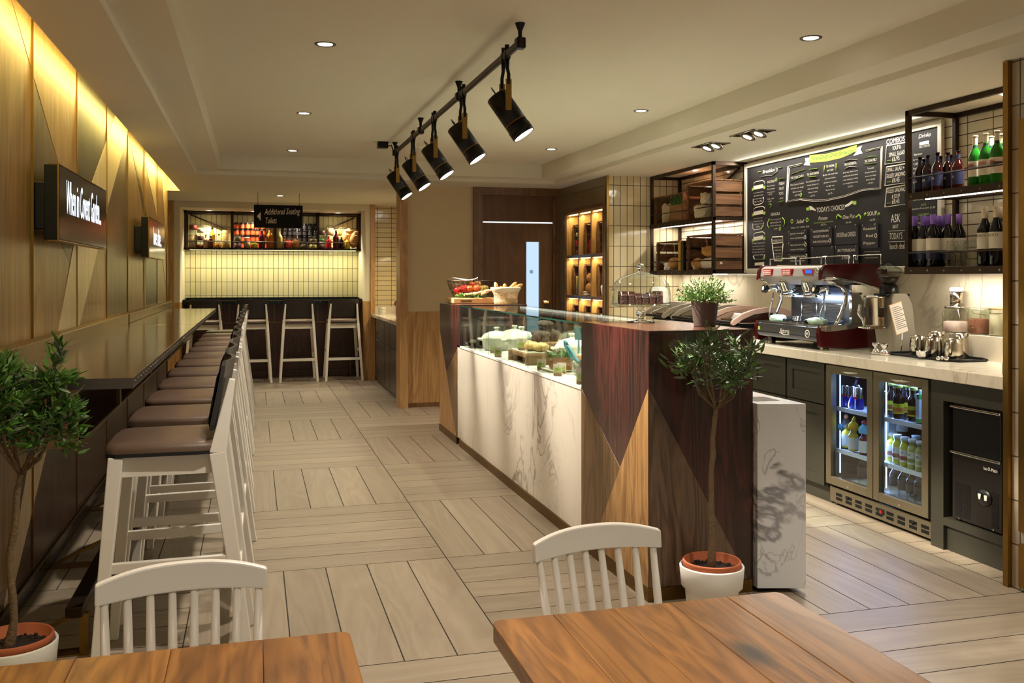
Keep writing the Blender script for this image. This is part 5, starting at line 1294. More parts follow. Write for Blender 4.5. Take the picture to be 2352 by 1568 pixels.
for k in range(3):
    for c in range(3): b = B(); z = nz1 - .435 * k + (.02 if k == 0 else -.02); y = ny0 + cw_ * (c + .5); b.box(3.36, 3.385, y - cw_ * .44, y + cw_ * .44, z - .008, z); ob('light_strip', b, 'led_warm', t)
def crate(label, loc, w_, d_, h_, mat='crate_wood', rows=3, group=None, name='wooden_crate', back=True):
    """open front towards -x; w along y, d along x"""
    t = thing(name, label, 'crate', loc, 0, group)
    th = .011; sl = h_ / rows
    for s in (0, 1):
        b = B()
        for k in range(rows): b.box(0, d_, s * (w_ - th), s * (w_ - th) + th, k * sl + .004, (k + 1) * sl - sl * .16)
        ob('slatted_side', b, 'crate_wood_x', t, world=False)
    for z in (0, h_ - th):
        b = B()
        for k in range(3): b.box(k * d_ / 3 + .003, (k + 1) * d_ / 3 - .003, 0, w_, z, z + th)
        ob('slatted_board', b, mat, t, world=False)
    b = B()
    for k in range(rows): b.box(d_ - th, d_, 0, w_, k * sl + .004, (k + 1) * sl - sl * .16)
    ob('crate_base', b, mat, t, world=False)
    b = B()
    for y in (th, w_ - th - .02):
        for x in (.004, d_ - .03): b.box(x, x + .018, y, y + .02, th, h_ - th)
    ob('corner_post', b, mat, t, world=False)
    return t
RW = ('top', 'second', 'third'); CL = ('far', 'middle', 'near')
for r_ in range(3):
    for c in range(3):
        z = nz1 - .435 * (r_ + 1) + .013; y = ny1 - cw_ * (c + 1) + .03
        crate('upright crate in the %s row of the lit shelving, %s column' % (RW[r_], CL[c]), (3.392, y + .015, z), cw_ - .09, .22, .335, 'crate_wood', 3, 'crates in the lit shelving')
def cmp_(r_, c): return (3.45, ny1 - cw_ * c - .135, nz1 - .435 * (r_ + 1) + .013)
x, y, z = cmp_(0, 0)
jar('storage_jar', (x, y, z), .05, .09, 'spice_red', 'lowest jar of the stack in the lit shelving', J, .8); jar('storage_jar', (x, y, z + .092), .052, .105, 'juice_red', 'red jar in the middle of the stack in the lit shelving', J, .9); jar('storage_jar', (x, y, z + .199), .05, .13, 'garlic', 'clear jar on top of the stack in the lit shelving', J, .5)
x, y, z = cmp_(0, 1); bottle('oil_bottle', (x, y, z), .04, .23, 'juice_red', 'corked bottle of red sauce in the lit shelving', cap='crust_pale')
x, y, z = cmp_(1, 0); jar('storage_jar', (x, y, z), .05, .24, 'pickle', 'tall jar of pale eggs in the second row of the lit shelving', J, 1.15, neck=.85)
x, y, z = cmp_(1, 1)
def loaf(loc, sx, sy, sz, label, mats=('crust', 'crust_pale'), rot=(0, 0, 0), cuts=4):
    b = B(); b.ball((0, 0, 0), 1, 0, 3, sx, sy, sz, jit=.03)
    for q in range(cuts):
        xx = -sx * .6 + 1.2 * sx * q / max(1, cuts - 1); kk = math.sqrt(max(.05, 1 - (xx / sx) ** 2)); b.tube([(xx - .01, -sy * .55 * kk, sz * .72 * kk), (xx, 0, sz * .98 * kk), (xx + .01, sy * .55 * kk, sz * .72 * kk)], sz * .1, 6, 1)
    o = tag(ob('bread_loaf', b, list(mats), loc=loc), label, 'bread'); o.rotation_euler = rot; return o
loaf((x - .01, y, z + .075), .06, .09, .07, 'round loaf lowest in the second row of the lit shelving'); loaf((x, y + .01, z + .19), .055, .08, .055, 'round loaf on top of another loaf in the lit shelving')
def paper(loc, r, h, label, rnd, mat='paper_white', name='paper_bundle'):
    rg = random.Random(rnd); bb = bmesh.new(); rows = []
    for k, (q, z) in enumerate(((.0, 0), (.75, 0), (.85, .25), (.8, .55), (.95, .8), (.7, .95), (.3, .8))):
        rows.append([bb.verts.new((0, 0, z * h))] if q == 0 else [bb.verts.new(((q + rg.uniform(-.16, .16)) * r * math.cos(2 * PI * i / 18), (q + rg.uniform(-.16, .16)) * r * math.sin(2 * PI * i / 18), max(0, z * h + (rg.uniform(-.06, .06) * h if k > 1 else 0)))) for i in range(18)])
    for a, c in zip(rows, rows[1:]):
        for i in range(18): bb.faces.new((a[0], c[(i + 1) % 18], c[i]) if len(a) == 1 else (a[i], a[(i + 1) % 18], c[(i + 1) % 18], c[i]))
    b = B(); b.add(bb, 0, None, False); return tag(ob(name, b, mat, loc=loc), label, 'paper')
x, y, z = cmp_(1, 1); paper((x - .03, y + .03, z), .07, .05, 'crumpled white paper under the loaves in the lit shelving', 3)
x, y, z = cmp_(2, 0); bottle('oil_bottle', (x, y, z), .04, .2, 'glass_brown', 'brown bottle in the third row of the lit shelving', cap='nickel')
x, y, z = cmp_(2, 1); loaf((x, y, z + .06), .07, .09, .055, 'flat loaf in the third row of the lit shelving')
x, y, z = cmp_(0, 2); bottle('oil_bottle', (x + .02, y - .02, z), .04, .3, 'glass_wine', 'tall dark bottle in the near column of the lit shelving'); x, y, z = cmp_(1, 2); paper((x, y - .03, z), .06, .12, 'white paper bundle in the near column of the lit shelving', 8)

# ------------------------------------------------------------------ crates and goods on the left wall shelf
U, Lw = 1.932, 1.472
crate('wooden crate on the upper crate shelf, at its tiled end', (3.82, 7.83, U), .64, .27, .27, 'crate_wood', 3)
crate('larger slatted crate on the upper crate shelf, near end', (3.82, 7.225, U), .54, .28, .33, 'crate_wood', 3)
crate('wooden crate on the lower crate shelf, at its tiled end', (3.82, 7.90, Lw), .52, .27, .285, 'crate_wood', 3)
crate('slatted crate of loaves on the lower crate shelf, near end', (3.82, 7.225, Lw), .54, .28, .32, 'crate_wood', 3)
t = thing('planter_box', 'small pale wooden box planted with grass on the upper crate shelf', 'planter', (3.88, 8.0, U + .012))
U += .012
b = B(); b.box(3.826, 3.842, 7.872, 8.13, U, U + .15, bev=.002); b.box(3.842, 3.95, 7.872, 7.884, U, U + .14); b.box(3.842, 3.95, 8.118, 8.13, U, U + .14); b.box(3.938, 3.95, 7.872, 8.13, U, U + .14); b.box(3.836, 3.945, 7.876, 8.126, U + .01, U + .125, 0); ob('box', b, 'riser_wood', t)
b = B(); write(b, 'Chateau', (3.8255, 8.0, U + .09), (0, -1, 0), (0, 0, 1), .025, .12); write(b, 'Grand Vin', (3.8255, 8.0, U + .045), (0, -1, 0), (0, 0, 1), .02, .12); ob('lettering', b, 'oak_dark', t)
b = B(); rg = random.Random(4)
for k in range(420):
    p = Vector((rg.uniform(3.85, 3.93), rg.uniform(7.89, 8.11), U + .12)); v = Vector((rg.uniform(-.6, .6), rg.uniform(-.6, .6), 1)); b.leaf(p, v, rg.uniform(.06, .15), .006, 0, .3, rg.uniform(0, 6))
ob('grass', b, 'leaf_green', t)
U -= .012
paper((3.88, 8.29, U + .012), .06, .19, 'tall paper-wrapped bundle in the crate at the tiled end', 21, 'linen'); paper((3.86, 7.52, U + .012), .085, .12, 'wide crumpled paper bundle in the larger upper crate', 22, 'linen'); paper((3.87, 7.47, U + .135), .06, .10, 'paper-topped bundle resting on the wide bundle', 23, 'linen')
for (xx, yy, rr, hh) in ((3.9, 7.34, .05, .10),): jar('storage_jar', (xx, yy, U + .012), rr, hh, 'garlic', 'clear jar seen through the slats of the larger crate', J, .2)
for y0, y1, m, lb, h_ in ((7.835, 7.885, 'book_yellow', 'yellow spine of a book standing on the lower crate shelf', .27), (7.775, 7.825, 'book_black', 'black cookery book standing beside the yellow one', .275)):
    t = thing('cookery_book', lb, 'book', (3.9, (y0 + y1) / 2, Lw)); b = B(); b.box(3.80, 3.98, y0, y0 + .004, Lw, Lw + h_); b.box(3.80, 3.98, y1 - .004, y1, Lw, Lw + h_); b.box(3.797, 3.803, y0, y1, Lw, Lw + h_); ob('cover', b, m, t); b = B(); b.box(3.803, 3.975, y0 + .004, y1 - .004, Lw + .005, Lw + h_ - .006); ob('pages', b, 'paper_white', t)
loaf((3.84, 8.06, Lw + .075), .05, .085, .055, 'round loaf in white paper on the lower crate shelf'); paper((3.845, 8.15, Lw + .012), .075, .07, 'white paper round the loaf on the lower crate shelf', 31)
loaf((3.92, 7.50, Lw + .17), .055, .12, .05, 'long loaf lying high in the crate of loaves', rot=(R(6), 0, 0)); loaf((3.86, 7.60, Lw + .065), .05, .11, .05, 'golden loaf low in the crate of loaves'); paper((3.88, 7.62, Lw + .012), .07, .09, 'white paper round the golden loaf in the crate', 32)
b = B(); rg = random.Random(2); b.ball((0, 0, 0), 1, 0, 3, .05, .20, .05, jit=.09); tag(ob('wrapped_baguette', b, 'paper_white', loc=(3.88, 7.42, Lw + .062)), 'long loaf wrapped in white paper at the front of the crate of loaves', 'bread')

# ------------------------------------------------------------------ bottles on the right wall shelf
def sy(u, x): return at(u, 635, X=x).y
U2, L2 = 1.911, 1.472
g = 'dark beer bottles on the bottle shelf'; p = None
for k, (u, x, lb) in enumerate(((2113, 3.84, 'dark beer bottle at the left end of the front row'), (2131, 3.83, 'dark beer bottle second from the left of the front row'), (2153, 3.80, 'dark beer bottle standing nearest the rail, in the middle'), (2177, 3.86, 'dark beer bottle fourth from the left of the front row'), (2201, 3.85, 'reddish beer bottle at the right end of the dark beers'),
                            (2122, 3.93, 'dark beer bottle in the back row, left'), (2160, 3.93, 'dark beer bottle in the back row, middle'), (2184, 3.95, 'dark beer bottle in the back row, right'))):
    loc = (x, sy(u, x), U2)
    if p is None: p = bottle('beer_bottle', loc, .031, .225, 'glass_red', lb, cap='black_metal', group=g, bands=((.14, .5, 'label_blue'), (.78, .9, 'label_blue')), capfrac=.035, text=('S&R', .3, .016, 'label_white'))
    else: dup(p, loc, random.uniform(-.3, .3), lb, g)
g = 'green beer bottles on the bottle shelf'; p = None
for k, (u, x, lb) in enumerate(((2240, 3.83, 'green beer bottle at the left of its group'), (2264, 3.82, 'green beer bottle in the middle of its group'), (2290, 3.81, 'green beer bottle at the right, tallest in view'), (2277, 3.93, 'green beer bottle standing behind the other green ones'), (2300, 3.92, 'green beer bottle in the back row by the brass edge'))):
    loc = (x, sy(u, x), U2)
    if p is None: p = bottle('beer_bottle', loc, .035, .285, 'glass_green', lb, cap='label_white', group=g, bands=((.2, .5, 'label_white'), (.36, .42, 'label_blue'), (.74, .8, 'label_blue'), (.82, .96, 'label_white')), capfrac=.03, text=('PERONI', .40, .018, 'red_button'))
    else: dup(p, loc, random.uniform(-.2, .2), lb, g)
g = 'violet-capped wine bottles'; p = None
for k, (u, x, lb) in enumerate(((2101, 3.83, 'violet-capped wine bottle at the left end of the lower shelf'), (2121, 3.83, 'violet-capped wine bottle second from the left'), (2143, 3.80, 'violet-capped wine bottle nearest the rail, third from the left'), (2131, 3.93, 'violet-capped wine bottle in the back row, left'), (2153, 3.92, 'violet-capped wine bottle in the back row, middle'), (2164, 3.98, 'violet-capped wine bottle in the back row, right'), (2177, 3.87, 'violet-capped wine bottle behind the first upturned glass'), (2203, 3.93, 'violet-capped wine bottle behind the upturned glasses'))):
    loc = (x, sy(u, x), L2)
    if p is None: p = bottle('wine_bottle', loc, .037, .31, 'glass_wine', lb, cap='cap_violet', group=g, bands=((.32, .55, 'label_white'), (.15, .32, 'label_blue')), capfrac=.19, text=('OLETA', .26, .014, 'label_white'), shoulder=.6, neckr=.38)
    else: dup(p, loc, random.uniform(-.2, .2), lb, g)
g = 'cream-capped wine bottles'; p = None
for k, (u, x, lb) in enumerate(((2262, 3.82, 'cream-capped wine bottle beside the upturned glasses'), (2289, 3.81, 'cream-capped wine bottle in front, by the brass edge'), (2301, 3.92, 'cream-capped wine bottle in the back row by the brass edge'))):
    loc = (x, sy(u, x), L2)
    if p is None: p = bottle('wine_bottle', loc, .038, .325, 'glass_wine', lb, cap='cap_cream', group=g, bands=((.30, .57, 'label_white'),), capfrac=.19, text=('CANCHETA', .50, .014, 'label_black'), shoulder=.6, neckr=.38)
    else: dup(p, loc, random.uniform(-.2, .2), lb, g)
p = None; g = 'upturned tumblers on the bottle shelf'
for k, (u, x, lb) in enumerate(((2188, 3.81, 'upturned tumbler at the left of its group'), (2212, 3.82, 'upturned tumbler second from the left'), (2238, 3.82, 'upturned tumbler beside the cream-capped wine'), (2200, 3.92, 'upturned tumbler in the back row, left'), (2226, 3.93, 'upturned tumbler in the back row, right'))):
    loc = (x, sy(u, x), L2)
    if p is None:
        t = thing('tumbler', lb, 'glass', loc, 0, g); b = B(); b.lathe([(.040, 0), (.0405, .004), (.038, .10), (.031, .135), (.026, .15), (0, .152)], 22); ob('bowl', b, 'dome_glass', t, world=False); b = B(); b.lathe([(.0425, 0), (.0425, .006), (.0395, .006), (.0395, 0), (.0425, 0)], 22); ob('rim', b, 'white_ceramic', t, world=False); p = t
    else: dup(p, loc, 0, lb, g)

# ------------------------------------------------------------------ inside the fridge
def fy(u): return at(u, 635, X=3.56).y
Z1_, Z2_, Z3_ = .614, .354, .157
p = None; g = 'blue drink cans in the fridge'
for k, (u, x, lb) in enumerate(((1929, 3.57, 'blue and silver can at the left of the upper fridge shelf'), (1942, 3.55, 'blue and silver can second from the left'), (1958, 3.55, 'blue and silver can third from the left'), (1974, 3.54, 'blue and silver can nearest the fridge door post'), (1950, 3.64, 'blue and silver can in the second row, left'), (1972, 3.66, 'blue and silver can in the second row, right'), (2034, 3.60, 'blue and silver can behind the right fridge door'))):
    loc = (x, at(u, 635, X=x).y, Z1_)
    if p is None:
        t = thing('drink_can', lb, 'can', loc, 0, g); b = B(); b.lathe([(0, 0), (.023, 0), (.0265, .006), (.0265, .066)], 18); b.lathe([(.0265, .066), (.0265, .124), (.023, .133), (0, .132)], 18, 1)
        ob('body', b, ['can_blue', 'steel_brushed'], t, world=False); b = B(); b.box(-.0272, -.026, -.014, .014, .062, .078); ob('print', b, 'red_button', t, world=False); p = t
    else: dup(p, loc, random.uniform(-.5, .5), lb, g)
p = None; g = 'iced tea bottles in the fridge'
for k, (u, x, lb) in enumerate(((2050, 3.58, 'brown iced tea bottle beside the can'), (2064, 3.53, 'brown iced tea bottle in front, barcode side out'), (2080, 3.60, 'brown iced tea bottle behind the front one'), (2098, 3.54, 'brown iced tea bottle beside the white carton'), (2109, 3.66, 'brown iced tea bottle in the back row, right'), (2060, 3.68, 'brown iced tea bottle in the back row, left'))):
    loc = (x, at(u, 635, X=x).y, Z1_)
    if p is None: p = bottle('iced_tea_bottle', loc, .031, .19, 'glass_brown', lb, cap='cap_lime', group=g, bands=((.16, .46, 'label_yellow'), (.2, .34, 'label_orange')), capfrac=.09, shoulder=.62, neckr=.62)
    else: dup(p, loc, random.uniform(-.5, .5), lb, g)
t = thing('drink_carton', 'white coconut drink carton at the right of the upper fridge shelf', 'carton', (3.56, fy(2113), Z1_)); y = fy(2113)
b = B(); b.box(3.53, 3.58, y - .03, y + .03, Z1_, Z1_ + .155, bev=.003); ob('body', b, 'carton_white', t); b = B(); b.box(3.529, 3.5815, y - .0315, y + .0315, Z1_, Z1_ + .02); b.box(3.529, 3.5815, y - .0315, y - .012, Z1_ + .13, Z1_ + .1555); ob('print', b, 'carton_green', t); b = B(); b.lathe([(.012, .155), (.012, .18), (0, .18)], 12, mat=Matrix.Translation((3.555, y - .015, Z1_))); ob('cap', b, 'white_plastic', t)
b = B(); write(b, 'COCO', (3.5285, y + .008, Z1_ + .095), (0, 0, 1), (0, 1, 0), .02, .045); ob('lettering', b, 'label_black', t)
def smoothie(u, x, z, body, hat, pom, label, peak=False, h=.15):
    y = at(u, 635, X=x).y; t = bottle('smoothie_bottle', (x, y, z), .030, h, body, label, cap='white_plastic', bands=((.08, .55, 'label_white'),), shoulder=.6, neckr=.62, capfrac=.12)
    b = B(); b.lathe([(.031, h * .84), (.033, h * .92), (.028, h * 1.08), (.010, h * 1.2), (0, h * 1.22)], 16); hh = ob('knitted_hat', b, hat, t, world=False)
    b = B(); (b.tube([(0, 0, h * 1.18), (0, -.006, h * 1.3), (0, -.010, h * 1.42)], [.012, .010, .003], 8) if peak else b.ball((0, 0, h * 1.26), .015, 0, 2)); ob('bobble', b, pom, hh, world=False); return t
smoothie(1943, 3.57, Z2_, 'juice_yellow', 'wool_grey', 'wool_orange', 'yellow smoothie bottle in a grey knitted hat with orange bobble'); smoothie(1960, 3.54, Z2_, 'juice_yellow', 'wool_yellow', 'wool_yellow', 'yellow smoothie bottle in a peaked yellow knitted hat', True); smoothie(1985, 3.53, Z2_, 'juice_brown', 'wool_blue', 'red_button', 'brown smoothie bottle in a blue hat with a red bobble'); smoothie(2072, 3.70, Z2_, 'juice_brown', 'wool_white', 'wool_white', 'smoothie bottle in a white knitted hat behind the juices', h=.18); smoothie(1926, 3.66, Z2_, 'juice_yellow', 'wool_orange', 'wool_orange', 'smoothie bottle in an orange hat at the back left')
b = B(); b.lathe([(0, 0), (.022, 0), (.022, .002), (0, .002)], 20, mat=Matrix.Rotation(R(-90), 4, 'Y')); tag(ob('round_badge', b, 'badge_blue', loc=(3.4612, at(1930, 980, X=3.46).y, at(1930, 980, X=3.46).z)), 'round blue sticker on the left fridge door glass', 'sticker')
t = thing('drink_carton', 'grey-blue carton at the left behind the juice bottles', 'carton', (3.70, 4.45, Z2_)); y = at(2040, 635, X=3.70).y; b = B(); b.box(3.68, 3.74, y - .035, y + .035, Z2_, Z2_ + .19, bev=.003); ob('body', b, 'carton_white', t); b = B(); b.lathe([(.014, .19), (.014, .215), (0, .215)], 12, mat=Matrix.Translation((3.71, y, Z2_))); ob('cap', b, 'white_plastic', t)
p1 = p2 = None; g = 'white-capped juice bottles in the fridge'
for k, (u, x, c, lb) in enumerate(((2046, 3.56, 0, 'yellow juice bottle at the left of the row of five'), (2062, 3.545, 0, 'yellow juice bottle second from the left'), (2079, 3.53, 0, 'yellow juice bottle in the middle of the row'), (2097, 3.525, 1, 'pale green juice bottle fourth in the row'), (2115, 3.52, 1, 'pale green juice bottle at the right end of the row'), (2104, 3.62, 1, 'pale green juice bottle in the second row'))):
    loc = (x, at(u, 635, X=x).y, Z2_)
    pr2 = (p1, p2)[c]
    if pr2 is None:
        q = bottle('juice_bottle', loc, .0285, .165, ('juice_lime', 'juice_pale')[c], lb, cap='white_plastic', group=g, bands=((.16, .58, 'label_white'), (.22, .36, ('label_orange', 'tag_green')[c])), shoulder=.66, neckr=.7, capfrac=.13, text=('ACE', .44, .014, 'label_black'))
        if c: p2 = q
        else: p1 = q
    else: dup(pr2, loc, random.uniform(-.3, .3), lb, g)
p = None; g = 'clear water bottles at the bottom of the fridge'
for k, (u, x, lb) in enumerate(((1982, 3.55, 'clear water bottle behind the left fridge door'), (2055, 3.58, 'clear water bottle at the left behind the right door'), (2075, 3.55, 'clear water bottle second behind the right door'), (2094, 3.54, 'clear water bottle third behind the right door'), (2112, 3.53, 'clear water bottle nearest the right door frame'))):
    loc = (x, at(u, 635, X=x).y, Z3_)
    if p is None: p = bottle('water_bottle', loc, .03, .185, 'jar_glass', lb, cap='black_plastic', group=g, bands=((.3, .58, 'cab_green'),), shoulder=.64, neckr=.4)
    else: dup(p, loc, 0, lb, g)
# ------------------------------------------------------------------ cake under a glass dome
CX_, CY_, CZ_ = 1.937, 4.46, 1.1827
t = thing('cake_stand', 'glass cake stand with a tall glass dome on the mahogany block', 'cake stand', (CX_, CY_, CZ_))
b = B(); b.lathe([(0, 0), (.072, 0), (.074, .004), (.03, .010), (.014, .018), (.017, .028), (.028, .045), (.022, .062), (.013, .07), (.02, .076), (.026, .084), (0, .086)], 28); ob('pedestal', b, 'solid_glass', t, world=False)
b = B(); b.lathe([(0, .084), (.15, .084), (.158, .09), (.158, .096), (.148, .092), (0, .092)], 40); ob('plate', b, 'jar_glass', t, world=False)
b = B(); b.lathe([(.150, .094), (.153, .10), (.152, .16), (.142, .20), (.115, .228), (.07, .248), (.03, .258), (.018, .263)], 40); d = ob('dome', b, 'dome_glass', t, world=False)
b = B(); b.lathe([(0, .260), (.018, .261), (.012, .27), (.021, .283), (.022, .295), (.014, .303), (0, .305)], 20); ob('knob', b, 'solid_glass', d, world=False)
b = B(); b.tube([(.151 * math.cos(a * PI / 20), .151 * math.sin(a * PI / 20), .096) for a in range(40)], .0022, 6, closed=True); ob('rim', b, 'solid_glass', d, world=False)
t = thing('chocolate_cake', 'sliced chocolate loaf cake under the glass dome', 'cake', (CX_, CY_, CZ_ + .0925))
for k in range(6):
    x0 = -.112 + .0365 * k; b = B(); hh = .058 + .008 * math.sin(k * 1.3 + 1)
    b.prism([(-.055, 0), (.055, 0), (.058, hh * .75), (.04, hh), (-.04, hh), (-.058, hh * .75)], 'x', x0, x0 + .033, 0, bev=.004); b.prism([(-.057, hh * .72), (.057, hh * .72), (.042, hh + .004), (-.042, hh + .004)], 'x', x0 - .001, x0 + .034, 1, bev=.002)
    o = ob('slice', b, ['choc_crumb', 'choc'], t, world=False); o.rotation_euler = (0, 0, R(-12))
# plant on the block
t = thing('potted_plant', 'small leafy box plant in a brown pot on the mahogany block', 'potted plant', (2.075, 4.02, CZ_))
b = B(); b.lathe([(0, 0), (.050, 0), (.052, .004), (.066, .125), (.068, .128), (.064, .128), (.06, .11), (0, .11)], 30); ob('pot', b, 'pot_brown', t, world=False)
b = B(); rg = random.Random(12)
st = B()
for k in range(230):
    u = Vector((rg.gauss(0, 1), rg.gauss(0, 1), abs(rg.gauss(0, .9)) + .12)).normalized(); ln = rg.uniform(.07, .135); p0 = Vector((u.x * .03, u.y * .03, .11)); e_ = p0 + Vector((u.x * ln * .92, u.y * ln * .92, u.z * ln * .98)); st.tube([p0, p0.lerp(e_, .5) + Vector((0, 0, .006)), e_], .0012, 4)
    for q in range(11):
        p = p0.lerp(e_, rg.uniform(.35, 1.02)); b.leaf(p, u + Vector((rg.uniform(-1, 1), rg.uniform(-1, 1), rg.uniform(-.5, 1))), rg.uniform(.008, .015), rg.uniform(.005, .008), 0 if rg.random() < .7 else 1, .1, rg.uniform(0, 6))
ob('foliage', b, ['leaf_box', 'leaf_pale'], t, world=False); ob('stem', st, 'leaf_green', t, world=False)

# ------------------------------------------------------------------ fruit basket, chopping board and wicker basket on the far block
FZ = 1.1827
t = thing('chopping_board', 'thick wooden chopping board under the wire fruit basket', 'chopping board', (1.86, 7.95, FZ))
b = B(); b.box(1.675, 2.06, 7.92, 8.20, FZ, FZ + .05, bev=.008); b.box(1.74, 1.84, 7.914, 7.921, FZ + .016, FZ + .034, 1, bev=.002); ob('board', b, ['tray_wood', 'oak_brown'], t)
BZ = FZ + .0515; bx, bY = 1.865, 8.09
t = thing('wire_basket', 'dark wire fruit basket with folded handles on the chopping board', 'basket', (bx, bY, BZ))
b = B()
for z, rx, ry in ((.0, .15, .09), (.04, .17, .105), (.08, .19, .118), (.115, .205, .128), (.145, .215, .135)): b.tube([(rx * math.cos(a * PI / 16), ry * math.sin(a * PI / 16), z + .003) for a in range(32)], .0028 if z > .14 else .0016, 5, closed=True)
for k in range(28):
    a = 2 * PI * k / 28
    for s in (-1, 1): b.tube([(.15 * math.cos(a), .09 * math.sin(a), .003), (.185 * math.cos(a + s * .13), .115 * math.sin(a + s * .13), .07), (.215 * math.cos(a + s * .26), .135 * math.sin(a + s * .26), .148)], .0012, 4)
ob('wire_mesh', b, 'dark_steel', t, world=False)
for s in (1, -1):
    b = B(); b.tube([(-.21, s * .04, .148), (-.17, -s * .02 - .03, .175), (0, -.09 * 1 + s * .02, .152), (.0, -.085, .152)], .004, 6) if s == 1 else b.tube([(-.16, -.09, .175), (-.06, -.10, .15), (.02, -.11, .165), (.04, -.11, .178), (.04, -.09, .16)], .004, 6)
    ob('handle', b, 'white_paint', t, world=False)
def fruit(kind, mat, loc, r, label, sz=.92, leafy=True):
    t = thing(kind, label, 'fruit', loc, 0, 'fruit in the wire basket'); b = B(); b.lathe([(0, -r * .78), (r * .35, -r * .86), (r * .8, -r * .55), (r, 0), (r * .85, r * .6), (r * .4, r * .88), (r * .12, r * .8), (0, r * .68)], 18); o = ob('flesh', b, mat, t, world=False); b = B(); b.tube([(0, 0, r * .66), (r * .1, 0, r * 1.1)], .0025, 5); ob('stalk', b, 'bark', t, world=False); t.rotation_euler = (random.uniform(-.6, .6), random.uniform(-.6, .6), 0); return t
for (dx, dy, dz, k, m, lb) in ((-.13, -.05, .065, 'apple', 'apple_red', 'red apple at the left rim of the wire basket'), (-.075, -.055, .075, 'apple', 'apple_red', 'large striped red apple in front, second from the left'), (-.11, -.05, .033, 'apple', 'apple_red', 'small red apple lowest in the wire basket'), (-.02, -.05, .075, 'orange', 'orange_peel', 'orange beside the striped red apple'), (.045, -.055, .08, 'orange', 'orange_peel', 'large orange at the front of the wire basket'), (.105, -.05, .075, 'pear', 'pear_skin', 'yellow pear right of the large orange'),
                           (.02, .03, .105, 'orange', 'orange_peel', 'orange piled at the back of the wire basket'), (.07, .03, .115, 'pear', 'crust', 'brown pear on top of the pile'), (-.05, .03, .085, 'apple', 'apple_red', 'red apple behind the striped one'), (.14, .02, .075, 'pear', 'pear_skin', 'pear at the right rim of the wire basket')):
    fruit(k, m, (bx + dx, bY + dy, BZ + dz), .036, lb)
b = B(); rg = random.Random(6)
for k in range(330): b.leaf((1.72 + rg.random() * .26, 7.93 + rg.random() * .05, FZ + .052 + rg.random() * .02), (rg.uniform(-1, 1), rg.uniform(-1, 1), rg.uniform(0, .7)), rg.uniform(.025, .05), .006, 0, .3, rg.uniform(0, 6))
tag(ob('rocket_leaves', b, 'rocket'), 'scattered rocket leaves along the front of the chopping board', 'leaves', kind='stuff')
for k, (x0, x1, z0, z1, lb) in enumerate(((1.78, 1.93, .07, .085, 'stubby pale breadstick on the rocket leaves, left'), (1.85, 2.03, .075, .115, 'twisted breadstick leaning right on the rocket leaves'), (1.92, 2.06, .068, .13, 'longest twisted breadstick, leaning up to the wicker basket'))):
    b = B(); n = 9; b.tube([(x0 + (x1 - x0) * q / n, 7.945 + .010 * math.sin(q * 1.5 + k) - .008 * k, FZ + z0 + (z1 - z0) * q / n + .008) for q in range(n + 1)], [.011 + .004 * math.sin(q * 2.2) for q in range(n + 1)], 8); tag(ob('breadstick', b, 'crust_pale'), lb, 'bread', 'breadsticks on the chopping board')
wx, wy = 2.115, 7.88
WZ = FZ
KB = 1.14; t = thing('wicker_basket', 'pale wicker basket of long rolls at the end of the glass case', 'basket', (wx, 7.80, 1.1827)); wz = 1.1827; t.scale = (KB, KB, KB)
b = B(); prof = ((.085, .065, 0), (.088, .068, .015), (.086, .066, .04), (.09, .07, .07), (.10, .078, .095), (.112, .088, .118))
for k in range(len(prof) - 1):
    for s in range(3):
        f0, f1 = s / 3, (s + .5) / 3; a_, c_ = prof[k], prof[k + 1]; rx = a_[0] + (c_[0] - a_[0]) * f0; ry = a_[1] + (c_[1] - a_[1]) * f0; z = a_[2] + (c_[2] - a_[2]) * f0
        b.tube([(rx * (1 + .025 * (-1) ** (q + s + k)) * math.cos(q * PI / 18), ry * (1 + .025 * (-1) ** (q + s + k)) * math.sin(q * PI / 18), z + .004) for q in range(36)], .0048, 5, closed=True)
b.lathe([(0, .002), (.082, .002)], 24); ob('weave', b, 'wicker', t, world=False)
b = B(); b.lathe([(.10, .088), (.112, .106), (.120, .120), (.116, .128), (.104, .118), (.08, .08)], 30, sy=.8); ob('linen_lining', b, 'linen', t, world=False)
b = B(); b.tube([(.0, -.075, .06), (-.01, -.09, .075), (0, -.092, .085), (.01, -.09, .075), (0, -.078, .06), (-.004, -.09, .045)], .004, 6); ob('toggle', b, 'paper_white', t, world=False)
for k, (x0, y0, z0, x1, y1, z1, r_, m, lb) in enumerate(((-.06, .0, .09, -.085, .0, .165, .014, 'crust_pale', 'upright pale roll at the left of the wicker basket'), (-.03, .01, .09, -.035, .01, .135, .016, 'crust_brown', 'dark seeded roll in the wicker basket'), (-.005, .01, .1, -.005, .015, .155, .014, 'crust', 'short upright roll in the middle of the wicker basket'), (.02, .0, .1, .085, .0, .165, .015, 'crust', 'long roll leaning right, upper'), (.03, -.03, .1, .125, -.03, .15, .015, 'crust', 'long roll leaning furthest right over the rim'))):
    b = B(); n = 8; b.tube([(wx + KB * (x0 + (x1 - x0) * q / n), 7.80 + KB * (y0 + (y1 - y0) * q / n), wz + KB * (z0 + (z1 - z0) * q / n)) for q in range(n + 1)], [r_ * KB * (.35 if q in (0, n) else .8 if q in (1, n - 1) else 1) for q in range(n + 1)], 10); tag(ob('bread_roll', b, m), lb, 'bread', 'rolls in the wicker basket')

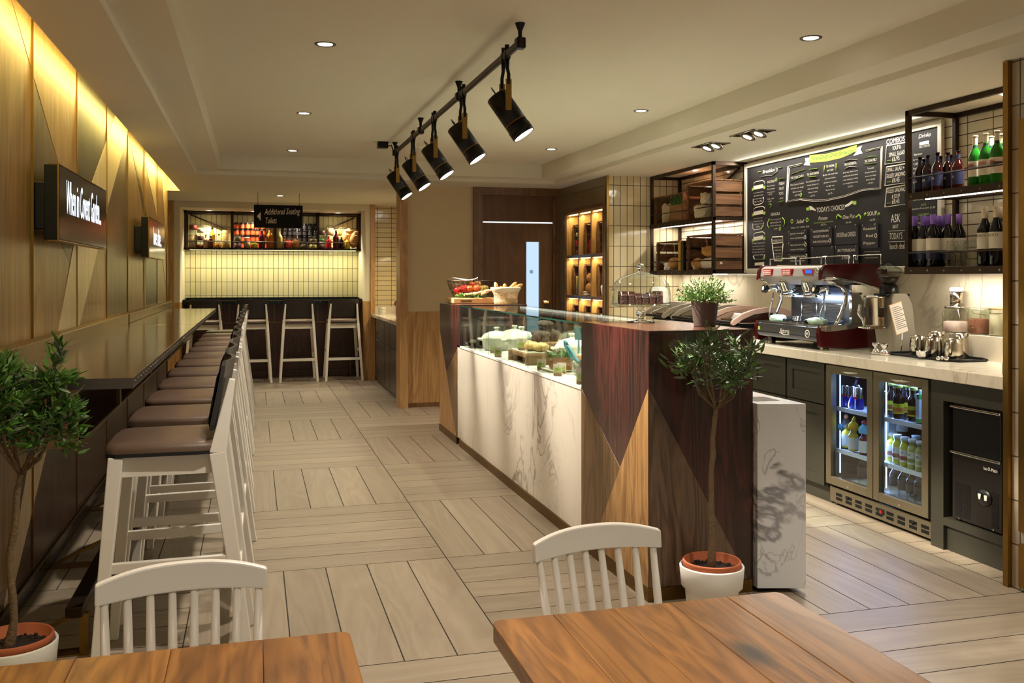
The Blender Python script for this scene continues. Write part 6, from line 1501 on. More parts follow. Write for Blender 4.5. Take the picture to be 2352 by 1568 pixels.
# ------------------------------------------------------------------ inside the glass case
DZ = .8397
def casserole(loc, r, label, body='white_ceramic', lidm='white_ceramic', h=.13):
    t = thing('casserole_dish', label, 'casserole dish', loc)
    b = B(); b.lathe([(0, 0), (r * .72, 0), (r * .85, .01), (r * .97, h * .55), (r, h * .78), (r * 1.02, h * .8), (r * .95, h * .8), (r * .9, h * .5), (0, .02)], 30)
    for s in (-1, 1): b.tube([(s * r * .97, -.045, h * .72), (s * r * 1.17, -.035, h * .74), (s * r * 1.2, 0, h * .74), (s * r * 1.17, .035, h * .74), (s * r * .97, .045, h * .72)], .011, 8)
    ob('pot', b, body, t, world=False)
    b = B(); b.lathe([(r * 1.03, h * .8), (r * 1.03, h * .84), (r * .85, h * 1.05), (r * .5, h * 1.2), (r * .14, h * 1.27), (r * .1, h * 1.36), (r * .2, h * 1.45), (r * .17, h * 1.52), (0, h * 1.54)], 30); ob('lid', b, lidm, t, world=False); return t
casserole((1.98, 6.84, DZ), .125, 'white lidded casserole dish in front, left part of the glass case'); casserole((2.06, 7.32, DZ), .125, 'white-lidded dark casserole at the far end of the glass case', 'black_metal', h=.12); casserole((1.85, 7.10, DZ), .12, 'white casserole dish partly behind the front one', h=.12); casserole((2.08, 5.95, DZ + .0), .115, 'white casserole dish behind the scones with a green spatula beside it', h=.13); casserole((2.06, 6.50, DZ), .11, 'white casserole dish behind the muffins', h=.115)
t = thing('dark_dish', 'black oval serving dish at the far end of the glass case', 'dish', (1.80, 7.40, DZ)); b = B(); b.lathe([(0, 0), (.10, 0), (.135, .04), (.14, .045), (.13, .042), (.095, .008), (0, .008)], 30); ob('dish', b, 'black_metal', t, world=False)
def riser(loc, lx, ly, h, label):
    t = thing('wooden_riser', label, 'stand', loc); b = B(); b.box(-lx / 2, lx / 2, -ly / 2, ly / 2, h - .025, h, bev=.003); b.box(-lx / 2, lx / 2, -ly / 2, -ly / 2 + .02, 0, h - .025); b.box(-lx / 2, lx / 2, ly / 2 - .02, ly / 2, 0, h - .025); ob('board', b, 'riser_wood', t, world=False); return t
riser((2.02, 6.22, DZ), .24, .34, .125, 'taller wooden riser carrying the muffins in the glass case'); riser((1.82, 6.02, DZ), .22, .44, .075, 'low wooden riser carrying the scones in the glass case'); riser((2.0, 5.10, DZ), .24, .50, .105, 'wooden riser carrying the loaf and rock cake in the glass case')
b = B(); b.box(-.10, .10, -.2, .2, 0, .006, bev=.002); tag(ob('serving_board', b, 'white_ceramic', loc=(1.82, 6.02, DZ + .0755)), 'white serving tray on the low wooden riser', 'tray')
p = None; g = 'dark muffins in the glass case'; mz = DZ + .1255
for k, (dx, dy, dz, lb) in enumerate(((-.07, .12, 0, 'dark muffin at the left front of the taller riser'), (-.07, .03, 0, 'dark muffin in the middle front of the taller riser'), (-.07, -.06, 0, 'dark muffin at the right front of the taller riser'), (.02, .10, 0, 'dark muffin in the back row, left'), (.02, 0, 0, 'dark muffin in the back row, right'), (-.03, .09, .068, 'dark muffin stacked on top, left'), (-.03, -.01, .068, 'dark muffin stacked on top, right'))):
    loc = (2.02 + dx, 6.22 + dy, mz + dz)
    if p is None:
        t = thing('muffin', lb, 'muffin', loc, 0, g); b = B(); b.lathe([(0, 0), (.026, 0), (.036, .045), (.0, .045)], 20); ob('paper_case', b, 'muffin_case', t, world=False); b = B(); b.ball((0, 0, .052), .043, 0, 3, 1, 1, .6, jit=.06); ob('top', b, 'muffin_top', t, world=False); p = t
    else: dup(p, loc, random.uniform(0, 6), lb, g)
for k, (dx, dy, r_, m, lb) in enumerate(((0, .12, .052, 'crust_pale', 'pale round scone at the left of the white tray'), (-.01, -.02, .055, 'crust_pale', 'large round scone in the middle of the white tray'), (.02, -.13, .055, 'crust_pale', 'large round scone at the right of the white tray'))):
    b = B(); b.ball((0, 0, 0), r_, 0, 3, 1, 1.05, .55, jit=.05); tag(ob('scone', b, m, loc=(1.82 + dx, 6.02 + dy, DZ + .112)), lb, 'scone')
b = B(); b.ball((0, 0, 0), .04, 0, 3, .8, 1, 1, jit=.05); tag(ob('teacake', b, 'choc_crumb', loc=(1.86, 6.07, DZ + .155)), 'small domed brown cake resting on the scones', 'cake')
b = B(); b.box(-.075, .075, -.15, .15, 0, .07, bev=.02); 
for k in range(26): b.ball((random.uniform(-.06, .06), random.uniform(-.13, .13), .068), .018, 1, 2, sz=.6, jit=.1)
tag(ob('tray_bake', b, ['crust', 'crust_pale'], loc=(2.02, 5.04, DZ + .112)), 'golden tray bake loaf on the wooden riser by the mahogany block', 'cake')
b = B(); b.box(-.10, .10, -.23, .23, 0, .006, bev=.002); tag(ob('serving_board', b, 'white_ceramic', loc=(2.0, 5.10, DZ + .1055)), 'white serving tray under the golden tray bake', 'tray')
b = B(); b.ball((0, 0, 0), .05, 0, 3, .9, 1, .8, jit=.1); tag(ob('rock_cake', b, 'grain_beige', loc=(1.93, 5.22, DZ + .152)), 'rough grey-brown rock cake before the golden tray bake', 'cake')
b = B(); b.ball((0, 0, 0), .035, 0, 3, .9, 1, .8, jit=.1); tag(ob('rock_cake', b, 'grain_beige', loc=(1.96, 5.27, DZ + .20)), 'smaller rock cake on top of the rough one', 'cake')
t = thing('salad_bowl', 'square wooden bowl of green leaves on a white plate', 'bowl', (1.80, 5.36, DZ + .0165)); b = B(); b.lathe([(0, 0), (.06, 0), (.085, .06), (.078, .06), (.055, .012), (0, .012)], 4, mat=Matrix.Rotation(R(45), 4, 'Z') @ Matrix.Scale(1.25, 4), sm=False); ob('bowl', b, 'crust_brown', t, world=False)
b = B(); rg = random.Random(16)
for k in range(260): a, q = rg.uniform(0, 6.28), .07 * math.sqrt(rg.random()); b.leaf((q * math.cos(a), q * math.sin(a), .06 + rg.random() * .025), (rg.uniform(-1, 1), rg.uniform(-1, 1), rg.uniform(0, .8)), rg.uniform(.03, .055), .008, 0, .3, rg.uniform(0, 6))
tag(ob('salad_leaves', b, 'rocket', loc=(1.80, 5.36, DZ + .017)), 'heap of dressed green leaves in the wooden bowl', 'leaves', kind='stuff')
b = B(); b.box(-.10, .10, -.16, .16, 0, .006, bev=.002); b.lathe([(0, .006), (.09, .006), (.12, .016), (.115, .014), (.088, .008)], 4, mat=Matrix.Rotation(R(45), 4, 'Z') @ Matrix.Scale(1.2, 4), sm=False); tag(ob('square_plate', b, 'white_ceramic', loc=(1.80, 5.36, DZ)), 'white square plate under the wooden bowl of leaves', 'plate')
t = thing('glass_bowl', 'glass bowl of mixed salad with tongs beside the mahogany block', 'bowl', (1.80, 4.87, DZ)); b = B(); b.lathe([(0, 0), (.05, 0), (.085, .035), (.108, .09), (.112, .11), (.106, .11), (.08, .037), (.046, .006), (0, .006)], 30); ob('bowl', b, 'jar_glass', t, world=False)
b = B()
for k in range(90): a, q = random.uniform(0, 6.28), .07 * math.sqrt(random.random()); b.ball((q * math.cos(a), q * math.sin(a), .02 + random.random() * .045), random.uniform(.008, .014), random.choice((0, 0, 1, 2)), 1, jit=.2)
tag(ob('mixed_salad', b, ['grain_beige', 'plum', 'rocket'], loc=(1.80, 4.87, DZ)), 'chopped mixed salad in the glass bowl', 'salad', kind='stuff')
t = thing('serving_tongs', 'teal-handled serving tongs standing in the glass bowl', 'tongs', (1.80, 4.90, DZ + .05))
for s in (-1, 1):
    b = B(); b.bar((1.79, 4.88 + s * .012, DZ + .03), (1.76, 5.0 + s * .05 - .03, DZ + .10), .014, .003, 1); b.bar((1.76, 5.0 + s * .05 - .03, DZ + .10), (1.74, 5.08 + s * .02, DZ + .185), .018, .010, 0, bev=.003); ob('arm', b, ['teal', 'chrome'], t)
b = B(); b.tube([(1.74, 5.06, DZ + .185), (1.735, 5.075, DZ + .205), (1.735, 5.095, DZ + .208), (1.74, 5.105, DZ + .185)], .008, 8); ob('hinge_loop', b, 'teal', t)
t = thing('white_serving_bowl', 'white curved serving bowl behind the glass bowl', 'bowl', (2.0, 4.735, DZ)); b = B(); b.lathe([(0, 0), (.06, 0), (.10, .06), (.11, .10), (.104, .10), (.09, .06), (0, .012)], 28); ob('bowl', b, 'white_ceramic', t, world=False)
t = thing('spatula', 'green plastic spatula leaning on the casserole dish', 'spatula', (2.04, 5.72, DZ)); b = B(); b.bar((2.05, 5.74, DZ + .02), (2.03, 5.68, DZ + .17), .012, .006); b.bar((2.03, 5.68, DZ + .17), (2.015, 5.65, DZ + .25), .05, .006, bev=.002); ob('blade', b, 'teal', t)
def tag_card(loc, label, w_=.055, hh=.055, txt='Salad'):
    t = thing('price_card', label, 'price card', loc, R(58), 'small price cards on wooden blocks'); b = B(); b.box(-.014, .014, -.022, .022, 0, .022, bev=.002); ob('block', b, 'riser_wood', t, world=False); b = B(); b.box(-.002, .002, -w_ / 2, w_ / 2, .014, .014 + hh); c = ob('card', b, 'paper_white', t, world=False); b = B(); b.box(-.0026, -.002, -w_ * .36, w_ * .36, .022, .022 + hh * .5); ob('green_print', b, 'tag_green', c, world=False); b = B(); write(b, txt, (-.0028, 0, .024 + hh * .22), (0, -1, 0), (0, 0, 1), .011, w_ * .5); ob('lettering', b, 'label_black', c, world=False); return t
for (u, v, z, x, lb, tx) in ((1086, 808, DZ, 1.715, 'price card nearest the fruit basket end of the glass case', 'Hot pot'), (1133, 816, DZ, 1.75, 'price card before the white casserole dish', 'Curry'), (1144, 826, DZ, 1.70, 'small price card beside the casserole card', 'Stew'), (1243, 852, DZ, 1.715, 'price card in front of the bowl of leaves', 'Rocket'), (1281, 864, DZ, 1.71, 'price card left of the glass bowl', 'Beans'), (1290, 856, DZ, 1.76, 'price card close behind, left of the glass bowl', 'Mixed')):
    tag_card((x, at(u, v, X=x).y, z), lb, txt=tx)
tag_card((1.75, 6.04, DZ + .0755), 'price card standing on the tray of scones', .07, .07, 'Scones'); tag_card((1.91, 5.08, DZ + .1115), 'large price card before the golden tray bake', .12, .075, 'Tray bake'); tag_card((1.93, 5.44, DZ), 'price card behind the bowl of leaves', .05, .07, 'Cake'); tag_card((1.70, 4.72, DZ), 'price card closest to the mahogany block', .05, .075, 'Feta')

# ------------------------------------------------------------------ panini presses
WT = .9455
def press(y0, label, mat):
    t = thing('panini_press', label, 'panini press', (3.72, y0 + .24, WT)); y1 = y0 + .48
    b = B(); b.box(3.50, 3.96, y0 + .03, y1 - .03, WT + .02, WT + .085, bev=.006)
    for x in (3.54, 3.92):
        for y in (y0 + .06, y1 - .06): b.lathe([(0, 0), (.018, 0), (.018, .02)], 10, mat=Matrix.Translation((x, y, WT)))
    ob('base', b, 'steel_brushed', t)
    b = B(); b.box(3.52, 3.94, y0 + .05, y1 - .05, WT + .085, WT + .10); b.box(3.53, 3.93, y0 + .05, y1 - .05, WT + .105, WT + .12)
    for k in range(10): b.box(3.522, 3.535, y0 + .06 + k * .036, y0 + .075 + k * .036, WT + .086, WT + .12)
    ob('grill_plate', b, 'black_metal', t)
    b = B(); b.prism([(3.51, WT + .122), (3.52, WT + .15), (3.62, WT + .19), (3.78, WT + .215), (3.93, WT + .20), (3.95, WT + .122)], 'y', y0 + .05, y1 - .05, bev=.004); ob('upper_lid', b, 'steel_brushed', t)
    for y in (y0 + .02, y1 - .044):
        b = B(); o = [(3.43, WT + .125), (3.445, WT + .15), (3.52, WT + .195), (3.62, WT + .228), (3.74, WT + .245), (3.86, WT + .24), (3.95, WT + .21), (3.95, WT + .15), (3.85, WT + .19), (3.74, WT + .205), (3.62, WT + .19), (3.53, WT + .155), (3.46, WT + .112), (3.44, WT + .11)]; b.prism(o, 'y', y, y + .024, bev=.004); ob('lift_arm', b, mat, t)
    b = B(); b.bar((3.447, y0 + .03, WT + .128), (3.447, y1 - .03, WT + .128), .024, .024, bev=.008); ob('handle', b, 'black_plastic', t)
press(7.42, 'panini press at the tiled end of the worktop', 'press_grey'); press(6.82, 'panini press partly hidden behind the potted box plant', 'press_grey'); press(6.20, 'panini press nearest the espresso machine', 'press_pink')
b = B(); b.prism([(0, 0), (.16, 0), (.18, .02), (.18, .35), (.15, .38), (.02, .38), (0, .36)], 'y', 0, .012, bev=.003); o = tag(ob('cutting_board', b, 'white_plastic', loc=(3.80, 8.42, WT + .004)), 'white cutting board leaning on the tiles behind the cake dome', 'cutting board'); o.rotation_euler = (R(-12), 0, 0)

# ------------------------------------------------------------------ espresso machine
EY0, EY1 = 5.20, 5.98
EM = t = thing('espresso_machine', 'two-group espresso machine with dark red side panels', 'espresso machine', (3.75, 5.6, WT))
for x in (3.57, 3.95):
    for y in (EY0 + .06, EY1 - .08): b = B(); b.lathe([(0, 0), (.034, 0), (.03, .006), (.03, .05), (0, .05)], 18, mat=Matrix.Translation((x, y, WT))); ob('foot', b, 'steel_brushed', t)
b = B(); b.prism([(3.50, WT + .055), (3.49, WT + .085), (3.50, WT + .145), (3.52, WT + .15), (4.02, WT + .15), (4.02, WT + .05), (3.55, WT + .045)], 'y', EY0 + .03, EY1 - .02, bev=.004); base = ob('drip_base', b, 'steel_dark', t)
b = B(); b.box(3.51, 3.76, EY0 + .04, EY1 - .03, WT + .15, WT + .156)
for k in range(18): b.box(3.515, 3.755, EY0 + .06 + k * .039, EY0 + .066 + k * .039, WT + .156, WT + .159)
ob('drip_grid', b, 'steel_brushed', t)
b = B(); write(b, 'Astoria', (3.488, 5.60, WT + .088), (0, -1, 0), (0, 0, 1), .036, .12, shear=.3); b.tube([(3.488, 5.66, WT + .09), (3.488, 5.60, WT + .078), (3.488, 5.54, WT + .082)], .002, 5); ob('maker_mark', b, 'chalk', base)
b = B(); b.lathe([(.026, 0), (.026, .003), (.020, .003), (.020, 0)], 22, mat=Matrix.Translation((3.492, 5.33, WT + .10)) @ Matrix.Rotation(R(-90), 4, 'Y')); b.ball((3.489, 5.33, WT + .10), .011, sub=1, sx=.3); ob('round_emblem', b, 'chalk', base)
b = B(); b.box(3.487, 3.492, 5.915, 5.94, WT + .095, WT + .12); ob('green_light', b, 'tag_green', base)
b = B(); b.box(3.78, 4.03, EY0 + .03, EY1 - .02, WT + .15, WT + .53, bev=.01); ob('boiler_body', b, 'black_metal', t)
b = B(); b.box(3.765, 3.78, EY0 + .04, EY1 - .03, WT + .15, WT + .40); sp_ = ob('splash_panel', b, 'steel_dark', t)
for y0, y1 in ((5.62, 5.80), (5.34, 5.52)):
    b = B()
    for z in (WT + .17, WT + .29): b.tube([(3.755, y0, z), (3.755, y1, z)], .003, 5)
    for k in range(12): b.tube([(3.755, y0, WT + .18 + k * .01), (3.755, y1, WT + .18 + k * .01)], .0014, 4)
    for y in (y0, y1): b.tube([(3.755, y, WT + .165), (3.755, y, WT + .295)], .003, 5)
    ob('cup_rack', b, 'chrome', sp_)
b = B(); b.prism([(3.535, WT + .455), (3.515, WT + .475), (3.525, WT + .53), (3.55, WT + .548), (4.02, WT + .548), (4.02, WT + .47), (3.70, WT + .42), (3.58, WT + .42)], 'y', EY0 + .03, EY1 - .02, bev=.006); hd = ob('head', b, 'silver_grey', t)
NRM = Vector((-1, 0, .18))
for y0, y1 in ((5.80, 5.90), (5.55, 5.66)):
    b = B(); b.prism([(y0, WT + .483), (y1, WT + .483), (y1 + .008, WT + .527), (y0 - .008, WT + .527)], 'x', 3.508, 3.522); k_ = ob('keypad', b, 'red_button', hd)
    b = B()
    for r_ in range(3):
        for c in range(6): b.box(3.505, 3.509, y0 + .008 + c * .016, y0 + .017 + c * .016, WT + .488 + r_ * .012, WT + .496 + r_ * .012)
    ob('buttons', b, 'chalk', hd)
b = B(); b.prism([(5.27, WT + .49), (5.40, WT + .49), (5.42, WT + .522), (5.27, WT + .522)], 'x', 3.508, 3.522); b.lathe([(.026, 0), (.026, .006), (.018, .006), (.018, .002), (0, .002)], 22, 1, Matrix.Translation((3.51, 5.255, WT + .505)) @ Matrix.Rotation(R(-90), 4, 'Y')); ob('display_bezel', b, ['red_button', 'chrome'], hd)
b = B(); b.box(3.505, 3.509, 5.305, 5.375, WT + .495, WT + .518); ob('screen', b, 'lcd', hd)
# dark red end panels and hood
prof = [(3.50, WT + .45), (3.51, WT + .52), (3.54, WT + .555), (3.80, WT + .562), (3.95, WT + .545), (4.0, WT + .50), (4.03, WT + .38), (4.02, WT + .34), (3.92, WT + .40), (3.78, WT + .44), (3.62, WT + .465), (3.53, WT + .47)]
for y in (EY0 - .005, EY1 - .02):
    b = B(); b.prism(prof, 'y', y, y + .035, bev=.008); ob('upper_side_panel', b, 'red_enamel', t)
    b = B(); b.prism([(3.495, WT + .02), (3.485, WT + .12), (3.50, WT + .155), (3.75, WT + .165), (3.86, WT + .18), (4.02, WT + .12), (4.02, WT + .015), (3.7, WT + .005)], 'y', y, y + .035, bev=.006); ob('lower_side_panel', b, 'red_enamel', t)
    b = B(); b.prism([(3.498, WT + .125), (3.505, WT + .158), (3.75, WT + .168), (3.84, WT + .17), (3.75, WT + .138), (3.56, WT + .12)], 'y', y - .004, y + .039); ob('chrome_inlay', b, 'chrome', t)
    b = B(); b.tube([(3.535, y + .018, WT + .46), (3.60, y + .018, WT + .435), (3.67, y + .018, WT + .41), (3.70, y + .018, WT + .37), (3.695, y + .018, WT + .30), (3.66, y + .018, WT + .22), (3.615, y + .018, WT + .155)], .014, 10); b.tube([(3.53, y + .002, WT + .465), (3.62, y + .002, WT + .462), (3.78, y + .002, WT + .437), (3.92, y + .002, WT + .397), (4.02, y + .002, WT + .338)], .010, 8); ob('chrome_arm', b, 'chrome', t)
b = B(); b.box(3.60, 4.01, EY0 + .03, EY1 - .02, WT + .546, WT + .555)
for y0, y1 in ((EY0 + .06, 5.55), (5.60, EY1 - .05)): b.tube([(3.58, y0, WT + .555), (3.58, y0, WT + .60), (3.58, y1, WT + .60), (3.58, y1, WT + .555)], .004, 6); b.tube([(4.0, y0, WT + .555), (4.0, y0, WT + .62), (4.0, y1, WT + .62), (4.0, y1, WT + .555)], .004, 6)
ob('cup_rail', b, 'chrome', t)
for y in (5.71, 5.44):
    b = B(); M = Matrix.Translation((3.585, y, WT + .40)) @ Matrix.Rotation(R(-24), 4, 'Y')
    b.lathe([(0, .085), (.03, .08), (.044, .05), (.046, .0), (.05, -.008), (.05, -.03), (.042, -.036), (0, -.036)], 26, mat=M); b.lathe([(.058, 0), (.058, -.02), (.04, -.025), (0, -.025)], 26, mat=Matrix.Translation((3.60, y, WT + .36))); ob('group_head', b, 'chrome', t)
    b = B(); b.lathe([(0, .001), (.03, 0)], 22, mat=Matrix.Translation((3.541, y, WT + .395)) @ Matrix.Rotation(R(-110), 4, 'Y')); ob('group_badge', b, 'silver_grey', t)
for y in (5.92, 5.30):
    b = B(); b.lathe([(0, 0), (.028, 0), (.031, .004), (.031, .026), (.026, .03), (0, .03)], 10, mat=Matrix.Translation((3.545, y, WT + .385)) @ Matrix.Rotation(R(-78), 4, 'Y')); b.lathe([(0, .031), (.015, .031)], 14, 1, Matrix.Translation((3.545, y, WT + .385)) @ Matrix.Rotation(R(-78), 4, 'Y')); ob('steam_knob', b, ['black_plastic', 'chalk'], t)
    b = B(); b.tube([(3.55, y, WT + .385), (3.62, y, WT + .40), (3.63, y, WT + .36)], .016, 10); b.tube([(3.60, y, WT + .36), (3.59, y, WT + .30), (3.58, y + .02, WT + .22), (3.585, y + .03, WT + .18)], .006, 8); ob('steam_wand', b, 'chrome', t)
b = B(); b.box(3.61, 3.63, 5.37, 5.80, WT + .335, WT + .345); ob('work_light', b, 'led_blue', t)
area('work_light_beam', (-.14, 0, .33), (0, R(-20), 0), .03, .45, 2.5, (.75, .87, 1), t)
def portafilter(loc, rz, label, mat='black_plastic'):
    t = thing('portafilter', label, 'portafilter', loc, rz, 'portafilters by the espresso machine'); b = B(); b.lathe([(0, 0), (.02, 0), (.032, .012), (.035, .035), (.037, .037), (.031, .037), (.028, .015), (0, .012)], 22); b.tube([(-.03, 0, .025), (-.06, 0, .026)], .008); ob('basket', b, 'chrome', t, world=False); b = B(); b.tube([(-.06, 0, .026), (-.085, 0, .024), (-.14, 0, .018), (-.165, 0, .014), (-.17, 0, .014)], [.010, .014, .015, .012, .004], 10); ob('handle', b, mat, t, world=False); return t
portafilter((3.68, 5.74, WT + .16), R(25), 'portafilter lying on the drip grid, farther one'); portafilter((3.68, 5.47, WT + .16), R(20), 'portafilter lying on the drip grid, nearer one')
def cloth(loc, mat, label, sx, sy_, rnd):
    rg = random.Random(rnd); b = B(); b.ball((0, 0, 0), 1, 0, 3, sx, sy_, .028, jit=.16); return tag(ob('cleaning_cloth', b, mat, loc=loc), label, 'cloth')
cloth((3.60, 5.86, WT + .178), 'cloth_mint', 'crumpled mint cleaning cloth at the far end of the drip grid', .06, .05, 3); cloth((3.58, 5.35, WT + .178), 'cloth_mint', 'flatter mint cleaning cloth at the near end of the drip grid', .05, .09, 4)
b = B(); b.bar((0, 0, 0), (.03, .02, .07), .03, .006); b.bar((.03, .02, .07), (.035, .02, .10), .034, .01, 1); tag(ob('red_tag', b, ['paper_white', 'red_button'], loc=(3.55, 6.05, WT)), 'small red and white packet between press and espresso machine', 'packet')

# ------------------------------------------------------------------ grinders
def grinder(y, x, label, hop=True):
    t = thing('coffee_grinder', label, 'coffee grinder', (x + .12, y, WT))
    b = B(); b.prism([(x + .10, WT), (x + .10, WT + .05), (x + .085, WT + .16), (x + .085, WT + .33), (x + .10, WT + .37), (x + .20, WT + .37), (x + .24, WT + .30), (x + .28, WT)], 'y', y - .085, y + .085, bev=.01); ob('body', b, 'press_grey', t)
    b = B(); b.lathe([(0, .0), (.062, 0), (.064, .006), (.064, .17), (.066, .172), (.066, .18), (.058, .186), (0, .188)], 30, mat=Matrix.Translation((x + .01, y - .02, WT + .17))); ob('doser', b, 'steel_brushed', t)
    b = B(); b.box(x - .058, x - .05, y - .055, y - .005, WT + .225, WT + .285, bev=.004); b.box(x - .01, x + .03, y - .088, y - .082, WT + .225, WT + .285, bev=.002); ob('doser_window', b, 'bean', t)
    b = B(); b.tube([(x - .05, y + .04, WT + .30), (x - .055, y + .045, WT + .24), (x - .04, y + .02, WT + .20), (x - .055, y - .01, WT + .165)], .010, 8); b.box(x - .06, x + .10, y - .05, y + .05, WT + .15, WT + .165, bev=.004); ob('fork', b, 'chrome', t)
    if hop:
        b = B(); b.lathe([(0, 0), (.055, 0), (.058, .01), (.055, .05), (.045, .06)], 24, mat=Matrix.Translation((x + .13, y, WT + .365))); b.box(x + .06, x + .24, y - .06, y + .06, WT + .352, WT + .368, bev=.006); ob('collar', b, 'black_plastic', t)
        b = B(); b.lathe([(.035, .42), (.075, .49), (.078, .52), (.075, .522), (.03, .545), (.012, .56), (0, .56)], 8, mat=Matrix.Translation((x + .13, y, WT)), sm=False); h_ = ob('hopper', b, 'jar_glass', t)
        b = B(); b.lathe([(0, .42), (.034, .422), (.064, .472), (0, .476)], 16, mat=Matrix.Translation((x + .13, y, WT))); ob('beans', b, 'bean', h_)
    return t
grinder(4.96, 3.70, 'steel coffee grinder with clear bean hopper beside the espresso machine')
b = B(); b.box(3.73, 4.0, EY0 - .004, EY0 + .02, WT + .17, WT + .42); ob('mirror_side', b, 'chrome', EM)
b = B(); b.box(-.003, .003, -.045, .045, 0, .19); o = thing('recipe_clipboard', 'white recipe sheet on a board leaning against the grinder', 'clipboard', (3.80, 4.80, WT + .13))
b = B(); M = Matrix.Rotation(R(-14), 4, 'Y') @ Matrix.Rotation(R(0), 4, 'Z'); b.box(-.045, .045, -.004, .0, 0, .19, mat=Matrix.Rotation(R(-16), 4, 'Y')); ob('board', b, 'crust_pale', o, world=False)
b = B(); b.box(-.042, .042, -.006, -.004, .004, .186, mat=Matrix.Rotation(R(-16), 4, 'Y')); s = ob('sheet', b, 'paper_white', o, world=False)
b = B()
for k in range(12): b.box(-.034, .02 + .012 * (k % 3), -.0064, -.006, .165 - k * .012, .168 - k * .012, mat=Matrix.Rotation(R(-16), 4, 'Y'))
ob('print', b, 'label_black', s, world=False)
b = B(); b.tube([(3.80, 4.80, WT + .13), (3.80, 4.81, WT + .001)], .004); ob('prop', b, 'chrome', o)

# ------------------------------------------------------------------ tray, jugs, tampers
t = thing('metal_tray', 'black tray carrying the milk jugs', 'tray', (3.87, 4.78, WT)); b = B(); o_ = [(3.74, 4.55), (3.78, 4.47), (3.96, 4.47), (4.0, 4.55), (4.0, 5.0), (3.96, 5.06), (3.78, 5.06), (3.74, 5.0)]
t.location = (3.84, 4.60, WT)
b.prism([(x - .02, y - .20) for x, y in o_], 'z', WT, WT + .006); ob('pan', b, 'black_metal', t); b = B(); b.tube([(x - .02, y - .20, WT + .010) for x, y in o_], .006, 6, closed=True); ob('rim', b, 'black_metal', t)
def jug(loc, r, h, rz, label):
    t = thing('milk_jug', label, 'jug', loc, rz, 'steel milk jugs on the black tray'); b = B(); b.lathe([(0, 0), (r * .96, 0), (r, .004), (r, h * .55), (r * .93, h * .8), (r * .95, h), (r * .91, h), (r * .89, h * .8), (r * .95, h * .55), (r * .95, .008), (0, .008)], 30); b.leaf((0, r * .9, h * .97), (0, 1, .25), .02, .03); ob('body', b, 'steel_brushed', t, world=False); b = B(); b.tube([(0, -r * .93, h * .88), (0, -r * 1.4, h * .9), (0, -r * 1.52, h * .8), (0, -r * 1.45, h * .45), (0, -r * 1.3, h * .25)], .007, 8, flat=.5); ob('handle', b, 'steel_brushed', t, world=False); return t
for (x, y, r_, h_, rz, lb) in ((3.80, 4.37, .05, .115, R(-55), 'milk jug at the near end of the tray, handle to the left'), (3.80, 4.53, .05, .115, R(-60), 'milk jug in the middle front of the tray'), (3.82, 4.68, .05, .115, R(-50), 'milk jug at the grinder end of the tray'), (3.915, 4.46, .055, .14, R(-40), 'taller milk jug at the back of the tray'), (3.915, 4.64, .055, .14, R(-60), 'tallest milk jug behind the others, by the grinder')):
    jug((x, y, WT + .0065), r_, h_, rz, lb)
def tamper(loc, label, mat='chrome'):
    t = thing('tamper', label, 'tamper', loc, 0, 'tampers by the tray'); b = B(); b.lathe([(0, 0), (.022, 0), (.029, .008), (.029, .02), (.014, .03), (.010, .042), (.02, .055), (.026, .07), (.022, .072), (0, .06)], 22); ob('stem', b, 'chrome', t, world=False); b = B(); b.ball((-.0, 0, .014), .0302, 0, 2, 1, 1, .35); ob('band', b, mat, t, world=False)
tamper((3.66, 4.86, WT), 'chrome tamper beside the espresso machine, farther one'); tamper((3.66, 4.78, WT), 'chrome tamper with a red band, nearer one', 'red_button')
portafilter((3.70, 4.50, WT + .012), R(195), 'portafilter with dark handle lying on the black tray')
b = B()
for k in range(5): b.ball((random.uniform(-.03, .03), random.uniform(-.03, .03), .012), .012, 0, 2)
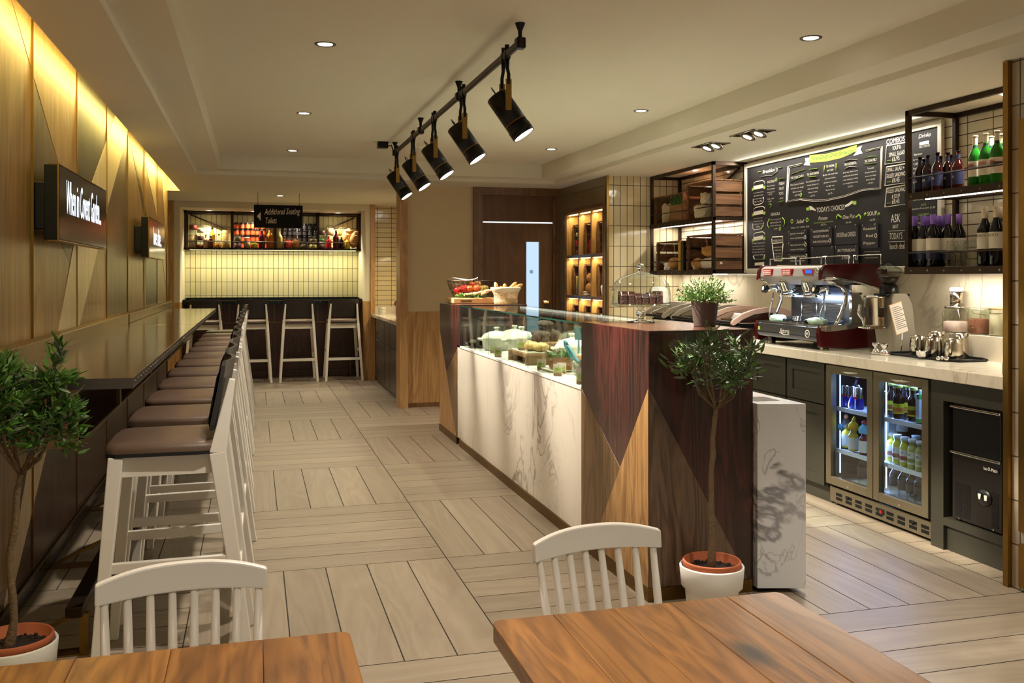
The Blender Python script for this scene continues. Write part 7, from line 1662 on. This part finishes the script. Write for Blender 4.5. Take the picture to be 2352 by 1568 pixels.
tag(ob('spare_baskets', b, 'chrome', loc=(3.715, 4.36, WT + .0065)), 'heap of small chrome fittings at the front of the tray', 'fittings', kind='stuff')
# ------------------------------------------------------------------ ledge jars
LZ = 1.0855
t = jar('cookie_jar', (4.05, 4.64, LZ), .072, .16, 'marsh_pink', 'big round jar of pink marshmallows on the marble ledge', J, .55, 'steel', clip=False, neck=.8)
t = thing('sugar_shaker', 'small steel canister standing on the marshmallow jar', 'canister', (4.05, 4.63, LZ + .1605)); b = B(); b.lathe([(0, 0), (.037, 0), (.037, .085), (0, .085)], 22); ob('body', b, 'steel_brushed', t, world=False); b = B(); b.lathe([(.039, .085), (.039, .105), (.03, .11), (0, .11)], 22); ob('lid', b, 'white_plastic', t, world=False)
jar('storage_jar', (4.05, 4.455, LZ), .062, .155, 'cocoa', 'clip jar half full of cocoa powder on the marble ledge', J, .75, neck=.92)
jar('storage_jar', (4.05, 4.30, LZ), .055, .165, 'curl_beige', 'jar of pale curled shavings with a wooden lid on the ledge', J, 1.0, 'tray_wood', neck=.95, clip=False)
t = thing('tea_carton', 'white printed carton on the marble ledge by the brass edge', 'carton', (4.05, 4.17, LZ)); b = B(); b.box(4.0, 4.09, 4.12, 4.22, LZ, LZ + .155, bev=.002); ob('carton', b, 'paper_white', t); b = B(); b.box(3.9992, 4.0, 4.13, 4.20, LZ + .075, LZ + .09, 0); write(b, 'teapigs.', (3.999, 4.17, LZ + .125), (0, -1, 0), (0, 0, 1), .016, .06); write(b, 'Y', (3.999, 4.19, LZ + .10), (0, -1, 0), (0, 0, 1), .02); ob('print', b, 'plum', t); b = B(); b.box(3.999, 4.09, 4.12, 4.221, LZ + .155, LZ + .163); ob('lid', b, 'tray_wood', t)
b = B(); b.box(3.50, 3.68, 3.53, 3.70, WT, WT + .055, bev=.003); tag(ob('grey_box', b, P('box_grey', (110, 106, 100), .5), None), 'low grey box on the worktop by the brass edge', 'box')
b = B(); b.box(3.69, 3.8, 3.72, 3.90, WT, WT + .02, bev=.002); tag(ob('black_pad', b, 'black_plastic', None), 'flat black pad on the worktop beside the grey box', 'pad')
